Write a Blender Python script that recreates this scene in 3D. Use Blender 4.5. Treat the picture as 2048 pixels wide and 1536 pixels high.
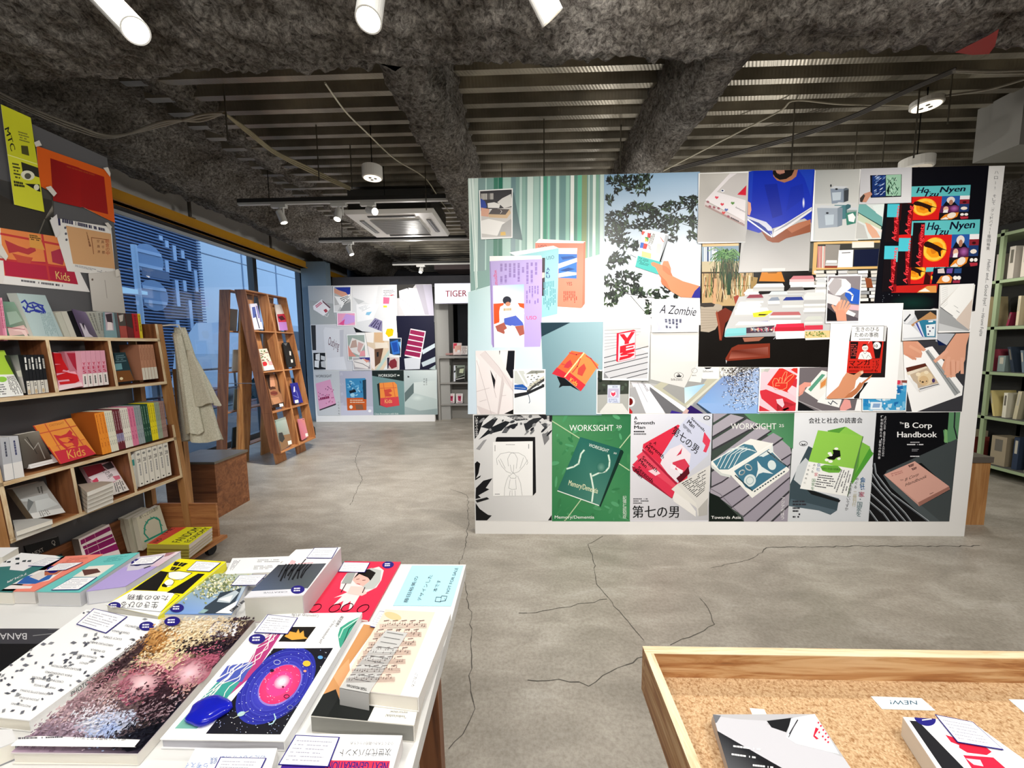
import bpy, math, random
from mathutils import Vector, Matrix
for _o in list(bpy.data.objects): bpy.data.objects.remove(_o)
SC = bpy.context.scene; COL = SC.collection
random.seed(7)
# ---------------------------------------------------------------- camera
FOC, YAW, PIT, ROL, EYE = 775.0, .0311, .0988, .0100, 1.3437
def _axes():
    cy, sy, cp, sp, cr, sr = math.cos(YAW), math.sin(YAW), math.cos(PIT), math.sin(PIT), math.cos(ROL), math.sin(ROL)
    f = Vector((-sy*cp, cy*cp, -sp)); r0 = Vector((cy, sy, 0)); d0 = f.cross(r0)
    return cr*r0+sr*d0, -sr*r0+cr*d0, f
CR_, CD_, CF_ = _axes(); CO_ = Vector((0, 0, EYE))
cam = bpy.data.cameras.new('camera'); cam.sensor_width = 36; cam.sensor_fit = 'HORIZONTAL'; cam.lens = FOC/2048*36; cam.clip_start = .02; cam.clip_end = 300
camo = bpy.data.objects.new('camera', cam); COL.objects.link(camo); SC.camera = camo
_m = Matrix((CR_, -CD_, -CF_)).transposed().to_4x4(); _m.translation = CO_; camo.matrix_world = _m
SC.view_settings.view_transform = 'Standard'; SC.view_settings.look = 'None'; SC.view_settings.gamma = 1; SC.view_settings.use_curve_mapping = False
SC.view_settings.exposure = 0.1
# ---------------------------------------------------------------- world: dusk sky
W = bpy.data.worlds.new('dusk'); SC.world = W; W.use_nodes = True
_nt = W.node_tree; _bg = _nt.nodes['Background']; _bg.inputs['Color'].default_value = (.40, .58, .82, 1); _bg.inputs['Strength'].default_value = 1.9
# ---------------------------------------------------------------- lights
def light(kind, loc, to, power, col=(1, .96, .9), size=.05, ang=60, blend=.6, sy=None):
    l = bpy.data.lights.new('scene_light', kind); l.energy = power; l.color = col
    if kind == 'AREA':
        l.size = size
        if sy: l.shape = 'RECTANGLE'; l.size_y = sy
    else: l.shadow_soft_size = size
    if kind == 'SPOT': l.spot_size = math.radians(ang); l.spot_blend = blend
    o = bpy.data.objects.new('scene_light', l); COL.objects.link(o); o.location = loc
    o.rotation_euler = (Vector(to)-Vector(loc)).to_track_quat('-Z', 'Y').to_euler(); o['kind'] = 'helper'
    return o
# added area lights, unseen above and behind the camera, filling the tables
light('AREA', (-.5, -.3, 2.9), (-.4, .7, .7), 20, size=1.6, sy=.5)
light('AREA', (1.2, -.3, 2.9), (1.2, 1.2, .7), 22, size=1.6, sy=.5)
light('AREA', (0, -2.0, 2.9), (0, 0, 0), 50, size=3, sy=.6)
# wall washing spots under the big beam
for _x, _t, _p in ((-.1, .25, 75), (.9, .95, 80), (1.7, 1.75, 95), (2.5, 2.5, 120)):
    light('SPOT', (_x, .75, 2.5), (_t, 2.65, 1.15), _p*.6, size=.045, ang=88, blend=.9)
# spots over the tables
light('SPOT', (-.75, .9, 2.45), (-.6, .8, .7), 16, size=.04, ang=75, blend=.8)
light('SPOT', (.9, .3, 2.5), (.8, .55, .7), 14, size=.04, ang=75, blend=.8)
light('SPOT', (-1.1, 1.1, 2.4), (-2.3, 2.0, .8), 60, size=.04, ang=80, blend=.9)
# passage and far end
light('SPOT', (-1.3, 3.6, 2.6), (-1.4, 4.6, 0), 300, size=.05, ang=110, blend=.9)
light('SPOT', (-1.2, 5.2, 2.6), (-2.6, 6.83, 1.3), 200, size=.05, ang=75, blend=.8)
light('SPOT', (-1.9, 3.75, 2.55), (-3.0, 4.6, 1.0), 120, size=.05, ang=60, blend=.7)
light('SPOT', (.3, 2.1, 2.55), (.6, 1.8, 0), 120, size=.05, ang=120, blend=.9)  # added spot that brightens the floor before the big panel
light('SPOT', (1.2, 4.6, 2.7), (1.2, 5, 0), 60, size=.1, ang=150, blend=.9)
light('SPOT', (3.9, 3.6, 2.6), (4.2, 3.9, 0), 55, size=.1, ang=140, blend=.9)
# added point lights lifting the ceiling: above the camera, beyond the panel, far end
for _l, _p in (((-.7, .2, 2.2), 20), ((1.0, .2, 2.2), 24), ((2.6, .5, 2.3), 18), ((-1.6, 5.8, 2.45), 24), ((.9, 3.7, 1.9), 24), ((2.3, 3.9, 1.9), 28), ((1.4, 6.2, 2.0), 26)): light('POINT', _l, (0, 0, 0), _p, size=.06)
# ---------------------------------------------------------------- pixel rays (to measure real positions on real planes)
def ray(u, v): return CF_+(u-1024)/FOC*CR_+(v-768)/FOC*CD_
def onp(u, v, n, c):
    n = Vector(n); D = ray(u, v); return CO_+D*((c-CO_.dot(n))/D.dot(n))
def PX(u, v, c): return onp(u, v, (1, 0, 0), c)
def PY(u, v, c): return onp(u, v, (0, 1, 0), c)
def PZ(u, v, c): return onp(u, v, (0, 0, 1), c)
def lin(h):
    if not isinstance(h, str): return h
    return tuple((lambda c: c/12.92 if c <= .04045 else ((c+.055)/1.055)**2.4)(int(h[i:i+2], 16)/255) for i in (0, 2, 4))
# ---------------------------------------------------------------- materials
def mat(name, fn):
    m = bpy.data.materials.new(name); m.use_nodes = True; nt = m.node_tree
    b = nt.nodes['Principled BSDF']; fn(nt, b, nt.nodes, nt.links); return m
def N(ns, t, **k):
    n = ns.new('ShaderNode'+t)
    for a, v in k.items():
        if a in n.inputs: n.inputs[a].default_value = v
        else: setattr(n, a, v)
    return n
def ramp(ns, stops):
    r = ns.new('ShaderNodeValToRGB'); e = r.color_ramp.elements
    while len(e) < len(stops): e.new(.5)
    for i, (p, c) in enumerate(stops): e[i].position = p; e[i].color = (*lin(c), 1)
    return r
def bump(ns, ls, src, b, st, dist=.01):
    n = N(ns, 'Bump', Strength=st, Distance=dist); ls.new(src, n.inputs['Height']); ls.new(n.outputs[0], b.inputs['Normal']); return n
def m_ink(rough, var=.1, coat=0, spec=.5):
    def f(nt, b, ns, ls):
        a = N(ns, 'VertexColor', layer_name='Col'); ls.new(a.outputs[0], b.inputs['Base Color'])
        tc = N(ns, 'TexCoord'); n = N(ns, 'TexNoise', Scale=9.0, Detail=2.0); ls.new(tc.outputs['Object'], n.inputs['Vector'])
        mr = N(ns, 'MapRange'); mr.inputs[3].default_value = rough-var; mr.inputs[4].default_value = rough+var
        ls.new(n.outputs[0], mr.inputs[0]); ls.new(mr.outputs[0], b.inputs['Roughness'])
        b.inputs['Specular IOR Level'].default_value = spec
        if coat: b.inputs['Coat Weight'].default_value = coat; b.inputs['Coat Roughness'].default_value = .15
    return f
M = {}
M['ink'] = mat('printed paper', m_ink(.55, spec=.25)); M['gloss'] = mat('glossy print', m_ink(.3, .05, spec=.22)); M['matte'] = mat('painted surface', m_ink(.7))
M['satin'] = mat('satin metal', m_ink(.35, .05))
def metal(nt, b, ns, ls):
    m_ink(.3, .1)(nt, b, ns, ls); b.inputs['Metallic'].default_value = .9
M['metal'] = mat('bare metal', metal)
def wood(axis, stops, sc=1.0):
    def f(nt, b, ns, ls):
        tc = N(ns, 'TexCoord'); mp = N(ns, 'Mapping'); s = [22*sc]*3; s[axis] = 1.6*sc; mp.inputs['Scale'].default_value = s
        ls.new(tc.outputs['Object'], mp.inputs['Vector'])
        n = N(ns, 'TexNoise', Scale=1.0, Detail=5.0, Roughness=.6, Distortion=1.2); ls.new(mp.outputs[0], n.inputs['Vector'])
        r = ramp(ns, stops); ls.new(n.outputs[0], r.inputs[0])
        n2 = N(ns, 'TexNoise', Scale=2.3, Detail=2.0); ls.new(tc.outputs['Object'], n2.inputs['Vector'])
        mx = N(ns, 'Mix', data_type='RGBA', blend_type='MULTIPLY'); mx.inputs[0].default_value = .45
        r2 = ramp(ns, ((.3, 'b8b0a8'), (.7, 'ffffff'))); ls.new(n2.outputs[0], r2.inputs[0])
        ls.new(r.outputs[0], mx.inputs[6]); ls.new(r2.outputs[0], mx.inputs[7]); ls.new(mx.outputs[2], b.inputs['Base Color'])
        b.inputs['Roughness'].default_value = .5; bump(ns, ls, n.outputs[0], b, .25, .003)
    return f
PLY = ((.28, '7a4a2a'), (.42, 'a86d42'), (.55, 'c08552'), (.75, 'd29c68'))
DPL = ((.28, '54301c'), (.42, '7a4a2c'), (.55, '8e5a37'), (.75, 'a87048'))
PIN = ((.3, '96653a'), (.5, 'b5824e'), (.75, 'cda06c'))
EDG = ((.3, 'c09a6c'), (.42, 'e0c298'), (.55, 'f0dcb8'), (.8, 'f8e8cc'))
for a, c in enumerate('xyz'):
    M['ply'+c] = mat('plywood', wood(a, PLY)); M['dpl'+c] = mat('reddish plywood', wood(a, DPL)); M['pin'+c] = mat('pine', wood(a, PIN)); M['edg'+c] = mat('plywood edge', wood(a, EDG, 3))
OAK = ((.30, '8a5a34'), (.42, 'b07a4a'), (.5, 'c89a68'), (.6, 'dcb688'), (.8, 'e6c69a'))
M['oakx'] = mat('coarse oak plywood', wood(0, OAK, 2.2)); M['oaky'] = mat('coarse oak plywood', wood(1, OAK, 2.2))
def concrete(nt, b, ns, ls):
    tc = N(ns, 'TexCoord')
    n = N(ns, 'TexNoise', Scale=.8, Detail=5.0, Roughness=.55, Distortion=.3); ls.new(tc.outputs['Object'], n.inputs['Vector'])
    mp = N(ns, 'Mapping'); mp.inputs['Scale'].default_value = (1, 2.2, 1); mp.inputs['Rotation'].default_value = (0, 0, .5); ls.new(tc.outputs['Object'], mp.inputs['Vector'])
    n2 = N(ns, 'TexNoise', Scale=3.2, Detail=9.0, Roughness=.62, Distortion=.6); ls.new(mp.outputs[0], n2.inputs['Vector'])
    n3 = N(ns, 'TexNoise', Scale=70.0, Detail=4.0, Roughness=.7); ls.new(tc.outputs['Object'], n3.inputs['Vector'])
    r = ramp(ns, ((.3, 'a19c93'), (.5, 'b4afa6'), (.7, 'c2beb6'))); ls.new(n.outputs[0], r.inputs[0])
    r2 = ramp(ns, ((.3, 'cbc8c2'), (.5, 'e2dfda'), (.6, 'efede9'), (.75, 'ffffff'))); ls.new(n2.outputs[0], r2.inputs[0])
    r3 = ramp(ns, ((.3, 'dcdad6'), (.6, 'ffffff'))); ls.new(n3.outputs[0], r3.inputs[0]); cur = r.outputs[0]
    for q in (r2, r3):
        mx = N(ns, 'Mix', data_type='RGBA', blend_type='MULTIPLY'); mx.inputs[0].default_value = 1; ls.new(cur, mx.inputs[6]); ls.new(q.outputs[0], mx.inputs[7]); cur = mx.outputs[2]
    ls.new(cur, b.inputs['Base Color'])
    mr = N(ns, 'MapRange'); mr.inputs[3].default_value = .32; mr.inputs[4].default_value = .55; ls.new(n2.outputs[0], mr.inputs[0]); ls.new(mr.outputs[0], b.inputs['Roughness'])
    bump(ns, ls, n2.outputs[0], b, .08, .004)
M['conc'] = mat('polished concrete', concrete)
def spray(nt, b, ns, ls):
    tc = N(ns, 'TexCoord')
    n = N(ns, 'TexNoise', Scale=42.0, Detail=10.0, Roughness=.8, Distortion=.5); ls.new(tc.outputs['Object'], n.inputs['Vector'])
    n2 = N(ns, 'TexNoise', Scale=3.0, Detail=4.0); ls.new(tc.outputs['Object'], n2.inputs['Vector'])
    r = ramp(ns, ((.34, '2e2b28'), (.43, '7c7670'), (.52, 'b8b2aa'), (.62, 'f0eae0'))); ls.new(n.outputs[0], r.inputs[0])
    r2 = ramp(ns, ((.3, 'a8a29a'), (.7, 'ffffff'))); ls.new(n2.outputs[0], r2.inputs[0])
    mx = N(ns, 'Mix', data_type='RGBA', blend_type='MULTIPLY'); mx.inputs[0].default_value = 1
    ls.new(r.outputs[0], mx.inputs[6]); ls.new(r2.outputs[0], mx.inputs[7]); ls.new(mx.outputs[2], b.inputs['Base Color'])
    b.inputs['Roughness'].default_value = .95; b.inputs['Specular IOR Level'].default_value = .2
    bump(ns, ls, n.outputs[0], b, 1.0, .07)
M['spray'] = mat('sprayed fireproofing', spray)
def deckm(nt, b, ns, ls):
    tc = N(ns, 'TexCoord'); n = N(ns, 'TexNoise', Scale=2.5, Detail=5.0); ls.new(tc.outputs['Object'], n.inputs['Vector'])
    r = ramp(ns, ((.3, '6c675c'), (.5, '8c8679'), (.7, 'b0a999'))); ls.new(n.outputs[0], r.inputs[0]); ls.new(r.outputs[0], b.inputs['Base Color'])
    b.inputs['Metallic'].default_value = .5; b.inputs['Roughness'].default_value = .38
    mp = N(ns, 'Mapping'); mp.inputs['Rotation'].default_value = (0, 0, .5); ls.new(tc.outputs['Object'], mp.inputs['Vector'])
    w = N(ns, 'TexWave', Scale=16.0); ls.new(mp.outputs[0], w.inputs['Vector']); bump(ns, ls, w.outputs[0], b, .18, .004)
M['deck'] = mat('galvanised deck', deckm)
def corkm(nt, b, ns, ls):
    tc = N(ns, 'TexCoord'); v = N(ns, 'TexVoronoi', Scale=420.0); ls.new(tc.outputs['Object'], v.inputs['Vector'])
    n = N(ns, 'TexNoise', Scale=150.0, Detail=5.0); ls.new(tc.outputs['Object'], n.inputs['Vector'])
    r = ramp(ns, ((.0, '9c7a50'), (.25, 'b8946c'), (.6, 'c8a880'), (1, 'd4b894'))); ls.new(v.outputs['Color'], r.inputs[0])
    r2 = ramp(ns, ((.3, 'c8b090'), (.5, 'ffffff'))); ls.new(n.outputs[0], r2.inputs[0])
    mx = N(ns, 'Mix', data_type='RGBA', blend_type='MULTIPLY'); mx.inputs[0].default_value = 1
    ls.new(r.outputs[0], mx.inputs[6]); ls.new(r2.outputs[0], mx.inputs[7]); ls.new(mx.outputs[2], b.inputs['Base Color'])
    b.inputs['Roughness'].default_value = .85; bump(ns, ls, n.outputs[0], b, .3, .002)
M['cork'] = mat('cork', corkm)
def emit(name, col, st):
    def f(nt, b, ns, ls):
        b.inputs['Base Color'].default_value = (*lin(col), 1); b.inputs['Emission Color'].default_value = (*lin(col), 1); b.inputs['Emission Strength'].default_value = st
    return mat(name, f)
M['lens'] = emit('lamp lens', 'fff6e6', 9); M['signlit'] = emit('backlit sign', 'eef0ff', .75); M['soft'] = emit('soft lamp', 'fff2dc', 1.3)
def glassm(nt, b, ns, ls):
    out = [n for n in ns if n.type == 'OUTPUT_MATERIAL'][0]
    t = N(ns, 'BsdfTransparent'); t.inputs[0].default_value = (.93, .97, 1, 1); g = N(ns, 'BsdfGlossy', Roughness=.01); f = N(ns, 'Fresnel', IOR=1.55)
    mx = N(ns, 'MixShader'); ls.new(f.outputs[0], mx.inputs[0]); ls.new(t.outputs[0], mx.inputs[1]); ls.new(g.outputs[0], mx.inputs[2]); ls.new(mx.outputs[0], out.inputs[0])
M['glass'] = mat('window glass', glassm)
def acr(nt, b, ns, ls):
    b.inputs['Base Color'].default_value = (.02, .03, .75, 1); b.inputs['Roughness'].default_value = .12; b.inputs['Transmission Weight'].default_value = .55; b.inputs['IOR'].default_value = 1.4
M['acryl'] = mat('blue acrylic', acr)
def cloth(nt, b, ns, ls):
    tc = N(ns, 'TexCoord'); n = N(ns, 'TexNoise', Scale=160.0, Detail=2.0); ls.new(tc.outputs['Object'], n.inputs['Vector'])
    r = ramp(ns, ((.3, 'c0bda8'), (.7, 'dedbca'))); ls.new(n.outputs[0], r.inputs[0]); ls.new(r.outputs[0], b.inputs['Base Color'])
    b.inputs['Roughness'].default_value = .9; bump(ns, ls, n.outputs[0], b, .4, .002)
M['cloth'] = mat('linen', cloth)
# ---------------------------------------------------------------- mesh builder
class MB:
    def __init__(s): s.v = []; s.f = []; s.c = []; s.m = []; s.mats = []; s.smooth = False
    def mi(s, k):
        if k not in s.mats: s.mats.append(k)
        return s.mats.index(k)
    def face(s, pts, col='ffffff', m='ink'):
        b = len(s.v); s.v.extend(Vector(p) for p in pts); s.f.append(tuple(range(b, b+len(pts))))
        if isinstance(col, list): s.c.append([lin(c) for c in col])
        else: s.c.append([lin(col)]*len(pts))
        s.m.append(s.mi(m))
    def shared(s, pts, faces, col='ffffff', m='ink'):
        b = len(s.v); s.v.extend(Vector(p) for p in pts); c = lin(col); k = s.mi(m)
        for f in faces: s.f.append(tuple(b+i for i in f)); s.c.append([c]*len(f)); s.m.append(k)
    def hexa(s, a, b_, col='ffffff', m='ink'):   # two quads of four points
        s.shared(list(a)+list(b_), [(0, 1, 2, 3), (7, 6, 5, 4), (0, 4, 5, 1), (1, 5, 6, 2), (2, 6, 7, 3), (3, 7, 4, 0)], col, m)
    def box(s, x0, x1, y0, y1, z0, z1, col='ffffff', m='ink', T=None):
        a = [Vector(p) for p in ((x0, y0, z0), (x1, y0, z0), (x1, y1, z0), (x0, y1, z0))]; b = [p+Vector((0, 0, z1-z0)) for p in a]
        if T: a = [T(p) for p in a]; b = [T(p) for p in b]
        s.hexa(a, b, col, m)
    def prism(s, pts, vec, col='ffffff', m='ink'):
        vec = Vector(vec); a = [Vector(p) for p in pts]; n = len(a); b = [p+vec for p in a]
        s.shared(a+b, [tuple(range(n)), tuple(range(2*n-1, n-1, -1))]+[(i, i+n, (i+1) % n+n, (i+1) % n) for i in range(n)], col, m)
    def tube(s, path, r, col='ffffff', m='satin', n=8, cap=True, r2=None):
        P = [Vector(p) for p in path]; rings = []; up = None
        for i, p in enumerate(P):
            t = (P[min(i+1, len(P)-1)]-P[max(i-1, 0)]).normalized()
            if up is None: up = t.orthogonal().normalized()
            a = (up-t*up.dot(t)).normalized(); up = a; b = t.cross(a); rr = r if r2 is None else r+(r2-r)*i/(len(P)-1)
            rings.append([p+rr*(math.cos(k*2*math.pi/n)*a+math.sin(k*2*math.pi/n)*b) for k in range(n)])
        fs = [(i*n+k, i*n+(k+1) % n, (i+1)*n+(k+1) % n, (i+1)*n+k) for i in range(len(P)-1) for k in range(n)]
        if cap: fs += [tuple(range(n)), tuple(range((len(P)-1)*n+n-1, (len(P)-1)*n-1, -1))]
        s.shared([q for g in rings for q in g], fs, col, m)
    def lathe(s, o, ax, prof, col='ffffff', m='ink', n=20):
        ax = Vector(ax).normalized(); a = ax.orthogonal().normalized(); b = ax.cross(a); o = Vector(o)
        pts = [o+ax*h+r*(math.cos(k*2*math.pi/n)*a+math.sin(k*2*math.pi/n)*b) for r, h in prof for k in range(n)]
        fs = [(i*n+k, i*n+(k+1) % n, (i+1)*n+(k+1) % n, (i+1)*n+k) for i in range(len(prof)-1) for k in range(n)]
        fs += [tuple(range(n)), tuple(range((len(prof)-1)*n+n-1, (len(prof)-1)*n-1, -1))]
        s.shared(pts, fs, col, m)
    def base(s):
        lo = [min(p[i] for p in s.v) for i in range(3)]; hi = [max(p[i] for p in s.v) for i in range(3)]
        return Vector(((lo[0]+hi[0])/2, (lo[1]+hi[1])/2, lo[2]))
    def build(s, name, parent=None, label=None, cat=None, group=None, kind=None, org=None):
        L = Vector(parent['_o']) if parent is not None else (Vector(org) if org is not None else s.base())
        me = bpy.data.meshes.new(name); me.from_pydata([tuple(p-L) for p in s.v], [], s.f)
        for k in s.mats: me.materials.append(M[k])
        me.polygons.foreach_set('material_index', s.m)
        ca = me.color_attributes.new('Col', 'FLOAT_COLOR', 'CORNER'); flat = []
        for cs in s.c:
            for c in cs: flat.extend((c[0], c[1], c[2], 1))
        ca.data.foreach_set('color', flat)
        if s.smooth: me.polygons.foreach_set('use_smooth', [True]*len(me.polygons))
        me.update(); o = bpy.data.objects.new(name, me); COL.objects.link(o)
        if parent is not None:
            o.parent = parent
            if '_o' in parent: o['_o'] = tuple(L)
        else: o.location = L; o['_o'] = tuple(L)
        tag(o, label, cat, group, kind); ALL.append(o); return o
ALL = []
def tag(o, label=None, cat=None, group=None, kind=None):
    for k, v in (('label', label), ('category', cat), ('group', group), ('kind', kind)):
        if v: o[k] = v
    return o
def thing(name, loc, label=None, cat=None, group=None, kind=None):
    o = bpy.data.objects.new(name, None); COL.objects.link(o); o.location = loc; o['_o'] = tuple(loc); o.empty_display_size = .05; ALL.append(o)
    return tag(o, label, cat, group, kind)
ORD = ['first', 'second', 'third', 'fourth', 'fifth', 'sixth', 'seventh', 'eighth', 'ninth', 'tenth', 'eleventh', 'twelfth', 'thirteenth', 'fourteenth', 'fifteenth', 'sixteenth', 'seventeenth', 'eighteenth', 'nineteenth', 'twentieth']
ORD += ['twenty-'+w for w in ORD[:9]]
# ---------------------------------------------------------------- flat print drawn as thin coloured faces on a surface
_TC = {}
def glyphs(s, bold, shear):
    k = (s, bold, shear)
    if k not in _TC:
        c = bpy.data.curves.new('t', 'FONT'); c.body = s; c.resolution_u = 3 if s.isascii() else 2 if len(s) < 14 else 1; c.offset = bold; c.shear = shear
        o = bpy.data.objects.new('t', c); COL.objects.link(o)
        me = bpy.data.meshes.new_from_object(o.evaluated_get(bpy.context.evaluated_depsgraph_get()))
        vs = [(v.co.x, v.co.y) for v in me.vertices]; fs = [tuple(p.vertices) for p in me.polygons]
        bpy.data.objects.remove(o); bpy.data.curves.remove(c); bpy.data.meshes.remove(me)
        x0 = min([v[0] for v in vs] or [0]); x1 = max([v[0] for v in vs] or [1])
        _TC[k] = ([(x-x0, y) for x, y in vs], fs, max(x1-x0, .01))
    return _TC[k]
def pts(s):
    if isinstance(s, str): a = [float(x) for x in s.replace(',', ' ').split()]; return list(zip(a[::2], a[1::2]))
    return list(s)
def shclip(P, C):
    ar = sum(C[i][0]*C[(i+1) % len(C)][1]-C[(i+1) % len(C)][0]*C[i][1] for i in range(len(C))); sg = 1 if ar > 0 else -1
    for i in range(len(C)):
        a, b = C[i], C[(i+1) % len(C)]; out = []
        side = lambda p: sg*((b[0]-a[0])*(p[1]-a[1])-(b[1]-a[1])*(p[0]-a[0]))
        for j in range(len(P)):
            p, q = P[j], P[(j+1) % len(P)]; sp, sq = side(p), side(q)
            if sp >= 0: out.append(p)
            if (sp >= 0) != (sq >= 0): t = sp/(sp-sq); out.append((p[0]+t*(q[0]-p[0]), p[1]+t*(q[1]-p[1])))
        P = out
        if len(P) < 3: return []
    return P
class Ink:
    def __init__(s, mb, fn, nrm, m='ink', lift=.0004, st=None, clip=None):
        s.mb, s.fn, s.n, s.m = mb, fn, Vector(nrm).normalized(), m; s.st = st if st is not None else [lift]; s.clip = clip
    def zoom(s, x0, y0, k):
        c = [((x-x0)/k, (y-y0)/k) for x, y in s.clip] if s.clip else None
        return Ink(s.mb, lambda u, v: s.fn(x0+u*k, y0+v*k), s.n, s.m, st=s.st, clip=c)
    def sub(s, quad, clip=True):
        q = pts(quad); f = s.fn
        def g(u, v): return f((1-v)*((1-u)*q[0][0]+u*q[1][0])+v*((1-u)*q[3][0]+u*q[2][0]), (1-v)*((1-u)*q[0][1]+u*q[1][1])+v*((1-u)*q[3][1]+u*q[2][1]))
        return Ink(s.mb, g, s.n, s.m, st=s.st, clip=[(0, 0), (1, 0), (1, 1), (0, 1)] if clip else None)
    def clipq(s, quad): s.clip = pts(quad); return s
    def up(s): s.st[0] += 3.5e-5 if s.st[0] < .0012 else 2.5e-6
    def _f(s, P, col):
        if len(P) < 3: return
        s.mb.face([s.fn(x, y)+s.n*s.st[0] for x, y in P], col, s.m)
    def P(s, p, col, cols=None):
        s.up(); p = pts(p)
        if cols: s._f(p, [lin(c) for c in cols]); return
        if s.clip: p = shclip(p, s.clip)
        s._f(p, col)
    def G(s, quad, c0, c1, c2, c3, n=1):   # gradient quad: TL TR BR BL
        s.up(); q = pts(quad); C = [lin(c) for c in (c0, c1, c2, c3)]; s._f(q, C)
    def R(s, x0, y0, x1, y1, col): s.P([(x0, y0), (x1, y0), (x1, y1), (x0, y1)], col)
    def L(s, p, w, col, closed=False):
        s.up(); p = pts(p)
        if closed: p = p+[p[0]]
        for (x0, y0), (x1, y1) in zip(p, p[1:]):
            d = math.hypot(x1-x0, y1-y0) or 1; nx, ny = -(y1-y0)/d*w/2, (x1-x0)/d*w/2; ex, ey = (x1-x0)/d*w*.3, (y1-y0)/d*w*.3
            q = [(x0+nx-ex, y0+ny-ey), (x1+nx+ex, y1+ny+ey), (x1-nx+ex, y1-ny+ey), (x0-nx-ex, y0-ny-ey)]
            if s.clip: q = shclip(q, s.clip)
            s._f(q, col)
    def E(s, cx, cy, rx, ry, col, rot=0, n=20, w=None, jit=0, rnd=random):
        c, sn = math.cos(rot), math.sin(rot); P = []
        for i in range(n):
            a = i*2*math.pi/n; j = 1+rnd.uniform(-jit, jit); x, y = rx*j*math.cos(a), ry*j*math.sin(a); P.append((cx+x*c-y*sn, cy+x*sn+y*c))
        if w: s.L(P, w, col, True)
        else: s.P(P, col)
    def glow(s, cx, cy, rx, ry, col, edge, rot=0, n=20):
        s.up(); c, sn = math.cos(rot), math.sin(rot); P = [(cx+rx*math.cos(i*2*math.pi/n)*c-ry*math.sin(i*2*math.pi/n)*sn, cy+rx*math.cos(i*2*math.pi/n)*sn+ry*math.sin(i*2*math.pi/n)*c) for i in range(n)]
        for i in range(n): s._f([(cx, cy), P[i], P[(i+1) % n]], [lin(col), lin(edge), lin(edge)])
    def T(s, t, p0, p1, col, h=None, bold=0., sh=0., up=None):
        bb = min(bold, .03)*.9
        if bb > 0 and len(t) < 30:   # heavier strokes: the same glyphs again, a hair to each side
            w_ = glyphs(t, 0, sh)[2]; ex, ey = (p1[0]-p0[0])/w_*bb, (p1[1]-p0[1])/w_*bb
            for q in (-1, 1): s.T(t, (p0[0]+ex*q, p0[1]+ey*q), (p1[0]+ex*q, p1[1]+ey*q), col, h, 0, sh, up)
        vs, fs, w = glyphs(t, 0, sh); s.up(); dx, dy = p1[0]-p0[0], p1[1]-p0[1]; d = math.hypot(dx, dy)
        if up is None: h = h or d/w*.72; up = (dy/d*h, -dx/d*h)
        Q = [(p0[0]+dx*x/w+up[0]*y/.72, p0[1]+dy*x/w+up[1]*y/.72) for x, y in vs]
        if not s.clip:
            b = len(s.mb.v); s.mb.v.extend(s.fn(x, y)+s.n*s.st[0] for x, y in Q); c = lin(col); k = s.mb.mi(s.m)
            for f in fs: s.mb.f.append(tuple(b+i for i in f)); s.mb.c.append([c]*len(f)); s.mb.m.append(k)
        else:
            for f in fs: s._f(shclip([Q[i] for i in f], s.clip), col)
    def VT(s, t, p0, p1, size, col, bold=0., rx=None):   # vertical writing, one glyph under the other
        n = len(t); dx, dy = (p1[0]-p0[0])/max(n-1, 1), (p1[1]-p0[1])/max(n-1, 1); rx = rx or (1, 0)
        for i, ch in enumerate(t):
            if ch in ' \u3000': continue
            cx, cy = p0[0]+dx*i, p0[1]+dy*i
            if ch in 'ー｜': s.L([(cx, cy-size*.36), (cx-dx/max(abs(dy), 1)*0, cy+size*.36)], size*.1, col); continue
            if ch == '！': s.L([(cx, cy-size*.34), (cx, cy+size*.12)], size*.12, col); s.E(cx, cy+size*.3, size*.07, size*.07, col, 0, 8); continue
            x0, y0 = cx-rx[0]*size/2, cy-rx[1]*size/2+size*.4
            w = glyphs(ch, bold, 0)[2]; k = min(1, w/.85) if ch in 'ー|、。・ノのっッャュョ0123456789!' else 1
            s.T(ch, (cx-rx[0]*size*k/2, cy-rx[1]*size*k/2+size*.38), (cx+rx[0]*size*k/2, cy+rx[1]*size*k/2+size*.38), col, h=size*.8, bold=bold)
    def D(s, quad, rows, col, fill=.55, wl=.12, seed=1, vert=False, frac=.5):   # blocks of print too small to read
        rnd = random.Random(seed); k = s.sub(quad, False); s.up(); c = lin(col)
        for r in range(rows):
            a = (r+.25)/rows; b = a+frac/rows; x = 0; end = rnd.uniform(.55, 1) if r % 3 == 2 else rnd.uniform(.85, 1)
            while x < end:
                w = wl*rnd.uniform(.4, 1.3)
                if rnd.random() < fill+.3:
                    q = [(x, a), (min(x+w, end), a), (min(x+w, end), b), (x, b)]
                    if vert: q = [(y_, x_) for x_, y_ in q]
                    k._f(q, c)
                x += w*1.18
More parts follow.
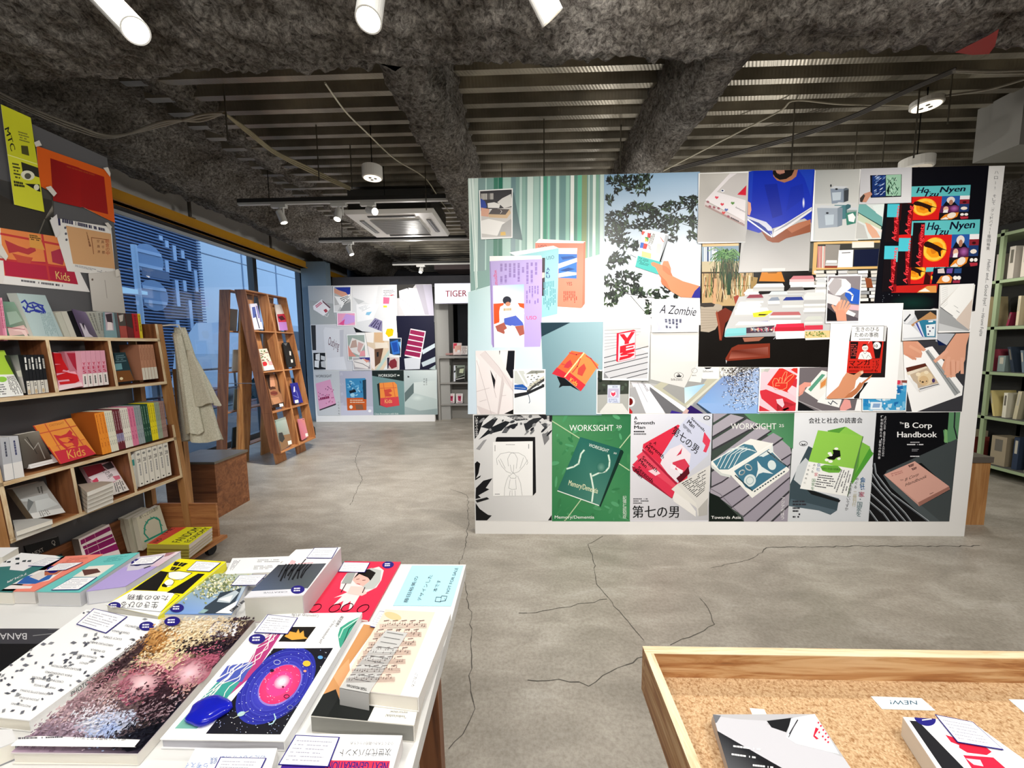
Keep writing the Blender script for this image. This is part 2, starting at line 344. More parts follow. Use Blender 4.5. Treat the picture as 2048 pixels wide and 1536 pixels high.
# ================================================================ room shell
def solid(name, x0, x1, y0, y1, z0, z1, col, m='matte', **k):
    b = MB(); b.box(x0, x1, y0, y1, z0, z1, col, m); k.setdefault('kind', 'structure'); return b.build(name, **k)
flo = solid('floor', -4.2, 6.4, -3.2, 9.2, -.1, 0, '999999', 'conc', org=(0, 0, 0))
flo['label'] = 'grey-brown polished concrete floor with thin cracks'
def crack(path, w=.004, name='crack'):
    P = [PZ(u, v, .0012) for u, v in pts(path)]; b = MB(); rnd = random.Random(len(P)*7+int(P[0].x*10)); Q = [P[0]]
    for a, c in zip(P, P[1:]):
        n = max(2, int((c-a).length/.035))
        for i in range(1, n+1): Q.append(a.lerp(c, i/n)+Vector((rnd.uniform(-.008, .008), rnd.uniform(-.008, .008), 0)))
    for a, c in zip(Q, Q[1:]):
        d = (c-a); 
        if d.length < 1e-5: continue
        d.normalize(); s = Vector((-d.y, d.x, 0))*w*rnd.uniform(.25, .6); b.face([a+s, c+s, c-s, a-s], '4a463f', 'matte')
    b.build(name, flo)
crack('931 1086 918 1130 942 1225 945 1310 938 1370 948 1420 925 1470 900 1500')
crack('900 978 935 990 937 1040 931 1086'); crack('1206 1072 1178 1088 1188 1130 1190 1160 1222 1205 1290 1282')
crack('1214 1198 1130 1215 1040 1228'); crack('1340 1290 1428 1250 1424 1230 1398 1195'); crack('1525 1105 1535 1095 1720 1092 1960 1092', .006)
crack('720 890 710 920 724 960 700 1010'); crack('1055 1360 1120 1358 1180 1370 1290 1310'); crack('1525 1105 1500 1120 1420 1136', .003)
solid('wall_behind', -4.2, 6.4, -3.2, -3.1, 0, 3.4, '8c8a86'); solid('wall_right', 6.3, 6.4, -3.2, 9.2, 0, 3.4, '6d6b66')
solid('wall_back', -4.2, 6.4, 9.0, 9.1, 0, 3.4, '34343a')
solid('ceiling', -4.2, 6.4, -3.2, 9.2, 3.24, 3.4, '4b4842')
solid('ceiling_slab', -4.2, 6.4, -3.1, 1.2, 3.02, 3.1, '2c2b29')
# corrugated deck, ribs across the room
b = MB(); y = 1.35; P = []
while y < 8.9:
    P += [(y, 3.0), (y+.05, 3.0), (y+.062, 3.085), (y+.153, 3.085)]; y += .165
vs = [(x, yy, zz) for yy, zz in P for x in (-2.5, 6.3)]; b.shared(vs, [(2*i, 2*i+1, 2*i+3, 2*i+2) for i in range(len(P)-1)], '888888', 'deck')
b.build('ceiling_deck', kind='structure', label='dark corrugated metal deck ceiling with ribs across the room')
# sprayed beams: rough skins over steel
def noise3(x, y, z):
    from mathutils import noise
    return noise.noise((x, y, z))
def sprayed(name, axis, a0, a1, prof, step=.03, amp=.035, label=None, seed=0, T=None):
    """prof: cross-section polyline (across, z); runs along axis from a0 to a1"""
    Q = []
    for (p, q), (r, s) in zip(prof, prof[1:]):
        n = max(1, int(math.hypot(r-p, s-q)/step))
        for i in range(n): Q.append((p+(r-p)*i/n, q+(s-q)*i/n))
    Q.append(prof[-1]); n = int((a1-a0)/step); V = []
    for i in range(n+1):
        a = a0+(a1-a0)*i/n
        for j, (c, z) in enumerate(Q):
            t = (Q[max(j-1, 0)], Q[min(j+1, len(Q)-1)]); dx, dz = t[1][0]-t[0][0], t[1][1]-t[0][1]; L = math.hypot(dx, dz) or 1; nx, nz = dz/L, -dx/L
            h = amp*(noise3(a*4+seed, c*4, z*4)*.55+noise3(a*13, c*13+seed, z*13)*.85+noise3(a*34, c*34, z*34+seed)*.7)
            cc, zz = c+nx*h, z+nz*h
            V.append((cc, a, zz) if axis == 'y' else (a, cc, zz))
    m = len(Q); b = MB(); b.smooth = True
    if T: V = [T(Vector(v)) for v in V]
    b.shared(V, [(i*m+j, i*m+j+1, (i+1)*m+j+1, (i+1)*m+j) for i in range(n) for j in range(m-1)], '888888', 'spray')
    return b.build(name, kind='structure', label=label)
cb = sprayed('ceiling_beam', 'x', -4.0, 6.2, [(1.50, 3.1), (1.50, 2.82), (1.56, 2.68), (1.68, 2.62), (1.86, 2.61), (1.94, 2.66), (1.96, 2.76), (1.98, 3.1)], .02, .032, 'thick rough sprayed beam crossing the room overhead')
sprayed('ceiling_beam', 'y', 1.9, 8.8, [(-.66, 3.05), (-.68, 2.74), (-.66, 2.64), (-.58, 2.62), (-.46, 2.63), (-.40, 2.70), (-.41, 3.05)], .03, .03, 'rough sprayed beam running away from the cross beam left of the photo panel', 3)
sprayed('ceiling_beam', 'y', 1.9, 8.8, [(.85, 3.1), (.85, 2.75), (.90, 2.66), (1.0, 2.63), (1.06, 2.66), (1.10, 2.74), (1.1, 3.1)], .03, .028, 'rough sprayed beam running away above the photo panel', 5)
sprayed('ceiling_beam', 'y', 1.9, 8.8, [(-3.46, 3.2), (-3.45, 2.93), (-3.38, 2.84), (-3.1, 2.80), (-2.92, 2.86), (-2.85, 3.0), (-2.75, 3.06), (-2.5, 3.06), (-2.28, 2.98), (-2.15, 3.02), (-2.1, 3.12)], .035, .04, 'rough sprayed beam above the shop window', 8)
sprayed('ceiling_lump', 'y', 3.6, 5.4, [(5.1, 3.1), (5.1, 2.75), (5.25, 2.6), (5.7, 2.58), (5.8, 3.1)], .04, .04, 'rough sprayed pipe over the green shelves', 2)
# red paint stain on the cross beam
b = MB(); C = PZ(1915, 92, 2.585)
b.face([PZ(u, v, 2.58) for u, v in pts('1910 105 1935 92 1975 72 1998 58 1990 92 1978 108 1945 110')], '8e2a26', 'matte'); b.build('paint_stain', cb)
# ---------------------------------------------------------------- left side: shop window
solid('wall_left', -4.15, -4.0, -3.2, 2.4, 0, 3.3, '8f8f8c'); 
solid('wall_left_header', -4.1, -4.0, 2.4, 8.9, 2.86, 3.3, 'c9c7c2')
w1 = solid('window_1', -4.06, -3.97, 2.4, 8.2, 2.70, 2.78, '2a2c30', 'satin', label='large shop window along the left side at dusk')
for n, (y0, y1, z0, z1) in {'window_sill': (2.4, 7.0, 0, .09), 'mullion': (5.72, 5.80, .09, 2.7)}.items():
    b = MB(); b.box(-4.06, -3.97, y0, y1, z0, z1, '23262b', 'satin'); b.build(n, w1)
b = MB(); b.box(-4.06, -3.97, 6.93, 7.12, .0, 2.7, '1b2430', 'satin'); b.build('mullion', w1)
b = MB(); b.box(-4.06, -3.97, 2.4, 2.48, .09, 2.7, '2a2c30', 'satin'); b.build('mullion', w1)
b = MB(); b.box(-3.99, -3.95, 2.4, 7.1, 2.665, 2.70, 'aab0b4', 'satin'); b.build('window_trim', w1)
for y0, y1 in ((2.48, 5.72), (5.80, 6.93)):
    b = MB(); b.face([(-4.02, y0, .09), (-4.02, y1, .09), (-4.02, y1, 2.7), (-4.02, y0, 2.7)], 'ffffff', 'glass'); b.build('pane', w1)
for y0, y1 in ((7.12, 8.9),):
    solid('wall_left_far', -4.1, -3.98, y0, y1, 0, 2.9, '37414c')
t = thing('beam_rail', (-3.9, 2.3, 2.76), 'yellow painted steel rail along the top of the shop window', 'rail')
b = MB(); b.box(-3.93, -3.85, 2.3, 8.6, 2.745, 2.86, 'c08a1e', 'satin'); b.box(-3.96, -3.82, 2.3, 8.6, 2.745, 2.757, 'b07a18', 'satin'); b.build('rail', t)
for y in (3.1, 4.55, 6.0, 7.6):
    b = MB(); b.box(-3.88, -3.86, y, y+.03, 2.86, 3.06, '55504a', 'satin'); b.box(-3.93, -3.83, y-.02, y+.05, 2.858, 2.866, '6a6050', 'satin'); b.build('hanger', t)
b = MB(); b.box(-3.95, -3.5, 6.93, 7.1, 0, 2.86, '6f8290', 'matte'); b.build('column', kind='structure', label='pale blue-grey steel column between shop window and far photo panel')
# ---------------------------------------------------------------- outside
solid('street', -40, -4.2, -6, 30, -.3, -.12, '3f464e')
t = thing('office_building', (-16, 9, -.2), 'dark office building clad in thin horizontal slats across the street', 'building')
Bx = -15.0; c0 = PX(228, 430, Bx).y; c1 = PX(405, 560, Bx).y
b = MB(); b.box(Bx-3, Bx-.15, 3, c1, -.2, 16, '16213a', 'matte'); b.build('wall', t)
b = MB(); z = -.2
while z < 15.8: b.box(Bx-.15, Bx, 3, c1+.05, z, z+.055, '4c6488', 'matte'); z += .125
o = b.build('slat', t, kind='stuff')
rnd = random.Random(3); b = MB()
for u, v, h in ((330, 480, 18), (345, 490, 40), (362, 500, 22), (375, 520, 30), (388, 540, 60), (350, 560, 70), (377, 600, 80), (330, 520, 30), (352, 640, 60), (318, 470, 12), (366, 560, 30)):
    p = PX(u, v, Bx+.02); k = 15/775.*1.0; b.box(Bx-.14, Bx+.02, p.y, p.y+.16, p.z-h*.016, p.z, '8fa4bf', 'matte')
b.build('window_panel', t, kind='stuff')
t = thing('white_building', (-22, 26, -.2), 'pale building wall beyond the slatted office building', 'building')
b = MB(); b.box(-24, -21, 20, 44, -.2, 9.5, 'b4c0cc', 'matte'); b.build('wall', t)
b = MB()
for y in (29, 33, 37): b.box(-21, -20.96, y, y+.1, 0, 9.4, '7488a0', 'matte')
b.build('wall_joint', t, kind='stuff')
# the street sign pole seen from behind
t = thing('road_sign', (-7, 0, -.12), 'pole with two round road signs seen from behind outside the window', 'sign')
sx = -7.0; pa = PX(293, 640, sx); b = MB(); yy = pa.y-.1
b.tube([(sx, yy, -.12), (sx, yy, PX(270, 490, sx).z)], .045, '8fa9c4', 'satin', 12); t['_o'] = (sx, yy, -.12); t.location = (sx, yy, -.12); b.build('pole', t)
for u, v in ((308, 518), (318, 590)):
    p = PX(u, v, sx+.1); b = MB(); b.lathe((sx-.06, p.y+.06, p.z), (1, 0, 0), [(.01, 0), (.29, .0), (.29, .012), (.01, .012)], '5e7ea4', 'satin', 28)
    d = b.build('sign_disc', t)
    for dz in (.13, -.13):
        b = MB(); b.box(sx-.048, sx-.03, p.y-.17, p.y+.3, p.z+dz-.03, p.z+dz+.03, '8ba6c6', 'satin'); b.build('bracket', d)
p = PX(315, 548, sx); b = MB(); b.box(sx-.06, sx-.045, p.y-.25, p.y+.3, p.z-.07, p.z+.07, '3d5478', 'satin'); b.build('sign_plate', t)
p = PX(265, 583, sx); b = MB(); b.prism([(sx, p.y-.5, p.z+.07), (sx, p.y+.25, p.z+.03), (sx, p.y+.25, p.z-.03), (sx, p.y-.5, p.z-.07)], (.03, 0, 0), 'bfe6f4', 'matte'); b.build('reflection_wedge', t)  # pale wedge modelled in place of a bright light reflection
# railing outside
t = thing('railing', (-6, 5, -.12), 'black metal street railing outside the shop window', 'railing')
for z in (.95, .55, .2):
    b = MB(); b.tube([(-6, 5.2, z), (-6, 12.5, z)], .02, '1c2430', 'satin', 6); b.build('rail', t)
for i in range(9):
    b = MB(); b.tube([(-6, 5.3+i*.85, -.12), (-6, 5.3+i*.85, .97)], .022, '1c2430', 'satin', 6); b.build('post', t)
t = thing('parked_van', (-9, 12, -.12), 'pale van parked across the street behind the railing', 'vehicle')
b = MB(); b.prism([(-9.6, 10.2, .3), (-9.6, 14.6, .3), (-9.6, 14.6, 1.8), (-9.6, 13.9, 2.1), (-9.6, 11.2, 2.1), (-9.6, 10.4, 1.2)], (1.7, 0, 0), 'a9b8c8', 'satin'); b.build('body', t)
b = MB(); b.prism([(-7.89, 11.0, 1.25), (-7.89, 13.6, 1.25), (-7.89, 13.5, 1.9), (-7.89, 11.4, 1.9)], (.01, 0, 0), '22303f', 'satin'); b.build('side_window', t)
for y in (11.2, 13.6):
    b = MB(); b.lathe((-8.1, y, .2), (1, 0, 0), [(.1, 0), (.32, 0), (.32, .2), (.1, .2)], '15181c', 'matte', 18); b.build('wheel', t)
t = thing('power_line', (-12, 10, 5), 'thin power line strung across the street', 'cable')
for a, c in (((400, 505), (600, 560)),):
    b = MB(); b.tube([PX(a[0], a[1], -13.5), PX(c[0], c[1], -19)], .03, '26405c', 'satin', 5); b.build('wire', t)
# ---------------------------------------------------------------- far end
solid('wall_far_soffit', -3.5, 3, 7.15, 7.3, 2.42, 2.62, '3c3b40')
solid('wall_far_duct', -1.6, 3, 7.1, 7.6, 2.72, 2.80, '55494a')
solid('wall_kiosk_left', -1.6, -1.35, 7.0, 7.5, 0, 2.42, '9a9a98')
solid('wall_kiosk_back', -1.35, 1.5, 8.0, 8.05, 0, 2.4, '3a3e46')
solid('trim_kiosk', -.95, -.90, 7.95, 8.0, .9, 2.4, '17181c')
# duct box and dark wall top right
solid('ceiling_duct', 3.3, 4.6, 2.82, 3.09, 2.64, 3.01, '7a7974', 'matte', label='grey boxed duct against the ceiling at upper right')
solid('wall_right_inner', 5.05, 5.15, 2.2, 6.5, 0, 2.55, '3c3c3a')
# ================================================================ photo panels
def panel(name, x0, x1, y, h, label, th=.09):
    b = MB(); b.box(x0, x1, y, y+th, 0, h, 'e9e8e6', 'matte'); return b.build(name, label=label, cat='partition')
MY = 2.6564; pan = panel('partition', -.3572, 3.0364, MY, 2.44, 'big free-standing white panel covered in a collage of posters, middle of the room')
FY = 6.8256; pan2 = panel('partition', -3.7759, -1.6026, FY, 2.42, 'far white panel covered in a collage of posters beside the shop window')
DX = -2.45
b = MB(); b.box(DX-.06, DX, .6, 2.335, 0, 2.47, '57575a', 'matte'); dpan = b.build('display_board', label='dark grey standing board behind the near left bookshelf', cat='partition')
# ================================================================ posters on the big panel
ZA = (930, 340, 300/1536); ZB = (930, 600, 300/1536); ZC = (1190, 340, 320/1755); ZD = (1190, 580, 320/1755); ZE = (1390, 320, 320/1755); ZF = (1390, 560, 320/1755)
ZG = (1630, 320, 418/2048); ZH = (1630, 560, 418/2048); ZI = (930, 810, 500/2048); ZJ = (1400, 810, 600/2048)
def sheet(quad, plane, lvl, base, zoom, paint, name, label, m='ink', border=None, cat='poster', group=None, gap=.0032):
    n = Vector(plane[0]); d = plane[1]+.0008+lvl*gap; q = pts(quad); b = MB(); fn = lambda u, v: onp(u, v, n, d)
    b.prism([fn(u, v) for u, v in q], -n*.0006, 'f4f4f2', m)
    k = Ink(b, fn, n, m, lift=.0001)
    if base: k.P(q, base)
    if border:
        cx = sum(p[0] for p in q)/4; cy = sum(p[1] for p in q)/4; w = math.hypot(q[1][0]-q[0][0], q[1][1]-q[0][1]); f = 1-2*border/w; h = math.hypot(q[3][0]-q[0][0], q[3][1]-q[0][1]); g = 1-2*border/h
        k.clip = [(cx+(p[0]-cx)*f, cy+(p[1]-cy)*g) for p in q]
    else: k.clip = q
    paint(k.zoom(*zoom) if zoom else k)
    return b.build(name, label=label, cat=cat, group=group)
WALL = ((0, -1, 0), -MY)
def post(quad, lvl, base, zoom, paint, label, border=None, m='gloss'): return sheet(quad, WALL, lvl, base, zoom, paint, 'poster' if border is None else 'photo_print', label, m, border, 'poster' if border is None else 'photo')
def fingers(k, pal, fing, col, dark=None, w=10):
    k.P(pal, col)
    for f in fing: k.L(f, w, col)
def a1(k):
    k.P('0 60 1440 40 1430 870 1230 910 1100 900 700 1050 100 1230 30 1250', '7fa39c')
    rnd = random.Random(5)
    for x0, x1, c in ((0, 60, 'cfe3da'), (95, 135, 'c9ded6'), (135, 210, '7f9c9a'), (210, 222, 'b8d6ce'), (295, 340, '3c7c66'), (345, 385, '1f6f58'), (390, 470, 'a9cbc0'), (475, 520, '6f8f93'), (560, 585, 'b9d4cc'), (590, 620, '8fb5aa'), (640, 700, 'cfe2da'), (705, 760, 'a3c4ba'), (775, 800, 'dde8e2'), (806, 840, '4f9a80'), (850, 870, '8fd0b8'), (880, 930, '6b8f8d'), (935, 965, 'b8dccf'), (975, 1030, '6f9694'), (1035, 1070, '9cc8b8'), (1082, 1118, 'eef2ec'), (1120, 1150, '5f8f80'), (1155, 1195, '6cc0a0'), (1200, 1250, '8a9a70'), (1265, 1275, 'cfe3da'), (1310, 1340, 'dbe8e0'), (1345, 1370, '7fae96'), (1385, 1440, 'c5d8cf')):
        k.P([(x0, 40), (x1, 40), (x1-6, 930-.12*x0+120), (x0-6, 930-.12*x0+120)], c)
    k.G('30 1250 1430 850 1500 2500 30 2500', 'c5dfe0', 'e6ecec', 'd6e2ee', 'cfe0ee')
    k.G('50 1250 500 1120 420 2500 50 2500', 'b9d8da', 'd5e6e8', 'd5e2f0', 'd0e0ee')
    k.P('490 230 500 230 590 720 490 700', '4e6c6e'); k.P('40 100 90 70 130 1200 110 1230', 'dfeee8'); k.L('62 80 118 1230', 5, '7fa39c')
    # coral book
    k.P('720 745 1232 730 1228 1370 1190 1415 955 1400 720 1400', 'ef8068'); k.P('760 705 1232 732 1228 750 720 748', 'f5f3ee'); k.P('1215 740 1232 735 1225 1370 1195 1415 1200 1400', 'd86f58')
    k.P('960 800 1150 800 1145 860 960 860', 'f4f2ec'); k.P('958 860 1148 862 1142 1112 958 1105', '2f6cb8')
    for p, c in (('958 960 1145 900 1148 940 958 1010', 'dfe9f2'), ('958 1060 1050 1040 1140 1050 1140 1075 958 1100', 'cfe0ee'), ('980 890 1100 880 1140 900 1000 920', '174a92'), ('970 1030 1060 1000 1130 1015 1040 1040', '12407e')): k.P(p, c)
    k.T('USO', (752, 795), (835, 795), '1a2430', h=28); k.T('YES', (1038, 1182), (1096, 1182), '2a1a18', h=36); k.D('1005 1240 1150 1240 1150 1370 1005 1360', 8, 'a04434', vert=True, seed=3, wl=.3)
    # turquoise book
    k.P('515 880 905 800 960 800 945 1475 788 1510 560 1500', '8fc6cc'); k.P('450 845 905 775 960 800 515 880', 'f3f4f2'); k.P('790 900 820 900 815 1290 785 1290', '3b3038'); k.P('790 1050 816 1050 815 1100 788 1110', 'c8b8b0')
    k.T('USO', (836, 920), (915, 908), '2c4a6a', h=36)
    for i, c in enumerate('AKU'): k.T(c, (834, 1032+i*38), (868, 1030+i*38), '1d2c74', h=32, bold=.03)
    k.D('800 1150 930 1130 930 1430 800 1440', 8, '4f8c98', vert=True, seed=5, wl=.2)
    # lilac book
    k.P('252 932 790 912 785 1700 770 1810 290 1816 270 1780', 'b3a0d8'); k.P('252 882 780 876 790 912 252 934', 'f3f2f0'); k.P('252 934 262 940 298 1810 284 1818', '8f7cb8')
    k.T('wagamama', (300, 1025), (312, 1220), 'd42a5c', up=(38, 0)); k.D('350 960 750 945 750 1160 350 1180', 9, '8a72b4', vert=True, seed=9, wl=.18); k.D('620 1190 760 1185 760 1380 620 1390', 5, '8a72b4', vert=True, seed=11, wl=.22)
    k.P('286 1184 604 1170 606 1815 298 1818', 'e8edf2'); k.G('286 1184 604 1170 604 1380 290 1380', 'dfe6ee', '9cc0dc', 'e6ecf0', 'f0f0f0')
    k.P('292 1370 400 1362 360 1480 350 1560 296 1580', 'e8521f'); k.P('540 1362 606 1366 606 1420 560 1400', 'e8521f')
    k.P('360 1400 400 1380 470 1370 520 1380 590 1430 610 1470 560 1520 610 1560 570 1600 500 1560 400 1570 352 1530 350 1450', 'f2efe8')
    k.E(430, 1335, 44, 42, '1c2030'); k.E(440, 1372, 26, 22, 'c98a6c'); k.D('395 1405 490 1400 490 1450 395 1455', 1, 'c2a882', wl=.2)
    k.P('400 1520 520 1490 590 1560 600 1590 480 1600 400 1580', '4c62c0'); k.P('310 1600 400 1560 430 1620 400 1680 330 1650', 'a85a4c'); k.P('400 1640 480 1590 606 1620 606 1700 440 1760', 'f0efee'); k.P('510 1600 600 1590 608 1680 560 1700', 'a85a4c')
    k.T('USO', (632, 1532), (732, 1530), 'd42a5c', h=38)
post('936 357 1209.5 349 1202 826 947 826', 0, 'b8ccc8', ZA, a1, 'poster of three books before ribbed green glass, top left of big panel')
def a2(k):
    k.P('150 215 480 200 480 400 160 400', '2e2c30'); k.D('165 225 310 220 310 290 165 295', 1, 'b8b4ae', frac=.9, wl=.06); k.P('160 290 205 320 225 380 160 420', '1f3f9c')
    k.P('160 420 480 380 485 690 165 690', 'c9c6c2'); k.P('230 340 300 330 360 350 350 390 235 388', 'e4e2de'); k.P('330 330 380 290 470 245 485 330 480 370 400 390', 'dad8d4'); k.P('165 385 250 400 240 480 165 470', 'd9a58c')
    k.P('280 398 455 402 415 458 240 452', '4a4240'); k.P('240 452 415 458 455 402 470 440 430 495 245 485', 'cdb089'); k.L('365 410 378 425 362 445', 4, 'e6e2dc'); k.P('240 500 430 540 330 672 165 650 165 520', 'f0eeea'); k.P('380 560 470 500 484 540 484 680 330 680', 'a9a7a5'); k.P('365 636 412 632 420 668 362 672', 'dcb24a')
post('958 380.5 1025.5 376.5 1025 476 962 479', 2, 'f5f5f3', ZA, a2, 'small photo of hands holding a black book over papers', 2)
def b1(k):
    k.P('110 520 500 515 495 1170 110 1170', 'e9e2e2'); k.P('60 520 110 520 115 1170 75 1170', 'f6f6f5')
    k.P('350 520 510 518 498 800 470 800 420 710 440 520 352 560', '12141c'); k.P('258 715 315 830 300 920', '15161c'); k.P('400 1165 495 1120 495 1170', '141414')
    for p, c in (('205 520 495 860 495 940 150 560', 'dcd3d3'), ('110 560 150 620 120 900', 'f0eaea'), ('120 1080 300 1150 340 1170 160 1170', 'd9cfcf'), ('355 560 360 520 440 520 420 700 390 640', 'ece8e6'), ('380 760 400 850 350 1170 330 1170', 'cfc6c6')): k.P(p, c)
    for l in ('205 522 350 690 495 940', '120 620 200 900 270 1170', '110 940 250 900', '150 1040 220 1020', '380 980 420 975', '110 1090 130 1200', '320 760 300 920 320 1000', '400 850 360 1060 340 1170'): k.L(l, 4, 'bfb4b6')
post('951 701.5 1030.5 700.5 1028 829 954 829', 1, 'f6f6f5', ZB, b1, 'poster of crossed white paper strips, left edge of big panel')
def b2(k):
    k.P('505 725 810 722 808 1150 508 1155', 'e3e8ec'); k.P('505 725 600 725 640 800 640 890 505 850', 'c8ccc8')
    for p, c in (('530 725 545 725 640 880 625 890', 'f4f4f2'), ('600 760 720 722 812 722 812 770 700 790 650 860', 'f2f2ee'), ('680 722 812 722 812 745 620 760', '8a8c84'), ('505 870 590 862 640 900 630 930 505 920', '2458a8'), ('505 915 630 925 640 950 510 1000', 'f0f0f0'), ('630 930 700 860 812 790 812 830 700 900 640 950', '3e3e40'), ('640 890 720 830 812 775 812 800 690 880 650 920', 'c7c4b4'), ('505 960 640 940 812 860 812 890 640 970 508 1003', '26282c')): k.P(p, c)
    rnd = random.Random(3)
    for i in range(24): k.E(rnd.uniform(640, 800), rnd.uniform(735, 880), rnd.uniform(6, 16), rnd.uniform(3, 8), rnd.choice(['6a6c66', '9c9c92', '4e504c']), rnd.uniform(-.6, .2), 6)
    k.L('638 950 655 985 660 1010 665 1040 655 1055', 5, '223a5c'); k.L('505 895 620 905', 3, 'dfe8f4')
post('1026.5 739 1091 738.5 1091.5 828.5 1027 829', 3, 'f6f6f5', ZB, b2, 'small photo of an open book with a dark ribbon marker', 2)
def kidsopen(k):
    k.G('775 230 1415 225 1400 1180 830 1180', '6e8f98', '93b0b8', '8fadb6', '7495a0'); k.P('775 230 1080 230 775 380', '1c3440')
    k.P('890 755 1090 520 1220 540 1020 800', 'e8683c'); k.P('890 755 940 690 1070 770 1020 805', 'c72f3c'); k.P('1220 540 1370 665 1185 935 1020 795', 'ee8a4c'); k.P('1020 795 1070 740 1235 870 1185 935', 'd0343e'); k.P('1215 535 1225 545 1028 790 1012 790', 'f6d9a0')
    for l in ('1070 540 1140 560 1200 540', '990 655 1090 680', '1240 570 1290 600 1360 700', '1180 600 1150 680 1100 740'): k.L(l, 12, 'cc4640')
    k.P('1040 640 1080 610 1100 660 1060 700 1010 690', 'c23a44'); k.P('1160 700 1220 650 1240 700 1200 780 1150 760', 'c84a40'); k.P('940 780 1020 800 1180 935 1080 880 1000 880 960 900 975 860', '14181c')
    k.T('Kids', (1065, 835), (1140, 885), 'f2c84a', up=(22, -46))
post('1082 645.5 1206.5 643.5 1200 828 1088 828', 1, '85a3ac', ZB, kidsopen, 'poster of an open orange and red magazine floating on teal')
def d6(k):
    k.P('30 880 380 985 365 1350 25 1350', '3a3f38'); k.P('25 1150 365 1140 365 1350 25 1350', 'a9aaa5')
    rnd = random.Random(6)
    for i in range(30): k.E(rnd.uniform(30, 370), rnd.uniform(890, 1130), 20, 14, rnd.choice(['1c2420', '4a564a', '2a302c']), rnd.uniform(0, 3), 7)
    k.P('55 1330 130 1240 300 1245 365 1340 365 1350 55 1350', 'd7d7d3'); k.P('138 1042 275 1042 272 1240 134 1240', 'ccd3e4'); k.P('145 1080 262 1080 258 1180 142 1180', 'b6b0c8')
    k.E(200, 1140, 34, 34, 'f1e7ec'); k.P('175 1120 200 1130 222 1115 225 1145 200 1170 178 1150', 'd8405c'); k.D('150 1190 260 1190 258 1235 146 1235', 4, '7c86b0', seed=2); k.T('BOOK', (192, 1072), (250, 1072), '4a5270', h=22)
post('1193.5 739.5 1260 741 1258 828 1192.5 828', 2, 'f6f6f5', ZD, d6, 'small photo of a picture book on a garden path', 1.6)
def d7(k):
    k.G('100 280 600 280 590 640 100 640', 'cfcbc6', 'dcd8d4', 'c6c4c2', 'b9b8b8'); k.P('100 420 220 480 590 690 590 970 95 970', 'c3c4c8')
    for i in range(7): k.L([(100, 660-i*36), (240+60*i if i < 5 else 500, 628-i*34)], 4, '8b8c90')
    for a, c in (((95, 745), (590, 615)), ((95, 800), (590, 690)), ((95, 852), (590, 730)), ((110, 905), (590, 790)), ((165, 965), (590, 860)), ((350, 968), (590, 905))): k.L([a, c], 7, '35373b')
    k.P('97 900 150 965 95 968', '8b8c90')
    k.P('238 475 425 435 445 445 442 750 250 790 232 780', 'c81f38'); k.P('262 482 442 450 438 748 252 785', 'f6c4cc')
    y = k.sub('265 482 442 452 438 746 254 782', False)
    y.P('.02 .02 .3 .03 .5 .2 .75 .0 .98 .02 .62 .34 .62 .42 .35 .42 .35 .3', 'd8202e'); y.P('.08 .46 .98 .42 .98 .5 .45 .5 .45 .56 .9 .54 .9 .6 .45 .6 .45 .66 .98 .64 .98 .7 .08 .72', 'd8202e')
    y.P('.05 .98 .1 .86 .55 .86 .6 .83 .15 .82 .1 .76 .3 .71 .95 .7 .98 .76 .5 .78 .95 .82 .95 .88 .7 .95', 'd8202e')
post('1207 628 1301.5 629.5 1297 761.5 1204.5 760', 3, 'f6f6f5', ZD, d7, 'photo of a pink book with red YES letters on a slatted bench', 2.6)
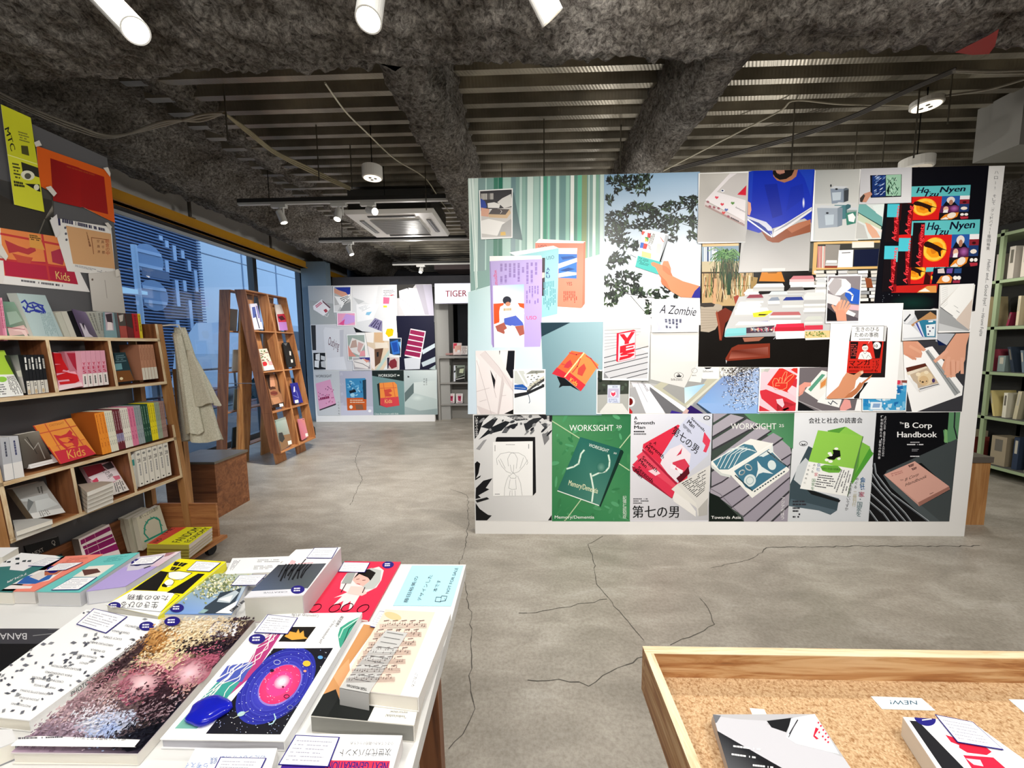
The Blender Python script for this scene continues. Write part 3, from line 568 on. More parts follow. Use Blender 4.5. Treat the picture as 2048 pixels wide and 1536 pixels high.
def c8(k):
    k.G('100 50 1150 20 1160 1700 90 1700', '86aac8', '9fbcd6', 'f6f6f6', 'f2f3f4'); k.G('100 50 1150 20 1140 900 100 900', '84a8c6', '9bbad6', 'dfe8f0', 'd5e2ec'); k.G('100 1400 1150 1400 1160 1700 90 1700', 'eef0f0', 'f4f4f4', 'fafafa', 'fafafa')
    rnd = random.Random(12)
    for l, w in (('130 490 330 480 540 450 680 520', 14), ('800 500 930 430 1130 380', 9), ('590 460 640 500 740 620', 8), ('960 590 1060 620 1120 640', 6), ('130 160 260 130', 8), ('270 1330 360 1360 560 1390 700 1410', 7), ('390 1380 520 1530 700 1700', 7), ('390 930 450 960', 5)): k.L(l, w, '2c2a26')
    def clump(cx, cy, rx, ry, n):
        for i in range(n):
            a = rnd.uniform(0, 6.28); r = math.sqrt(rnd.random()); x, y = cx+rx*r*math.cos(a), cy+ry*r*math.sin(a); d = rnd.uniform(0, 3.14); L = rnd.uniform(22, 42); w = L*.34
            c, s = math.cos(d), math.sin(d); k.P([(x-L*c, y-L*s), (x-w*s, y+w*c), (x+L*c, y+L*s), (x+w*s, y-w*c)], rnd.choice(['141a16', '1d2620', '2b3a2a', '101412', '3c4e34']))
    for c in ((240, 110, 110, 60, 45), (430, 130, 160, 80, 70), (540, 80, 90, 40, 25), (250, 220, 50, 60, 18), (480, 220, 130, 60, 30), (450, 420, 130, 70, 70), (620, 430, 120, 60, 40), (830, 400, 110, 60, 45), (1020, 330, 110, 60, 45), (1060, 430, 60, 40, 14), (230, 540, 140, 90, 80), (190, 700, 110, 110, 70), (300, 640, 110, 70, 40), (520, 600, 110, 70, 45), (700, 560, 120, 90, 70), (820, 640, 100, 90, 45), (920, 540, 110, 70, 35), (1075, 560, 50, 90, 30), (1060, 720, 50, 60, 22), (850, 760, 50, 30, 10), (330, 800, 120, 60, 36), (440, 840, 50, 50, 14), (280, 960, 110, 70, 40), (190, 1020, 70, 60, 24), (300, 1150, 70, 60, 24), (150, 1210, 60, 60, 20), (260, 1290, 110, 90, 60), (430, 1170, 90, 50, 24), (440, 1300, 80, 70, 34), (160, 1420, 90, 80, 46), (520, 1370, 60, 30, 12), (640, 1350, 60, 50, 14), (790, 1300, 70, 40, 16), (720, 1390, 70, 24, 14), (880, 1385, 30, 30, 6), (590, 1520, 40, 110, 22), (160, 320, 40, 60, 16)): clump(*c)
    k.P('520 655 770 710 690 1145 440 1060', 'f3f2ee'); k.P('770 710 808 725 735 1010 705 1000 690 1145 680 1130', 'aeb4ba'); k.P('468 940 720 1010 690 1145 440 1060', '46b4ac'); k.P('520 655 600 662 790 705 808 725 768 712', 'fafafa')
    for p, c in (('545 735 590 740 580 790 550 780', '4e9a5a'), ('575 690 612 700 605 750 572 740', 'cc3c3c'), ('500 795 535 800 530 860 488 855', '3a6cc0'), ('535 805 578 815 560 870 522 865', 'd8403a'), ('512 890 615 918 610 975 508 950', 'ecd98a'), ('680 805 730 820 715 925 665 915', 'f0d8cc'), ('515 670 550 680 520 720 508 700', 'd85a50'), ('710 730 755 790 745 795 712 740', 'd86a5a'), ('550 745 580 780 545 790', 'e2c840')): k.P(p, c)
    k.D('600 690 660 705 610 890 575 875', 4, '3a3a3e', vert=True, seed=4, wl=.1); k.D('480 955 600 990 590 1060 460 1030', 5, '1f6f6c', seed=8)
    k.P('610 1020 640 1010 690 1030 735 1045 750 1000 800 1000 830 1080 830 1130 850 1165 960 1220 1150 1275 1150 1405 940 1395 830 1330 720 1230 722 1185 690 1130 660 1070 620 1050', 'd98a64')
    k.P('735 1045 780 1060 820 1100 850 1165 800 1150 740 1100', 'c67a56'); k.P('690 1130 722 1185 730 1250 830 1330 780 1220', 'c27450'); k.P('1145 1275 1150 1275 1150 1405 1055 1400 1090 1330', '2b2a8c')
post('1210.5 349 1397.5 344.5 1402 650 1207 650', 1, 'c8d8e6', ZC, c8, 'poster of an arm holding a colourful book up to leafy branches and sky')
def d9(k):
    k.G('645 105 1135 95 1120 445 675 448', 'c8cada', 'd6d8e4', 'eceef2', 'b9bccc'); k.P('645 200 690 448 660 448 645 300', 'f0f0f4'); k.glow(960, 360, 120, 70, 'f4f4fa', 'cfd1df'); k.glow(760, 180, 90, 60, 'e4e6f0', 'c8cada')
    k.T('A Zombie', (705, 252), (1105, 285), '17171c', up=(14, -98), sh=.25); k.D('755 318 955 318 950 440 770 430', 5, '5a5c70', vert=True, wl=.3, seed=4, frac=.6)
post('1303 598.5 1399.5 596 1396.5 664 1303.5 665', 3, 'f6f6f6', ZD, d9, 'photo of a silvery cover reading A Zombie', 2)
def logo(k, cx, cy, s, col='222226', bg=None):
    k.E(cx, cy, s*1.5, s, col, .1, 24, w=s*.1)
    k.P([(cx-s*.9, cy+s*.1), (cx-s*.2, cy-s*.1), (cx+s*.5, cy), (cx+s, cy+.1*s), (cx+s*.6, cy+s*.5), (cx-s*.5, cy+s*.5)], col); k.L([(cx-s*.2, cy+s*.2), (cx+s*.25, cy-s*.2), (cx, cy-s*.55), (cx-s*.35, cy-s*.45)], s*.22, col)
def d10(k):
    k.P('380 440 1800 440 1800 1360 375 1360', '9fa09e'); k.P('380 990 1000 1080 1130 1360 380 1360', 'b3b2b2'); k.P('395 1010 600 1030 770 1360 560 1360', 'e4e3ea'); k.P('380 1080 440 1060 560 1360 380 1360', 'a4a4a6')
    k.E(390, 1225, 48, 55, 'f2eeec'); k.E(382, 1225, 34, 40, '6c1414'); k.P('375 1290 410 1330 410 1360 375 1360', 'b8262c')
    k.T('BLWMUDES', (505, 1010), (570, 1115), '3a3a44', up=(22, -12)); k.L('465 1010 575 1230', 3, '77777f')
    k.P('560 1020 600 1030 990 1290 1010 1330 960 1330 600 1060', 'f0f1ee'); k.P('640 1060 990 1280 1360 960 1340 900 900 900', 'b8b6a2'); k.P('740 1080 980 1250 1130 1110 1240 960 900 960', '9a9a98'); k.G('980 1070 1210 1030 1120 1120 985 1245', 'bcdcec', '9cc8e6', 'a9ccec', 'd8ecf0')
    k.P('1010 1300 1390 960 1400 900 1360 960 1000 1270', 'cfcfc0'); k.P('600 1060 960 1330 980 1360 780 1360 600 1100', '6c6c70'); k.P('840 1320 960 1350 940 1360 820 1360', '3a2a88'); k.P('1050 1265 1200 1340 1190 1360 1010 1360 1010 1300', '2c1a5c'); k.P('1000 1300 1030 1320 1010 1360 950 1360', 'caa9a4'); k.P('1100 1230 1260 1340 1240 1360 1200 1360 1060 1270', '8e9096')
    k.G('1400 950 1800 850 1800 1360 1120 1240', '7f96c4', '9fb4d8', 'a6c0e4', '7ea8de'); k.P('1120 1240 1290 1360 1240 1360 1110 1250', '33455c'); k.P('1290 1360 1800 1360 1800 1250 1120 1240', '8fb0e0')
    k.P('1100 850 1360 830 1360 975 1180 975', 'e6e6e2'); k.P('1360 830 1550 830 1550 935 1365 945', 'dddcd4'); k.P('1370 880 1495 870 1495 915 1370 925', 'ecebe6'); k.P('1120 800 1200 830 1160 1015 1025 1000', 'dcdcd8')
    k.G('610 465 1160 455 1130 800 610 980', 'd6d5d2', 'dad8d4', 'dcdbd6', 'cccbc8'); k.P('610 980 980 1072 1130 780 610 800', 'd3d2cf')
    logo(k, 918, 938, 34); k.T('blkswn', (835, 992), (955, 996), '2c2c30', h=26); k.T('wn', (1060, 945), (1108, 945), '3c3c40', h=22); k.T('blkswn', (1186, 902), (1292, 902), '3c3c40', h=24); k.P('1195 850 1280 848 1260 865 1215 868', '26262a'); k.E(1090, 885, 32, 26, '66666a', w=3)
    rnd = random.Random(4); 
    for i in range(520):
        t = rnd.random()**.8; x = 1480+rnd.gauss(60, 120)+t*60; y = 850+rnd.uniform(0, 480)*t
        if x+y < 2250 or y > 1330 or x < 1370: continue
        a = rnd.uniform(0, 3.14); L = rnd.uniform(8, 30); k.L([(x, y), (x+L*math.cos(a), y+L*math.sin(a))], 3.5, rnd.choice(['4a4038', '3a3230', '6a6058']))
        if i % 3 == 0: k.E(x, y, 5, 5, '26201e', 0, 6)
        if i % 2 == 0: k.E(x+20, y+8, 7, 5, 'e9ecf4', 0, 5)
post('1259 664 1520 664 1516 827 1258 827', 0, '9fa09e', ZD, d10, 'poster of fanned white envelopes over a pale blue book with branches')
def c11(k):
    k.G('1150 40 1680 30 1650 790 1120 790', 'b9b6b0', 'cfccc6', 'a9a7a5', 'b8b4b0'); k.P('1210 330 1480 35 1680 35 1680 560 1640 560', 'e3dee0'); k.P('1335 240 1480 90 1560 35 1680 30 1680 340', 'c4c0be'); k.P('1560 270 1668 160 1668 280', 'd01f38'); k.P('1555 272 1680 280 1680 315', 'cfb4b8')
    k.P('1205 345 1640 560 1660 610 1200 400', 'cfc4c4'); k.P('1205 400 1650 625 1650 600 1210 380', 'a48c88'); k.E(1400, 228, 20, 16, 'f2f2f6'); k.E(1398, 226, 12, 9, '222c5c')
    for x, y, c in ((1335, 300, 'd84a5c'), (1395, 375, 'd04452'), (1510, 362, '5d8c46'), (1440, 435, '5a6ca8'), (1410, 468, 'd05050')): k.P([(x-22, y), (x-10, y-16), (x+2, y-6), (x+16, y-14), (x+20, y+4), (x-2, y+20)], c)
    for x, y in ((1238, 350), (1260, 400), (1305, 410), (1355, 420), (1462, 510)): k.E(x, y, 17, 13, '9a5f68', .5, 8)
    k.T('komyusum', (1540, 415), (1660, 475), '3a3438', up=(8, -16)); k.D('1490 510 1640 585 1640 600 1490 530', 1, '50484c', wl=.08, frac=.8)
post('1397 346.5 1497 342.5 1490.5 485 1396 487', 4, 'f6f6f4', ZC, c11, 'photo of a white book spine with small hearts and leaves', 3)
def e12(k):
    k.P('590 110 1310 90 1260 1215 480 1225', 'b0afae'); k.G('570 760 1270 760 1250 1215 480 1225', '8b8a8a', 'a09f9d', 'c0bebc', 'c6c4c2'); k.P('590 130 700 100 1310 90 1320 200 1290 700 1200 640 700 800 570 760', '0f2cae'); k.P('590 130 640 120 620 500 590 500', '1b3cb8'); k.P('1130 100 1310 95 1270 400 1200 200', '1a3eb6')
    k.P('850 100 1130 100 1110 180 1060 220 980 248 900 225 860 180', 'a87054'); k.P('855 115 1040 110 1090 108 1060 170 1000 208 930 218 880 190 852 150', '17110f'); k.P('880 105 980 108 985 140 930 160 895 140', 'b88470'); k.L('905 150 940 153 970 146', 6, '8a5450')
    k.P('760 270 900 260 960 600 850 640', '0b2398'); k.P('1050 300 1180 260 1200 420 1000 560', '0d28a4'); k.glow(1190, 470, 14, 60, 'ffffff', '2c4ec0')
    k.P('580 455 610 470 618 550 600 610 578 600', 'd9a184'); k.P('720 770 800 830 850 850 1000 750 1130 690 1270 650 1265 790 1000 860 920 905 850 905 790 880', '8a4c30'); k.P('1000 750 1130 690 1270 650 1268 700 1060 800', 'a8684a')
    k.P('575 612 700 655 780 680 840 740 850 780 845 845 720 750 575 655', '17308e'); k.P('575 612 700 655 780 680 840 740 852 790 846 850 820 800 770 740 700 690 575 640', 'c9cbd8'); k.P('575 640 845 840 843 852 575 662', 'eceef2'); k.P('850 830 870 760 1000 690 1280 515 1280 560 1010 750 860 850', 'd8d8dc'); k.P('850 800 1000 700 1275 530 1275 540 1000 725', '9c9ca4'); k.P('795 775 845 778 843 820', '3a4ea8')
    k.P('735 1190 990 1185 985 1215 730 1218', 'd9d7d4')
post('1497 342 1629.5 338.5 1616 541.5 1476.5 545.5', 3, 'b4b3b2', ZE, e12, 'poster of a bearded person in a blue t-shirt holding an open book')
def f13(k):   # zoom ZE coordinates; desk full of books
    rnd = random.Random(21); k.P('70 900 2100 880 2000 2300 30 2300', '14110f')
    k.P('80 915 480 910 480 940 80 950', 'd8b888'); k.P('75 950 480 940 480 1110 75 1120', '7c94a4')
    for i in range(9): x = 80+i*18; k.P([(x, 955), (x+14, 955), (x+14, 1220), (x, 1220)], rnd.choice(['e6e6e8', '9fb0c0', '2c3c70', 'd8dce0', 'a0a0a4']))
    k.P('185 1000 240 1000 240 1200 190 1200', 'e8ecf0'); k.P('380 1070 475 1080 475 1110 380 1110', '2a74c0'); k.P('75 1115 480 1105 480 1230 75 1225', 'c2b494'); k.P('75 1225 640 1225 640 1600 75 1600', 'b89c70'); k.P('540 1270 690 1290 640 1500 540 1450', '9c7f4c'); k.P('75 1230 540 1225 540 1240 75 1245', '30261c')
    for i in range(60):
        x = rnd.uniform(80, 640); k.L([(x, 1240+rnd.uniform(0, 60)), (x+rnd.uniform(-20, 20), 1380), (x+rnd.uniform(-30, 30), 1500+rnd.uniform(-40, 60))], rnd.choice([5, 7, 10]), rnd.choice(['5c4028', 'd6c09a', '3a2a1c', 'e8dcc4', '6c7c44', 'b07a50']))
    for i in range(120):
        a = rnd.uniform(-.5, 3.6); L = rnd.uniform(60, 170); cx, cy = 335+rnd.uniform(-40, 60), 1030+rnd.uniform(-20, 60); x1 = cx+L*math.cos(a); y1 = cy+abs(L*math.sin(a))*.5-rnd.uniform(0, 50)
        k.L([(cx, cy), ((cx+x1)/2, min(cy, y1)-20), (x1, y1+rnd.uniform(0, 70))], rnd.choice([5, 7, 9]), rnd.choice(['4c7a44', '5f8f50', '2f5234', '7aa468', '35603c']))
    for i in range(70):
        x = 340+rnd.gauss(0, 60); k.L([(x, 1060+rnd.uniform(0, 100)), (x+rnd.uniform(-25, 35), 1250+rnd.uniform(0, 180))], 6, rnd.choice(['2f4a30', '1d3320', '4a6a40', '6a5a3a']))
    for i in range(40):
        x = 340+rnd.gauss(30, 120); k.L([(x, 1120+rnd.uniform(0, 100)), (x+rnd.uniform(-25, 25), 1250+rnd.uniform(0, 100))], 5, rnd.choice(['1e1e1a', '3e4a30']))
    k.P('210 1300 235 1300 225 1600 190 1600', 'c69a74'); k.P('360 1250 400 1250 385 1480 350 1480', '24402a')
    # pot, floor
    k.P('60 1570 260 1580 300 1600 270 1780 220 1860 150 1890 60 1880', 'a89c8c'); k.P('60 1570 180 1565 220 1585 200 1610 100 1615 60 1605', '3a3430')
    for i in range(8): k.L([(60, 1640+i*30), (280-i*8, 1650+i*26)], 4, '8a7e70')
    # chairs
    k.P('700 1330 730 1230 945 1225 985 1335', 'c87e2c'); k.P('725 1240 700 1330 680 1340 715 1232', '201a18'); k.P('945 1225 965 1225 1000 1340 985 1340', '201a18'); k.P('790 1228 905 1228 890 1245 800 1245', '8a5a24'); k.P('850 1180 910 1175 950 1222 850 1222', 'd8b860')
    k.P('225 1680 330 1620 400 1660 420 1700 330 1790 290 1980 265 1980 250 1800', '6c2a1c'); k.P('225 1680 240 1650 270 1800 290 1980 265 1960 248 1800', '8f4430'); k.P('420 1500 470 1480 500 1530 490 1580 450 1610', '9a4434')
    k.P('330 2180 400 2060 470 2025 820 2010 820 2170 350 2205', '7a3020'); k.G('400 2090 800 2050 800 2150 370 2180', '5c2014', '94564a', '7a3424', 'a86050'); k.P('520 1950 760 1940 700 1985 540 1995', '9a6450'); k.L('900 1920 860 1965', 7, 'a0a0a8'); k.P('335 2190 350 2205 340 2235', 'b8b8b8')
    # back shelves
    k.P('1240 900 2100 880 2100 1220 1240 1230', '3c3c38'); k.P('1255 905 1330 900 1310 1300 1290 1300 1300 905', '0f0f0f'); k.P('1300 905 1345 900 1325 1260 1282 1255', 'd2ab70'); k.P('1340 900 2100 880 2100 905 1340 925', 'd8b478'); k.P('1330 1180 2100 1165 2100 1190 1330 1205', 'd8b070'); k.P('1240 920 1300 915 1285 1190 1240 1190', '56564e')
    for i in range(6): x = 1345+i*17; k.P([(x, 945), (x+14, 945), (x+8, 1185), (x-6, 1185)], rnd.choice(['d6a8a0', 'e6e0d4', 'c8c0b0', 'cf8a84', 'f0ece4']))
    k.P('1430 930 1590 930 1560 1180 1420 1180', '8f8a84'); k.P('1440 1100 1555 1100 1555 1130 1430 1130', 'e6e6e4'); k.P('1430 1135 1560 1135 1555 1160 1425 1160', 'c4c4c4'); k.P('1420 1162 1560 1162 1555 1185 1418 1185', '8a3a2c'); k.P('1575 990 1735 985 1725 1175 1560 1178', 'ecebea'); k.L('1610 1020 1700 1015', 9, '5c5c60'); k.P('1745 985 2100 970 2100 1160 1735 1165', '141a34'); k.P('1720 900 1960 895 1960 960 1720 965', 'e6ded4')
    for r in range(9):
        for i in range(6): x = 1310+i*120+rnd.uniform(-20, 20); y = 1215+r*38; k.P([(x, y), (x+110, y-4), (x+112, y+28), (x+2, y+32)], rnd.choice(['cfcfd0', 'e4e4e2', '9ea0a4', 'd8d4cc', 'b0aca4', 'f0f0ee']))
    k.P('1860 1290 1930 1300 1950 1400 1880 1400', '8a4a2c')
    # table with piles of books
    k.P('480 1500 1500 1400 1520 1840 1510 1900 320 1930 330 1850', 'c4c4c4'); k.P('320 1905 1510 1880 1510 1920 330 1945', 'a2a2a4')
    def pile(x, y, w, h, n, top, side='dcdcdc'):
        for i in range(n):
            yy = y-i*h; dx = rnd.uniform(-8, 8); k.P([(x+dx, yy-h), (x+w+dx, yy-h-4), (x+w+dx, yy-4), (x+dx, yy)], rnd.choice([side, 'eeeeec', 'c8c8c6', 'b8b8b8']))
        yy = y-n*h; k.P([(x, yy), (x+w, yy-5), (x+w-22, yy-42), (x+36, yy-38)], top)
    pile(540, 1500, 160, 16, 3, 'dcd8d4'); pile(640, 1440, 340, 22, 2, 'f0f0ee'); pile(1040, 1400, 270, 30, 3, 'c47c84', 'd8b8b8'); pile(1320, 1500, 120, 26, 6, 'c9cdd0'); pile(800, 1520, 380, 20, 2, 'cfd6da'); pile(1010, 1470, 190, 18, 2, '6e6a6a'); pile(460, 1640, 260, 16, 3, 'e6e2de'); pile(560, 1570, 190, 18, 3, '8f4450'); pile(960, 1620, 230, 26, 3, '2c3a88'); pile(800, 1600, 130, 18, 3, '8a94a4'); pile(1190, 1690, 240, 22, 9, 'd8dad8'); pile(430, 1720, 380, 20, 3, 'eaeae6'); k.P('630 1680 820 1650 850 1660 760 1720 640 1725', 'e6d83c'); k.P('700 1690 800 1690 760 1705 690 1705', '22221c'); k.P('560 1780 800 1765 790 1790 520 1830', '6a62b8')
    pile(820, 1810, 340, 26, 4, 'b86a6c'); pile(1200, 1820, 200, 22, 3, 'cdd0c8'); pile(440, 1860, 420, 24, 2, 'eef0ee'); k.P('330 1885 350 1850 560 1840 560 1920 320 1940', '7cc4c8'); k.P('350 1855 565 1838 560 1895 335 1905', '86ccd0'); k.P('560 1840 870 1815 850 1890 560 1900', '4c3a48')
    for i in range(40): x = rnd.uniform(580, 840); k.P([(x, 1840+rnd.uniform(-10, 40)), (x+30, 1835+rnd.uniform(-10, 40)), (x+22, 1850+rnd.uniform(-10, 40))], rnd.choice(['b83a5c', 'e6dccf', 'd8a890', '2c2c34', '8a9aa8']))
    k.P('870 1840 910 1800 1190 1790 1200 1850 1200 1880 870 1880', 'c4283a'); k.P('890 1800 1180 1795 1190 1830 880 1838', 'd8304a'); k.P('880 1880 1200 1875 1200 1955 885 1965', 'f0efee'); k.P('1200 1815 1400 1810 1400 1860 1200 1865', 'd23c50'); k.P('1200 1880 1500 1870 1495 1945 1205 1955', 'e8c890')
    for i in range(60): k.E(rnd.uniform(1215, 1430), rnd.uniform(1885, 1935), 12, 7, rnd.choice(['8aa050', '5c7c3c', 'c0a060', 'd0c890']), rnd.uniform(0, 3), 5)
    k.P('1205 1955 1500 1945 1500 1965 1210 1975', 'f2f0ea')
post('1403 486.5 1765 479 1752 735 1396 733', 1, '14110f', ZE, f13, 'large poster of a studio table heaped with books, with plant and leather chairs')
def g14(k):
    k.G('5 100 440 90 420 790 -20 790', 'a5a8a6', 'b9bab6', 'd8d8d4', 'c4c8c8'); k.P('0 430 440 420 440 790 0 790', 'c9cac8')
    def bx(x, y, w, h, c1, c2): k.P([(x, y), (x+w, y-14), (x+w, y+h-14), (x+14, y+h)], c1); k.P([(x+w, y-14), (x+w+50, y), (x+w+46, y+h-30), (x+w, y+h-14)], c2); k.P([(x, y), (x+40, y-26), (x+w+50, y-20), (x+w, y+2)], 'c6cace')
    bx(150, 280, 130, 150, '8490a0', '5c6670'); bx(190, 440, 110, 150, '4a7880', '3a6068'); bx(20, 470, 200, 200, '9aa4b0', '7c8894'); bx(310, 490, 110, 140, '8fa09c', '4a6a68')
    for x, y, w, h in ((165, 320, 90, 80), (95, 540, 90, 100)): k.P([(x, y), (x+w, y-6), (x+w-5, y+h-8), (x+8, y+h)], 'b8c4ce'); 
    for x, y in ((210, 285), (120, 520)): k.E(x, y, 14, 9, '22262c', 0, 8)
    k.P('300 520 400 505 395 620 310 640', '3c7c6c'); k.P('320 540 370 520 395 560 380 610 330 600', 'e8f0ec'); k.P('285 300 330 290 325 400 285 410', '3a3e44'); k.E(155, 252, 8, 14, '2a2c30', 0, 8)
post('1629.5 341 1722 338 1710.5 480.5 1621 483', 4, 'f4f4f3', ZG, g14, 'photo of small grey boxes with windows stacked on a table', 1.5)
def g15(k):
    k.G('455 85 945 70 940 415 440 425', 'bcbcc0', 'cbcbcf', 'e2e2e4', 'c9c9cd'); k.P('540 150 850 140 845 360 545 370', '14161c'); k.P('560 155 690 145 690 355 560 365', '17306c'); k.P('695 148 845 142 840 350 695 352', '9cc8ac')
    rnd = random.Random(8)
    for i in range(50): x, y = rnd.uniform(565, 670), rnd.uniform(165, 345); k.L([(x, y), (x+22, y-12)], 6, rnd.choice(['c8d4ec', '3a68b0', '0a1640', '7a98cc']))
    for i in range(34): x, y = rnd.uniform(700, 820), rnd.uniform(155, 335); k.L([(x, y), (x+rnd.choice([-18, 18]), y+30)], 5, rnd.choice(['1f4a34', '2a5a48', 'cfe8d8']))
    k.P('700 300 730 250 720 345', '10241c'); k.P('440 410 440 370 480 330 540 310 560 335 530 370 500 415', 'c28c74'); k.P('440 410 440 375 475 335 490 350 460 415', '3a3430')
post('1722 338 1824 335 1822.5 405.5 1718 408.5', 5, 'c8c8cc', ZG, g15, 'photo of a hand holding open a picture book of blue and green patterns')
def g16(k):
    k.P('430 430 680 425 640 770 400 770', 'd6dcda'); k.P('430 435 500 435 660 560 660 660 420 510', '6fa8a4'); k.P('560 450 680 430 660 560 600 520', 'dfe8e6'); k.P('420 510 660 650 655 680 418 545', '1f3c3a'); k.P('425 520 650 655 640 700 418 590', 'c3cdb4'); k.P('400 600 480 640 520 770 400 770', 'bdbdb9'); k.P('490 610 540 630 600 690 640 760 560 765 520 700', 'dca98e'); k.P('540 630 660 690 650 710 600 690', 'f0e0d8')
post('1717.5 408 1769 406.5 1762 478 1711 480', 4, 'd0d8d4', ZG, g16, 'slanting photo of a hand on the edge of a teal and glass picture')
def agents(k):
    k.P('700 60 1710 40 1570 1470 580 1400', '0d0d14')
    def cover(x, y, w, h, vis=True):
        q = k.sub([(x, y), (x+w, y-18), (x+w-28, y+h-12), (x-30, y+h)], True)
        q.P('0 0 1 0 1 .31 0 .31', '5fc0c4'); q.P('.17 .31 .6 .31 .6 1 0 1 .02 .5', 'd81f1e'); q.P('0 .31 .17 .31 .19 1 0 1', '3a1012'); q.P('.02 .33 .17 .33 .17 .6', '7a1818'); q.P('.6 .31 .86 .31 .86 .62 .6 .62', '2a5aa8'); q.P('.6 .6 .86 .6 .86 .8 .58 .8', '5c2450'); q.P('.86 .31 1 .31 1 .42 .86 .42', 'f0f0f2'); q.P('.86 .42 1 .42 1 .55 .86 .55', '8a2430'); q.P('.86 .55 1 .55 1 .78 .86 .78', '223a6c'); q.P('.58 .8 1 .78 1 1 .58 1', '1a1418')
        q.E(.36, .62, .175, .26, 'ff9a1a', 0, 26); q.E(.36, .62, .165, .24, 'ffc845', 0, 24, jit=.06); q.E(.36, .63, .12, .175, 'f59a1c', 0, 20, jit=.1); q.E(.34, .62, .05, .09, 'd87c18', 0, 10, jit=.2)
        q.P('.21 .46 .25 .44 .30 .47 .40 .54 .47 .60 .56 .65 .47 .63 .45 .66 .46 .78 .43 .76 .41 .68 .32 .6 .22 .56 .19 .52', '2a1410'); q.T('Ho', (.225, .2), (.40, .2), '10142c', h=.17, bold=.03, sh=.25); q.T('Tzu', (.34, .31), (.55, .31), '10142c', h=.15, bold=.03, sh=.25); q.T('Nyen', (.56, .2), (.93, .18), '10142c', h=.17, bold=.03, sh=.25)
        q.P('.62 .6 .66 .48 .72 .35 .78 .48 .84 .6', '10121c'); q.E(.73, .43, .06, .1, 'e6dcd6', 0, 14); q.E(.735, .5, .03, .08, 'b07a60', 0, 10); q.E(.67, .7, .04, .09, 'e2b49a', 0, 10); q.P('.64 .72 .7 .7 .7 .8 .63 .8', 'f0eef0'); q.glow(.79, .68, .07, .1, 'b468b0', '5c2450'); q.E(.93, .68, .05, .05, 'f0e4d8', 0, 8); q.E(.93, .5, .03, .03, '3a1014', 0, 8)
        q.P('.6 .98 .66 .86 .76 .8 .86 .8 .84 .92 .76 1 .62 1', 'e88a2c'); q.E(.76, .88, .06, .09, 'f2e6d8', .3, 12); q.P('.6 1 .68 .92 .72 .98 .7 1', 'f0e8e0'); q.E(.91, .86, .028, .04, 'f4f0ea', 0, 10); q.E(.97, .86, .028, .04, 'f4f0ea', 0, 10); q.P('.88 .92 1 .92 1 .98 .9 1', 'b03040')
        return q
    def spine(x0, y0, x1, y1, teal=True, s='A for Agents'):
        d = x1-x0; k.P([(x0+d*.15, y0), (x1+d*.15, y0), (x1-8, y1), (x0-8, y1)], '161014'); k.P([(x0+d*.6, y0+120), (x1+d*.15, y0), (x1-8, y1), (x1-30, y1), (x0+d*.6, y0+350)], '8a1218')
        if teal: k.P([(x0+d*.15, y0), (x1+d*.15, y0), (x1+d*.1, y0+130), (x0+d*.1, y0+130)], '4cc0d0')
        k.T(s, (x1-d*.3, y1-8), (x1+d*.08, y0+18), 'ff4048', up=(-44, -4), sh=.1, bold=.02)
    k.P('750 1235 1205 1215 1190 1300 750 1300', 'c62420'); k.P('1020 1280 1100 1235 1190 1230 1190 1300 1000 1300', 'e09a50'); k.P('1010 1290 1080 1255 1130 1290', 'f2ece4')
    spine(690, 430, 830, 800); k.P('828 430 960 400 940 730 820 735', '1a1014'); cover(845, 262, 680, 330); spine(835, 430, 950, 735, False, 'A for Ag'); k.P('820 735 960 725 950 770 815 780', 'd8201e')
    spine(660, 842, 800, 1290); q = cover(800, 900, 560, 320); q2 = cover(1090, 1045, 330, 170); k.P('1160 1060 1440 1050 1420 1205 1140 1215', '0f1024'); k.P('1185 1210 1230 1140 1310 1125 1345 1150 1330 1205', 'e08a3c'); k.E(1280, 1165, 40, 32, 'f2e6dc', 0, 12); k.E(1372, 1155, 22, 20, 'f4f0ea'); k.E(1408, 1155, 20, 20, 'f4f0ea'); k.P('1350 1180 1420 1178 1415 1205 1345 1205', 'a03048'); k.P('1200 1070 1260 1060 1270 1110 1200 1110', 'd8c8c4'); k.P('1290 1065 1350 1060 1340 1110 1285 1110', '6c4aa0'); k.P('1365 1065 1435 1060 1430 1110 1360 1110', '2a4a80')
    spine(800, 765, 940, 1220); cover(948, 600, 668, 455); spine(945, 615, 1060, 1050, False)
    rnd = random.Random(5)
    for i in range(26): k.E(rnd.uniform(660, 1100), rnd.uniform(1310, 1400), 4, 3, '8a94a0', 0, 5)
    k.glow(960, 1400, 240, 90, '10302a', '0d0d14')
post('1775 336 1978 331 1950 622 1748 607', 2, '0d0d14', ZG, agents, 'black poster with red and turquoise books showing a leaping tiger before a sun')
def h18(k):
    k.P('110 -40 455 -45 430 400 100 410', '8a8286'); k.P('110 210 430 380 430 400 105 400', '5a5258'); k.P('110 260 300 400 105 400', '16161a'); k.P('320 60 440 100 440 240 350 230 290 150', '2f5fc4'); k.L('290 110 340 120 370 150 360 200', 16, 'f0f0f4')
    k.P('125 30 160 -20 300 -10 350 40 350 80 250 150 200 150 120 90', 'eceaea'); k.P('190 -20 260 -5 260 60 190 150 150 120 130 60', 'b4aeb0'); k.P('120 130 250 170 240 260 120 225', 'dcdadc'); k.P('340 240 440 250 440 300 330 290', 'e8b4bc'); k.P('300 280 400 330 380 360 300 330', 'eceaea')
    k.P('165 245 200 260 240 200 250 280 300 290 310 400 215 400 200 310', 'e49c80')
    for f in ('235 290 260 200', '262 285 290 205', '285 290 325 215', '300 310 340 250', '200 300 170 250'): k.L(f, 22, 'e8a68a')
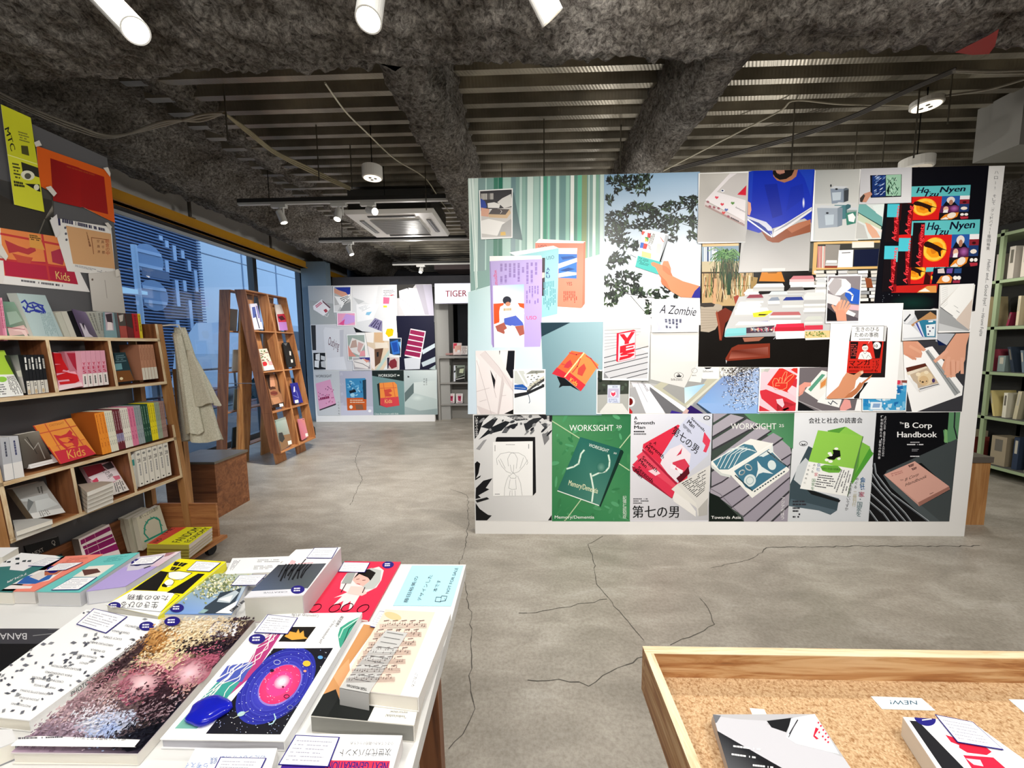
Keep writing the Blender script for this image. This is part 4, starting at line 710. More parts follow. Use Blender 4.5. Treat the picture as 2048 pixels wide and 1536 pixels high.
post('1655 551 1723.5 550 1718 645 1651 647', 4, 'f6f6f6', ZH, h18, 'photo of a hand turning white pages beside a blue cup', 2)
def h19(k):
    k.P('0 0 1000 0 1000 1300 0 1300', 'fbfbfb')
    k.P('310 910 335 600 362 452 700 450 712 470 685 955 460 955', '241c1c'); k.P('362 452 678 450 668 600 350 598', 'fafafa'); k.P('678 450 705 455 690 600 668 600', 'd8d8d8'); k.P('335 600 672 600 645 910 308 912', 'd22c22'); k.L('362 452 678 450 668 590', 4, '1a1a1a')
    k.P('345 605 425 605 400 770 345 768', '1c1416'); k.P('560 600 660 605 635 765 570 770', '1c1416'); k.P('425 605 560 605 590 775 398 775', 'd8342a'); k.L('345 770 640 772', 4, '5a1010')
    k.T('生きのびる', (398, 502), (626, 500), '1a1a1a', h=36); k.T('ための事務', (388, 556), (622, 556), '1a1a1a', h=36); k.D('430 572 580 570 580 586 430 588', 1, '88888a', wl=.1)
    k.P('440 775 430 740 455 705 475 700 505 700 540 715 558 770 520 780', 'f6f4f2'); k.E(490, 665, 30, 30, 'f6efe8'); k.P('460 655 470 630 500 628 518 650 505 640 475 645', '16120f'); k.E(480, 668, 9, 8, '222222', w=2.5); k.E(502, 668, 9, 8, '222222', w=2.5); k.L('470 702 488 725 508 702', 3, '1a1a1a'); k.L('420 775 460 730 480 770', 3, '1a1a1a'); k.L('558 772 520 735 500 768', 3, '1a1a1a'); k.P('420 775 440 715 458 705 450 775', 'f6f4f2'); k.L('520 620 536 598', 3, 'ffffff')
    k.E(605, 642, 37, 36, 'f8f6f4'); k.T('10', (576, 660), (612, 660), '1a1414', h=30, bold=.02); k.D('350 625 420 625 400 750 352 750', 7, 'c84a44', seed=3, wl=.2)
    k.T('マンガ', (335, 838), (540, 830), '151010', h=44, bold=.02); k.VT('ピカソも', (612, 800), (596, 890), 30, '151010', .02); k.VT('やってた', (572, 800), (566, 885), 22, '151010'); k.T('夢を現実にする方法', (330, 864), (540, 862), '2a0c0c', h=15, bold=.02); k.D('330 880 600 878 590 898 328 900', 2, '7a1410', wl=.05)
    k.P('110 1150 150 1110 230 1040 270 960 310 905 340 918 380 930 440 890 470 885 475 910 430 950 400 985 385 1060 330 1110 280 1160 120 1165', 'd8946f'); k.P('280 1160 330 1110 400 1060 440 1000 450 1010 560 925 545 955 480 1010 450 1060 410 1110 360 1150', 'c07850'); k.P('380 1150 460 1060 480 1010 700 955 520 1000 440 1110 430 1160 385 1162', '1c1818'); k.E(458, 908, 15, 13, 'f0c8b4', -.5, 10)
post('1664 608 1807 606 1792 797.5 1652 797.5', 3, 'fbfbfb', ZH, h19, 'white poster of a hand holding a red and white comic book')
def h20(k):
    k.P('860 290 1200 290 1195 575 855 590', 'c9ccd2'); k.P('960 300 1190 290 1190 380 1010 400', '2a2a2c'); k.P('940 440 1130 310 1190 350 1190 380 1080 390 1010 420 950 460', 'b88a5c'); k.P('865 300 975 300 975 360 900 430 865 410', 'e4e6ea'); k.P('868 400 930 330 940 340 880 410', '3a3c40'); k.P('865 430 940 440 1060 555 865 570', 'eceef2')
    k.P('1000 410 1060 390 1185 400 1180 560 1060 560', '2f7c9c'); k.P('1085 440 1180 430 1170 550 1095 550', 'e6eef4'); k.P('970 430 1020 410 1075 560 1050 555', 'd6d8ec'); k.P('985 425 1000 415 1062 558 1050 555', '3a4c9c'); k.P('1110 400 1155 398 1155 412 1110 414', 'f4f8fa')
    for x, y in ((1105, 460), (1125, 500), (1110, 530), (1155, 470)): k.E(x, y, 9, 9, '4a4a6a', 0, 7)
post('1806 619.5 1876.5 618.5 1874 678.5 1804 681.5', 4, 'f6f6f6', ZH, h20, 'photo of a cardboard box filled with blue booklets', 1.8)
def h21(k):
    k.G('1220 55 1570 45 1510 500 1200 500', 'dcdad6', 'eceae6', 'cfc4bc', 'b4b6b8'); k.P('1230 60 1420 50 1230 240', 'efefed'); k.P('1220 270 1420 50 1570 45 1545 180 1390 390', 'f6f6f4'); k.P('1210 330 1230 260 1390 390 1520 480 1505 500 1200 420', 'a3a5a7'); k.P('1200 420 1505 500 1200 500', 'c8cacc'); k.P('1380 390 1545 180 1510 490', 'd8c8bc'); k.L('1220 262 1350 352', 5, '3a3c40')
    for i in range(10): k.L([(1245, 80+i*22), (1300, 68+i*18)], 2, 'b0b0b0')
    k.L('1360 250 1400 275', 3, '8a8a90'); k.L('1385 300 1415 320', 4, '6a6a74')
post('1879 570 1948.5 567 1940.5 664 1876 665.5', 4, 'f4f4f4', ZH, h21, 'pale photo of stacked sheets of white paper', 1.5)
def h22(k):
    k.P('820 520 1520 510 1440 1290 890 1290', '3b3b40'); k.P('1200 520 1370 525 1290 640 1180 600', 'b8bcc4'); k.P('820 745 1120 655 1150 650 1450 1040 1440 1130 1000 1290 950 1290', 'fbfbfb'); k.P('1080 700 1110 680 1425 1100 1370 1135', '9ea2a4'); k.L('1095 700 1395 1110', 5, '5a5e60'); k.L('1125 710 1150 700', 3, 'e8e8e8')
    k.P('890 860 1080 815 1225 1030 1025 1100', 'c8b49c'); k.P('890 860 1080 815 1100 850 905 920', '5c2c20'); k.P('895 905 1090 845 1100 860 910 935', 'e8dcc8'); k.E(1080, 965, 75, 70, 'e6cfa8', .2); k.E(1065, 985, 48, 48, 'd8b88c', 0, 12); k.E(1055, 1000, 12, 8, '3a2a20', 0, 8); k.E(1030, 990, 6, 6, '2a1c16', 0, 6); k.E(1092, 992, 6, 6, '2a1c16', 0, 6); k.E(1010, 925, 24, 20, 'f2e2c4', 0, 8); k.E(1090, 905, 24, 18, 'f2e2c4', 0, 8); k.E(1160, 985, 16, 22, '4a3a6a', 0, 8); k.P('1010 1060 1210 1010 1222 1030 1027 1098', 'e4e4e6'); k.L('1025 1070 1210 1020', 7, '34343a'); k.P('890 925 1000 1090 1020 1100 1000 1020', 'f0f0f0')
    k.P('825 600 1000 600 1080 680 1060 700 1040 690 1050 720 1040 760 980 760 960 785 900 745 830 710', 'dc9c80'); k.L('1000 610 1075 685', 22, 'e0a488'); k.L('930 650 1030 705', 26, 'e4a98c'); k.L('900 690 1035 745', 24, 'dc9c80'); k.L('890 730 985 775', 20, 'd8967a')
    k.P('1380 525 1515 520 1480 640 1470 780 1420 890 1330 960 1270 900 1240 860 1270 780 1230 770 1170 800 1160 790 1270 690 1300 640', 'e0a488')
    for f in ('1290 700 1175 795', '1300 780 1300 945', '1350 790 1360 940', '1400 800 1390 900', '1440 770 1440 910', '1310 760 1280 920'): k.L(f, 32, 'e6ac92')
    for f in ('1325 800 1330 930', '1378 800 1376 910'): k.L(f, 4, 'b8745c')
    k.P('1190 580 1290 640 1210 640', '10204c')
post('1805 666 1939.5 663.5 1923.5 824 1812 825', 1, 'f4f4f4', ZH, h22, 'poster of two hands with steel ruler over a photo of a pale puppy')
def h23(k):
    k.P('460 970 905 975 890 1275 465 1275', '3f9cd0'); rnd = random.Random(9); k.P('780 980 900 980 895 1030 790 1030', 'd8a0a0')
    for i in range(46): x, y = rnd.uniform(470, 880), rnd.uniform(1000, 1270); k.P([(x, y), (x+rnd.uniform(20, 60), y-8), (x+rnd.uniform(20, 60), y+rnd.uniform(20, 50)), (x, y+30)], rnd.choice(['2a86c4', '7cc0e4', 'e2f0f8', '1f6cae', 'b8dcf0', '58aad8']))
    k.P('545 1195 655 1195 650 1270 540 1270', 'e4f0fa'); k.P('570 1210 640 1210 630 1250 560 1250', '8aa8d0'); k.E(815, 1000, 22, 22, 'd83c58'); k.P('850 980 905 982 900 1010 850 1005', '8a4c44'); k.E(800, 1065, 7, 12, 'f0f8ff', 0, 8); k.E(680, 1210, 9, 9, 'f0f8ff', 0, 8)
post('1724 758 1815.5 759 1812 822 1724.5 823', 2, 'f6f6f6', ZH, h23, 'photo of bright blue booklets spread out, above the white poster', 1.6)
def f24(k):
    k.P('715 945 1125 940 1105 1440 695 1440', 'f2c4ce'); k.P('715 950 840 950 800 1010 720 1000', 'b8b8b2'); k.P('725 960 780 960 740 1020 715 1010', 'ccccc6'); k.P('935 955 1120 1050 1020 1235 790 1150', 'd8332c'); k.P('1050 985 1125 940 1125 1030', 'd8332c')
    k.P('705 1215 780 1200 900 1250 1000 1290 1108 1350 1100 1440 960 1440 890 1340 900 1310 940 1310 1010 1370 1060 1440 900 1440 730 1300', 'cf3440'); k.P('695 1370 830 1440 695 1440', 'cf3440'); k.P('890 1310 960 1300 980 1370 960 1400 900 1350', 'f2c4ce'); k.P('1010 1220 1060 1160 1115 1190 1110 1290', 'f4ccd4'); k.P('1105 1080 1125 1090 1112 1180 1060 1155', 'cf3440')
    h = 'f4a070'
    k.L('860 1180 850 1120 870 1080 900 1080 920 1120', 6, h); k.L('915 1120 930 1070 960 1080 950 1130', 6, h); k.L('950 1120 960 1060 990 1005 1010 1010 1000 1060 975 1120', 6, h); k.L('985 1110 1020 1060 1075 1030 1085 1045 1040 1095 1000 1130', 6, h); k.L('880 1165 890 1130 940 1130 1010 1130 1005 1180 960 1205 880 1200 860 1180', 6, h); k.L('885 1160 930 1160', 5, h)
post('1520 735.5 1597.5 734 1593 824 1516 824.5', 3, 'f6f6f6', ZF, f24, 'photo of a pink and red cover corner with a drawn peace sign hand', 2)
def f25(k):
    k.P('1145 955 1860 950 1750 1435 1115 1435', '6f686c'); k.P('1115 1320 1320 1435 1115 1435', '17171a'); k.L('1120 1320 1400 1440', 9, 'a8a4a6')
    k.P('1390 990 1470 1010 1450 1250 1350 1320 1200 1220 1250 1150', 'eceae6'); k.P('1390 1030 1430 1040 1270 1225 1240 1200', '5a9c82'); k.P('1370 1110 1450 1060 1440 1160 1370 1200', 'd8c8a8'); k.P('1380 1130 1440 1080 1430 1150 1375 1190', 'd88c4c'); k.P('1350 1320 1460 1200 1460 1280 1610 1310 1580 1400 1340 1340', 'f0f0ee'); k.L('1460 1340 1490 1365 1510 1325 1560 1360', 9, '3c4452')
    k.P('1140 1160 1200 1120 1270 1125 1270 1160 1210 1180 1180 1250 1140 1275', 'e29c8c'); k.P('1590 1400 1640 1300 1700 1320 1715 1400 1640 1435 1590 1430', 'e8a09a'); k.L('1140 1270 1200 1200', 14, 'dc9484')
post('1597.5 733.5 1725 731 1722 822.5 1593.5 824', 1, 'f6f6f6', ZF, f25, 'photo of hands opening a green illustrated magazine on a dark table', 1.8)
# ---- bottom row of six posters
def i1(k):
    k.G('70 85 715 80 710 945 85 945', 'dcdcdc', 'cfcfcf', 'e2e2e2', 'c9c9c9'); rnd = random.Random(2)
    k.P('70 85 200 82 150 130 110 240 80 280', '1a1a1c'); k.P('600 80 715 80 710 140 650 120', '26262a')
    for p, c in (('110 285 200 190 330 130 370 140 300 210 190 240', '1e2226'), ('130 180 230 110 270 110 210 200', '26282c'), ('340 90 450 80 520 120 420 130', '34363a'), ('480 150 560 110 640 100 560 170 500 220', '2a2c30'), ('300 230 330 180 390 160 340 230', '5c5e62'), ('600 130 700 160 660 200', '505256'), ('630 240 680 200 690 280 650 330', '7a7a7c'), ('90 360 150 290 180 280 120 370', '9a9a9c'), ('80 480 100 460 125 480 110 560 90 600 130 575 125 590 80 620', '121214'), ('90 680 150 620 225 600 170 680 200 690 110 740 130 760 85 770', '16161a'), ('85 780 180 755 200 770 100 800', '1c1c1e'), ('85 800 120 850 160 880 190 900 220 905 180 945 90 945', '121214'), ('680 945 710 900 710 945', '1c1c1e')): k.P(p, c)
    for i in range(30): k.E(rnd.uniform(90, 700), rnd.uniform(90, 240), rnd.uniform(10, 34), rnd.uniform(6, 14), rnd.choice(['3a3c40', '6c6e70', '8f9092', '22242a', 'c8c8c8']), rnd.uniform(-.9, -.3), 8)
    k.P('255 270 265 262 575 262 582 715 555 745 545 300 250 300', '17171a'); k.P('228 302 555 296 555 742 230 745', 'f3f3f2')
    for l in ('265 490 258 440 290 400 360 385 380 390 440 392 490 420 515 470 505 490', '275 450 300 500 340 545 380 560', '512 450 480 500 440 545 400 560', '355 500 350 440 370 400 388 390', '420 520 430 440 410 400 390 392', '370 490 380 540 395 560', '400 490 396 560', '360 575 340 620 325 680 322 742', '430 580 455 640 468 740', '365 580 395 555 420 580 415 600 372 598 365 580', '370 610 358 680 385 692 420 688 415 610', '370 700 365 742', '385 700 386 742', '410 700 412 742', '290 440 330 520', '480 430 450 520'): k.L(l, 2.6, '8a8a8c')
    k.T('CHRONICLE of DREAMS', (272, 116), (500, 116), 'f4f4f4', h=22, bold=.01); k.VT('いますぐの生活', (95, 105), (95, 245), 22, 'f0f0f0'); k.VT('斎藤真理子', (681, 100), (681, 190), 22, 'f0f0f0'); k.D('335 320 435 320 435 328 335 328', 1, '77777a', wl=.1); k.D('240 330 252 330 252 395 240 395', 1, '88888a', vert=True, wl=.1); k.D('516 320 528 320 528 370 516 370', 1, '77777a', vert=True, wl=.1); k.D('245 725 290 725 290 735 245 735', 1, '55555a')
post('948 830 1104 829.5 1104 1042.5 952 1041.5', 0, 'dcdcdc', ZI, i1, 'black and white poster of a drawn-cover book among leaf shadows, leftmost in the bottom row')
def i2(k):
    k.G('712 80 1360 75 1345 945 712 945', '4f8f5e', '2f6f48', '3f8a58', '2f7c4c'); rnd = random.Random(7)
    for i in range(90): x, y = rnd.uniform(720, 1340), rnd.uniform(85, 940); k.E(x, y, rnd.uniform(12, 50), rnd.uniform(5, 18), rnd.choice(['3f8454', '4c9464', '357a4c', '56a070']), rnd.uniform(0, 3), 8)
    for l in ('712 130 935 270', '1255 475 1345 535', '1268 350 1360 235', '950 775 825 940 815 945'): k.L(l, 8, 'b8cfa4')
    k.P('950 275 1290 370 1300 385 1110 835 1095 825', '123028'); k.P('945 262 1275 360 1100 828 755 705', '28685c'); k.G('945 262 1275 360 1100 828 755 705', '2a6a60', '1f5c54', '4a8474', '2c6a5c')
    for l in ('835 522 890 505 930 480 940 440 950 400 975 370', '1175 410 1185 460 1180 510 1150 545 1100 555 1045 580'): k.L(l, 16, '9ec4b0'); k.L(l, 7, 'e8f4e8')
    k.L('1028 562 1040 620 1052 690 1040 790', 16, 'a8ccb8'); k.L('1028 562 1040 620 1052 690 1040 790', 8, 'eef4ea'); k.glow(1115, 510, 40, 45, '6a9c8c', '28685c'); k.P('755 705 1100 828 1096 818 758 698', 'e8f0e8')
    k.T('WORKSIGHT', (1010, 338), (1172, 390), 'e8f0e8', up=(10, -26)); k.T('20', (1215, 398), (1240, 404), 'e8f0e8', h=14); k.T('Memory/Dementia', (845, 655), (1085, 725), 'eef0c8', up=(10, -44)); k.T('WORKSIGHT', (855, 212), (1215, 212), 'f0f4ee', h=52); k.T('20', (1238, 188), (1282, 188), 'f0f4ee', h=24); k.T('Memory/Dementia', (735, 930), (1058, 930), 'f0f4ee', h=26, bold=.005); k.VT('記憶と認知症', (1307, 760), (1307, 915), 30, 'e6f0e6')
post('1104 829.5 1261.5 828.5 1260 1043 1104 1042.5', 0, '3f8454', ZI, i2, 'green poster of a dark green book on tiles, second in the bottom row')
def i3(k):
    k.G('1358 78 2030 75 2005 945 1350 945', 'e2e2ea', 'ccd0dc', 'b8b8bc', 'd6d4da')
    def cov(x, y, s=1.0, t=True):
        k.P([(x, y), (x+290*s, y-165*s), (x+520*s, y+60*s), (x+250*s, y+330*s)], 'cc2c48')
    k.P('1368 500 1700 590 1720 760 1690 765 1375 540', '9a2038'); k.P('1370 490 1460 400 1720 690 1715 740 1690 760', 'd83450'); k.P('1405 420 1470 370 1800 600 1760 680 1720 690 1430 470', 'e04a60'); k.P('1460 320 1745 160 1860 230 1820 610 1770 640 1500 400 1455 350', 'd83048')
    k.P('1830 90 2015 180 1990 410 1870 520 1740 640 1600 430 1760 170', 'c8cce0'); k.P('1620 430 1680 360 1770 320 1850 400 1840 470 1720 640 1600 480', 'e6dce4'); k.P('1760 450 1700 470 1700 520 1760 540 1810 560 1840 500 1800 440', 'd23c54'); k.P('1690 480 1730 500 1720 530 1680 520', 'ece4ec'); k.P('1730 420 1760 380 1780 350 1770 400', 'c8304c'); k.P('1720 500 1790 540 1760 560', 'f0e6ec'); k.P('1730 600 1800 540 1830 500 1840 560 1760 640', '5a1020'); k.P('1500 540 1560 520 1600 560 1560 580', 'f0d0d8'); k.P('1960 220 2010 290 2000 330 1975 390 1950 380 1970 330 1945 300', 'd84058'); k.P('1760 560 1780 570 1765 585', '3a1018')
    k.P('1735 650 2010 490 1990 830 1905 910 1890 800', 'd6d4d0'); k.P('1700 760 1735 660 1890 870 1890 915 1710 790', 'e6e4e0'); k.P('1690 690 1735 650 1890 800 1905 850 1880 830', 'dedcd6'); k.P('1910 850 1990 760 1985 900 1915 912', 'b0aeaa'); k.D('1770 640 1985 520 1975 690 1900 760', 11, '3a3a3c', seed=5, wl=.1, frac=.45)
    k.P('1455 355 1600 500 1740 640 1730 655 1450 375', 'a8203a')
    k.T('第七の男', (1693, 225), (1895, 400), '17171a', up=(24, -52), bold=.01); k.T('Seventh', (1850, 115), (1955, 218), '1c1c20', up=(12, -18), bold=.02); k.T('Man', (1815, 148), (1870, 192), '1c1c20', up=(22, -30), bold=.02); k.D('1790 150 1860 220 1850 245 1780 175', 3, '44444c', wl=.12)
    for x, y in ((1475, 345), (1420, 455), (1385, 540)):
        k.T('Seventh', (x+25, y-18), (x+145, y+95), '17080c', up=(18, -24), bold=.01); k.T('Man', (x, y+5), (x+58, y+62), '17080c', up=(18, -24), bold=.01)
    k.T('A', (1540, 315), (1560, 330), '17080c', up=(14, -22))
    k.T('A', (1386, 120), (1412, 120), '17171a', h=28, bold=.02); k.T('Seventh', (1386, 158), (1552, 158), '17171a', h=28, bold=.02); k.T('Man', (1386, 195), (1475, 195), '17171a', h=28, bold=.02); k.D('1382 208 1500 208 1500 222 1382 222', 1, '3a3a3e', wl=.1, frac=.8); k.D('1382 228 1520 228 1520 242 1382 242', 1, '77777c', wl=.1, frac=.8)
    k.D('1378 760 1515 760 1515 812 1378 812', 3, '55555a', wl=.07, frac=.45); k.T('第七の男', (1372, 915), (1752, 915), '101013', h=78, bold=.012); k.E(1980, 105, 28, 18, '141416'); k.E(1980, 105, 20, 12, 'e8e8ec'); logo(k, 1980, 106, 9, '141416')
post('1261.5 828.5 1424 827.5 1419.5 1043 1260 1043', 0, 'dcdce4', ZI, i3, 'pale grey poster of red paperbacks fanned out, third in the bottom row')
def j4(k):
    k.P('85 60 645 52 600 795 60 795', '3f4a44'); k.G('300 60 645 55 635 300 450 200', '5c8c68', '3f7450', '4f8c60', '5c8c68'); k.P('60 590 120 620 300 795 60 795', '0f1a16')
    for i in range(9):
        x = 85; t = i*62
        a = [(75, 130-110+t+40), (215+i*62, -10+t*.62+20), (285+i*62, 25+t*.62+20), (75, 180-110+t+40)]
    for P_, c in (('90 60 190 58 90 120', 'a09aa4'), ('88 140 210 62 300 85 85 215', 'a8a2ac'), ('85 240 320 95 400 130 85 300', 'a09aa4'), ('82 380 410 140 480 175 82 440', 'a8a2ac'), ('78 460 500 190 560 225 150 520 78 560', '9c96a0'), ('70 570 560 240 615 290 625 330 140 630 70 600', 'a49ea8'), ('140 640 620 340 615 400 215 695', '9a94a0'), ('215 705 615 410 612 490 300 760', 'a49ea8'), ('295 765 612 500 610 580 380 795 300 795', '9a94a0'), ('390 795 608 600 605 680 480 795', 'a09aa4'), ('495 795 604 695 600 795', '9a94a0')): k.P(P_, c)
    for l in ('85 218 305 88', '85 308 405 133', '82 448 485 178', '78 560 150 525 565 228', '140 635 622 335', '215 700 615 405', '295 762 612 495', '385 797 608 592', '490 797 604 688'): k.L(l, 9, '3a363e')
    for l in ('70 570 140 610 215 690 295 765', ): k.L(l, 4, '6c6670')
    k.P('75 385 345 230 490 260 500 320 610 440 600 455 355 635 210 480 150 470 75 415', 'ecece6'); k.P('88 385 300 265 360 275 390 320 195 440 130 440', '4a7c90')
    for i in range(5): k.L([(110+i*28, 430), (150+i*32, 350-i*6), (210+i*30, 300), (300+i*20, 285+i*8)], 5, 'dce6e6')
    k.P('232 450 400 345 470 300 590 420 355 585 310 560', '41748c'); k.P('400 350 480 300 495 260 500 320 440 350', 'dfe6e4'); k.E(340, 515, 40, 44, 'd6e0e0', .5); k.E(340, 515, 24, 26, '8cb0b8', .5, w=4); k.P('390 380 420 420 500 470 430 460 400 470 380 500 395 440', 'e0e8e8'); k.E(490, 410, 28, 34, 'd8e4e4', -.3); k.E(430, 345, 12, 9, 'd8e4e4'); k.E(285, 460, 20, 14, 'e6ece8', -.6, w=7); k.E(330, 425, 16, 24, 'e6ece8', -.9, w=7); k.L('195 445 495 262', 8, 'f2f2ee')
    for i in range(12): k.L([(240+i*10, 480+i*9), (247+i*10, 486+i*9)], 8, '2a4048'); k.L([(460+i*12, 318+i*9), (468+i*12, 325+i*9)], 8, '2a4048'); k.L([(370+i*18, 590-i*12), (378+i*18, 585-i*12)], 8, '2a4048')
    k.T('WORKSIGHT', (480, 345), (570, 415), '6c7678', up=(10, -14)); k.T('WORKSIGHT', (210, 165), (520, 165), 'ecece8', h=42); k.T('25', (538, 150), (572, 150), 'ecece8', h=20); k.T('Towards Asia', (76, 776), (278, 776), 'f2f2f0', h=20, bold=.01); k.VT('アジアのほう', (566, 640), (562, 770), 24, 'e8e8ea'); k.P('78 405 150 465 210 478 205 495 140 480 76 425', 'cfd4d0')
post('1424 827.5 1588.5 826.5 1575 1043 1416.5 1043', 0, '8a8690', ZJ, j4, 'poster of an open illustrated magazine on a grey slatted bench, fourth in the bottom row')
def j5(k):
    k.G('645 55 1210 50 1150 795 600 795', 'e4e6ea', 'd9dce0', 'd0d4da', 'd0d4d8'); k.P('610 550 690 380 740 280 780 300 700 560 950 640 935 720 890 750 810 720 605 690', '3c4c54'); k.P('620 640 935 720 890 750 810 720 605 690', '51626c'); k.P('665 420 720 360 760 400 700 560 640 510', 'c6ccd0'); k.P('720 570 960 650 950 665 760 610', '15181a')
    k.P('870 175 990 148 1185 330 1040 540 1000 420', '5a9c3c'); k.P('940 200 995 148 1110 215 1060 300', '8cc850'); k.P('1060 470 1160 290 1180 340 1050 500', '4f9c38'); k.P('1080 420 1100 250 1162 285 1060 470', '7cbc48'); k.P('805 172 1110 212 1048 435 740 385', '92cb52'); k.P('740 385 1050 435 1005 622 682 570', 'f2f3f0'); k.P('1110 212 1116 216 1010 625 1005 620', '5c7c4c')
    k.P('905 305 955 310 960 350 930 360 915 375 880 370 862 360 900 345 910 330', '121214')
    for x, y, a, b_ in ((930, 298, 14, 8), (885, 330, 14, 9), (893, 342, 12, 8), (865, 375, 14, 10), (890, 385, 16, 10), (948, 366, 12, 9)): k.E(x, y, a, b_, 'f6f8f2', 0, 12)
    k.P('820 420 850 408 940 415 965 440 950 462 880 462 835 448', '6cae3e'); k.T('会社と社会の読書会', (832, 440), (955, 447), '1c3014', h=13)
    k.VT('会社', (810, 410), (806, 440), 26, '3a6aa8'); k.VT('家', (792, 475), (792, 475), 26, 'c83c5c'); k.VT('国家を', (775, 515), (768, 570), 24, '4a7c50'); k.VT('めぐる', (780, 410), (766, 455), 16, '444448'); k.VT('二冊同時に', (745, 415), (715, 530), 13, '55555a'); k.D('810 470 940 485 900 580 780 560', 6, '44444a', wl=.1, frac=.4); k.D('960 440 1040 450 1000 610 900 590', 5, '7c7c80', vert=True, wl=.12, frac=.4)
    k.T('会社と社会の読書会', (742, 122), (1108, 120), '17171a', h=30, bold=.012); k.E(705, 263, 27, 16, '202024', w=3); k.P('690 262 705 268 722 262 716 272 696 274', '141416')
    k.VT('会社・家・国家を', (1108, 510), (1080, 745), 34, '4a6c70', rx=(1, .1)); k.VT('家', (1104, 612), (1104, 612), 36, 'b83c5c'); k.VT('会社', (1112, 512), (1108, 560), 34, '3a6aa8'); k.VT('めぐる', (1072, 505), (1060, 560), 20, '3a3a40'); k.VT('二冊刊行', (1058, 600), (1050, 680), 26, 'b0a880'); k.VT('これは新しいですか', (1032, 530), (1000, 710), 22, '3a3a40')
    for y, w in ((655, 95), (675, 110), (700, 55), (720, 40), (742, 65), (760, 50)): k.D([(632, y-6), (632+w, y-6), (632+w, y+8), (632, y+8)], 1, '33333a', wl=.22, frac=.8, seed=y)
post('1588.5 826.5 1753 825.5 1737 1043 1575.5 1043', 0, 'dfe2e6', ZJ, j5, 'white poster of a fan of lime green books, fifth in the bottom row')
def j6(k):
    k.P('1200 50 1790 42 1700 795 1148 795', '0d0e12'); k.P('1700 50 1790 45 1760 240 1670 260 1660 170 1690 180', '5c8c64'); k.L('1740 50 1735 150 1755 230', 10, '23262c'); k.P('1670 165 1688 170 1690 260 1665 250', '7aae70')
    k.P('1270 450 1755 230 1700 795 1600 795', '434a4c'); k.P('1250 480 1290 440 1480 660 1640 795 1560 795 1300 560', '4f575a')
    for i, l in enumerate(('1190 400 1200 470 1300 600 1560 795', '1160 450 1230 560 1400 740 1440 795', '1160 520 1300 680 1400 795', '1155 600 1290 720 1350 795', '1155 660 1250 740 1290 795', '1155 720 1210 795')): k.L(l, 12, '565c62'); k.L([(a+3, b_-3) for a, b_ in pts(l)], 4, 'b4bac0')
    k.P('1480 400 1510 395 1690 560 1705 580 1500 690', '111214'); k.P('1255 475 1465 383 1700 560 1705 575 1495 692 1485 680', 'c8988c'); k.P('1255 475 1465 383 1700 555 1488 665', 'd9a698'); k.P('1488 665 1700 555 1702 575 1495 692', '9c6c60')
    k.T('B Corp', (1398, 520), (1490, 480), '2a1c1c', up=(6, -22)); k.T('Handbook', (1400, 556), (1545, 495), '2a1c1c', up=(6, -24)); k.T('The', (1368, 520), (1388, 512), '2a1c1c', h=10); k.D('1418 410 1462 395 1472 410 1428 425', 2, '4a2c2c', wl=.2, frac=.8); k.D('1440 432 1480 418 1490 430 1450 445', 2, '4a2c2c', wl=.2, frac=.8); k.D('1300 465 1390 440 1400 460 1310 490', 2, 'b87c74', wl=.15); k.D('1565 605 1595 592 1598 598 1568 612', 1, '4a2c2c')
    k.T('B Corp', (1398, 156), (1582, 156), 'f8f8f8', h=38, bold=.015); k.T('Handbook', (1346, 220), (1616, 220), 'f8f8f8', h=40, bold=.015); k.T('The', (1362, 130), (1390, 130), 'f8f8f8', h=14)
    k.D('1435 250 1520 250 1520 256 1435 256', 1, 'c8c8cc', wl=.1, frac=.9); k.D('1412 264 1540 264 1540 272 1412 272', 1, 'e0e0e4', wl=.06, frac=.9); k.D('1445 298 1500 298 1500 318 1445 318', 2, '8a8a90', wl=.2); k.D('1434 345 1505 345 1505 352 1434 352', 1, 'e0e0e4', wl=.12, frac=.9)
    k.VT('よりよい社会、経済をめざす人のための', (1264, 82), (1248, 345), 15, 'd8d8dc'); k.VT('「利益を超える」経営の教科書', (1242, 82), (1222, 360), 17, 'e4e4e8')
post('1753 825.5 1921 823 1898.5 1043 1736.5 1043', 0, '0d0e12', ZJ, j6, 'black poster of a pink book on a grey chair, rightmost in the bottom row')
# lettering on the white edge strip of the panel
def letr(f, w):
    b = MB(); k = Ink(b, lambda u, v: PY(u, v, MY-.0004), (0, -1, 0), 'matte', lift=.0001); f(k); b.build('writing', pan, label=w)
letr(lambda k: k.VT('ハロー！', (1993, 345), (1990, 376), 7.5, '77777a'), None); letr(lambda k: k.VT('そして…グッドバイ！', (1989, 392), (1980, 458), 6.5, '66666a'), None); letr(lambda k: k.VT('｜藤田裕美', (1979, 465), (1976, 497), 7, '44444a'), None)
letr(lambda k: (k.T('Hello! and... Good bye!', (1975.5, 519), (1966.3, 611), '55555a', up=(6.5, .6)), k.L('1967 616 1966 624', .8, '66666a')), None); letr(lambda k: k.T('Hiromi Fujita', (1963.5, 627), (1959, 672), '55555a', up=(6.5, .6)), None)
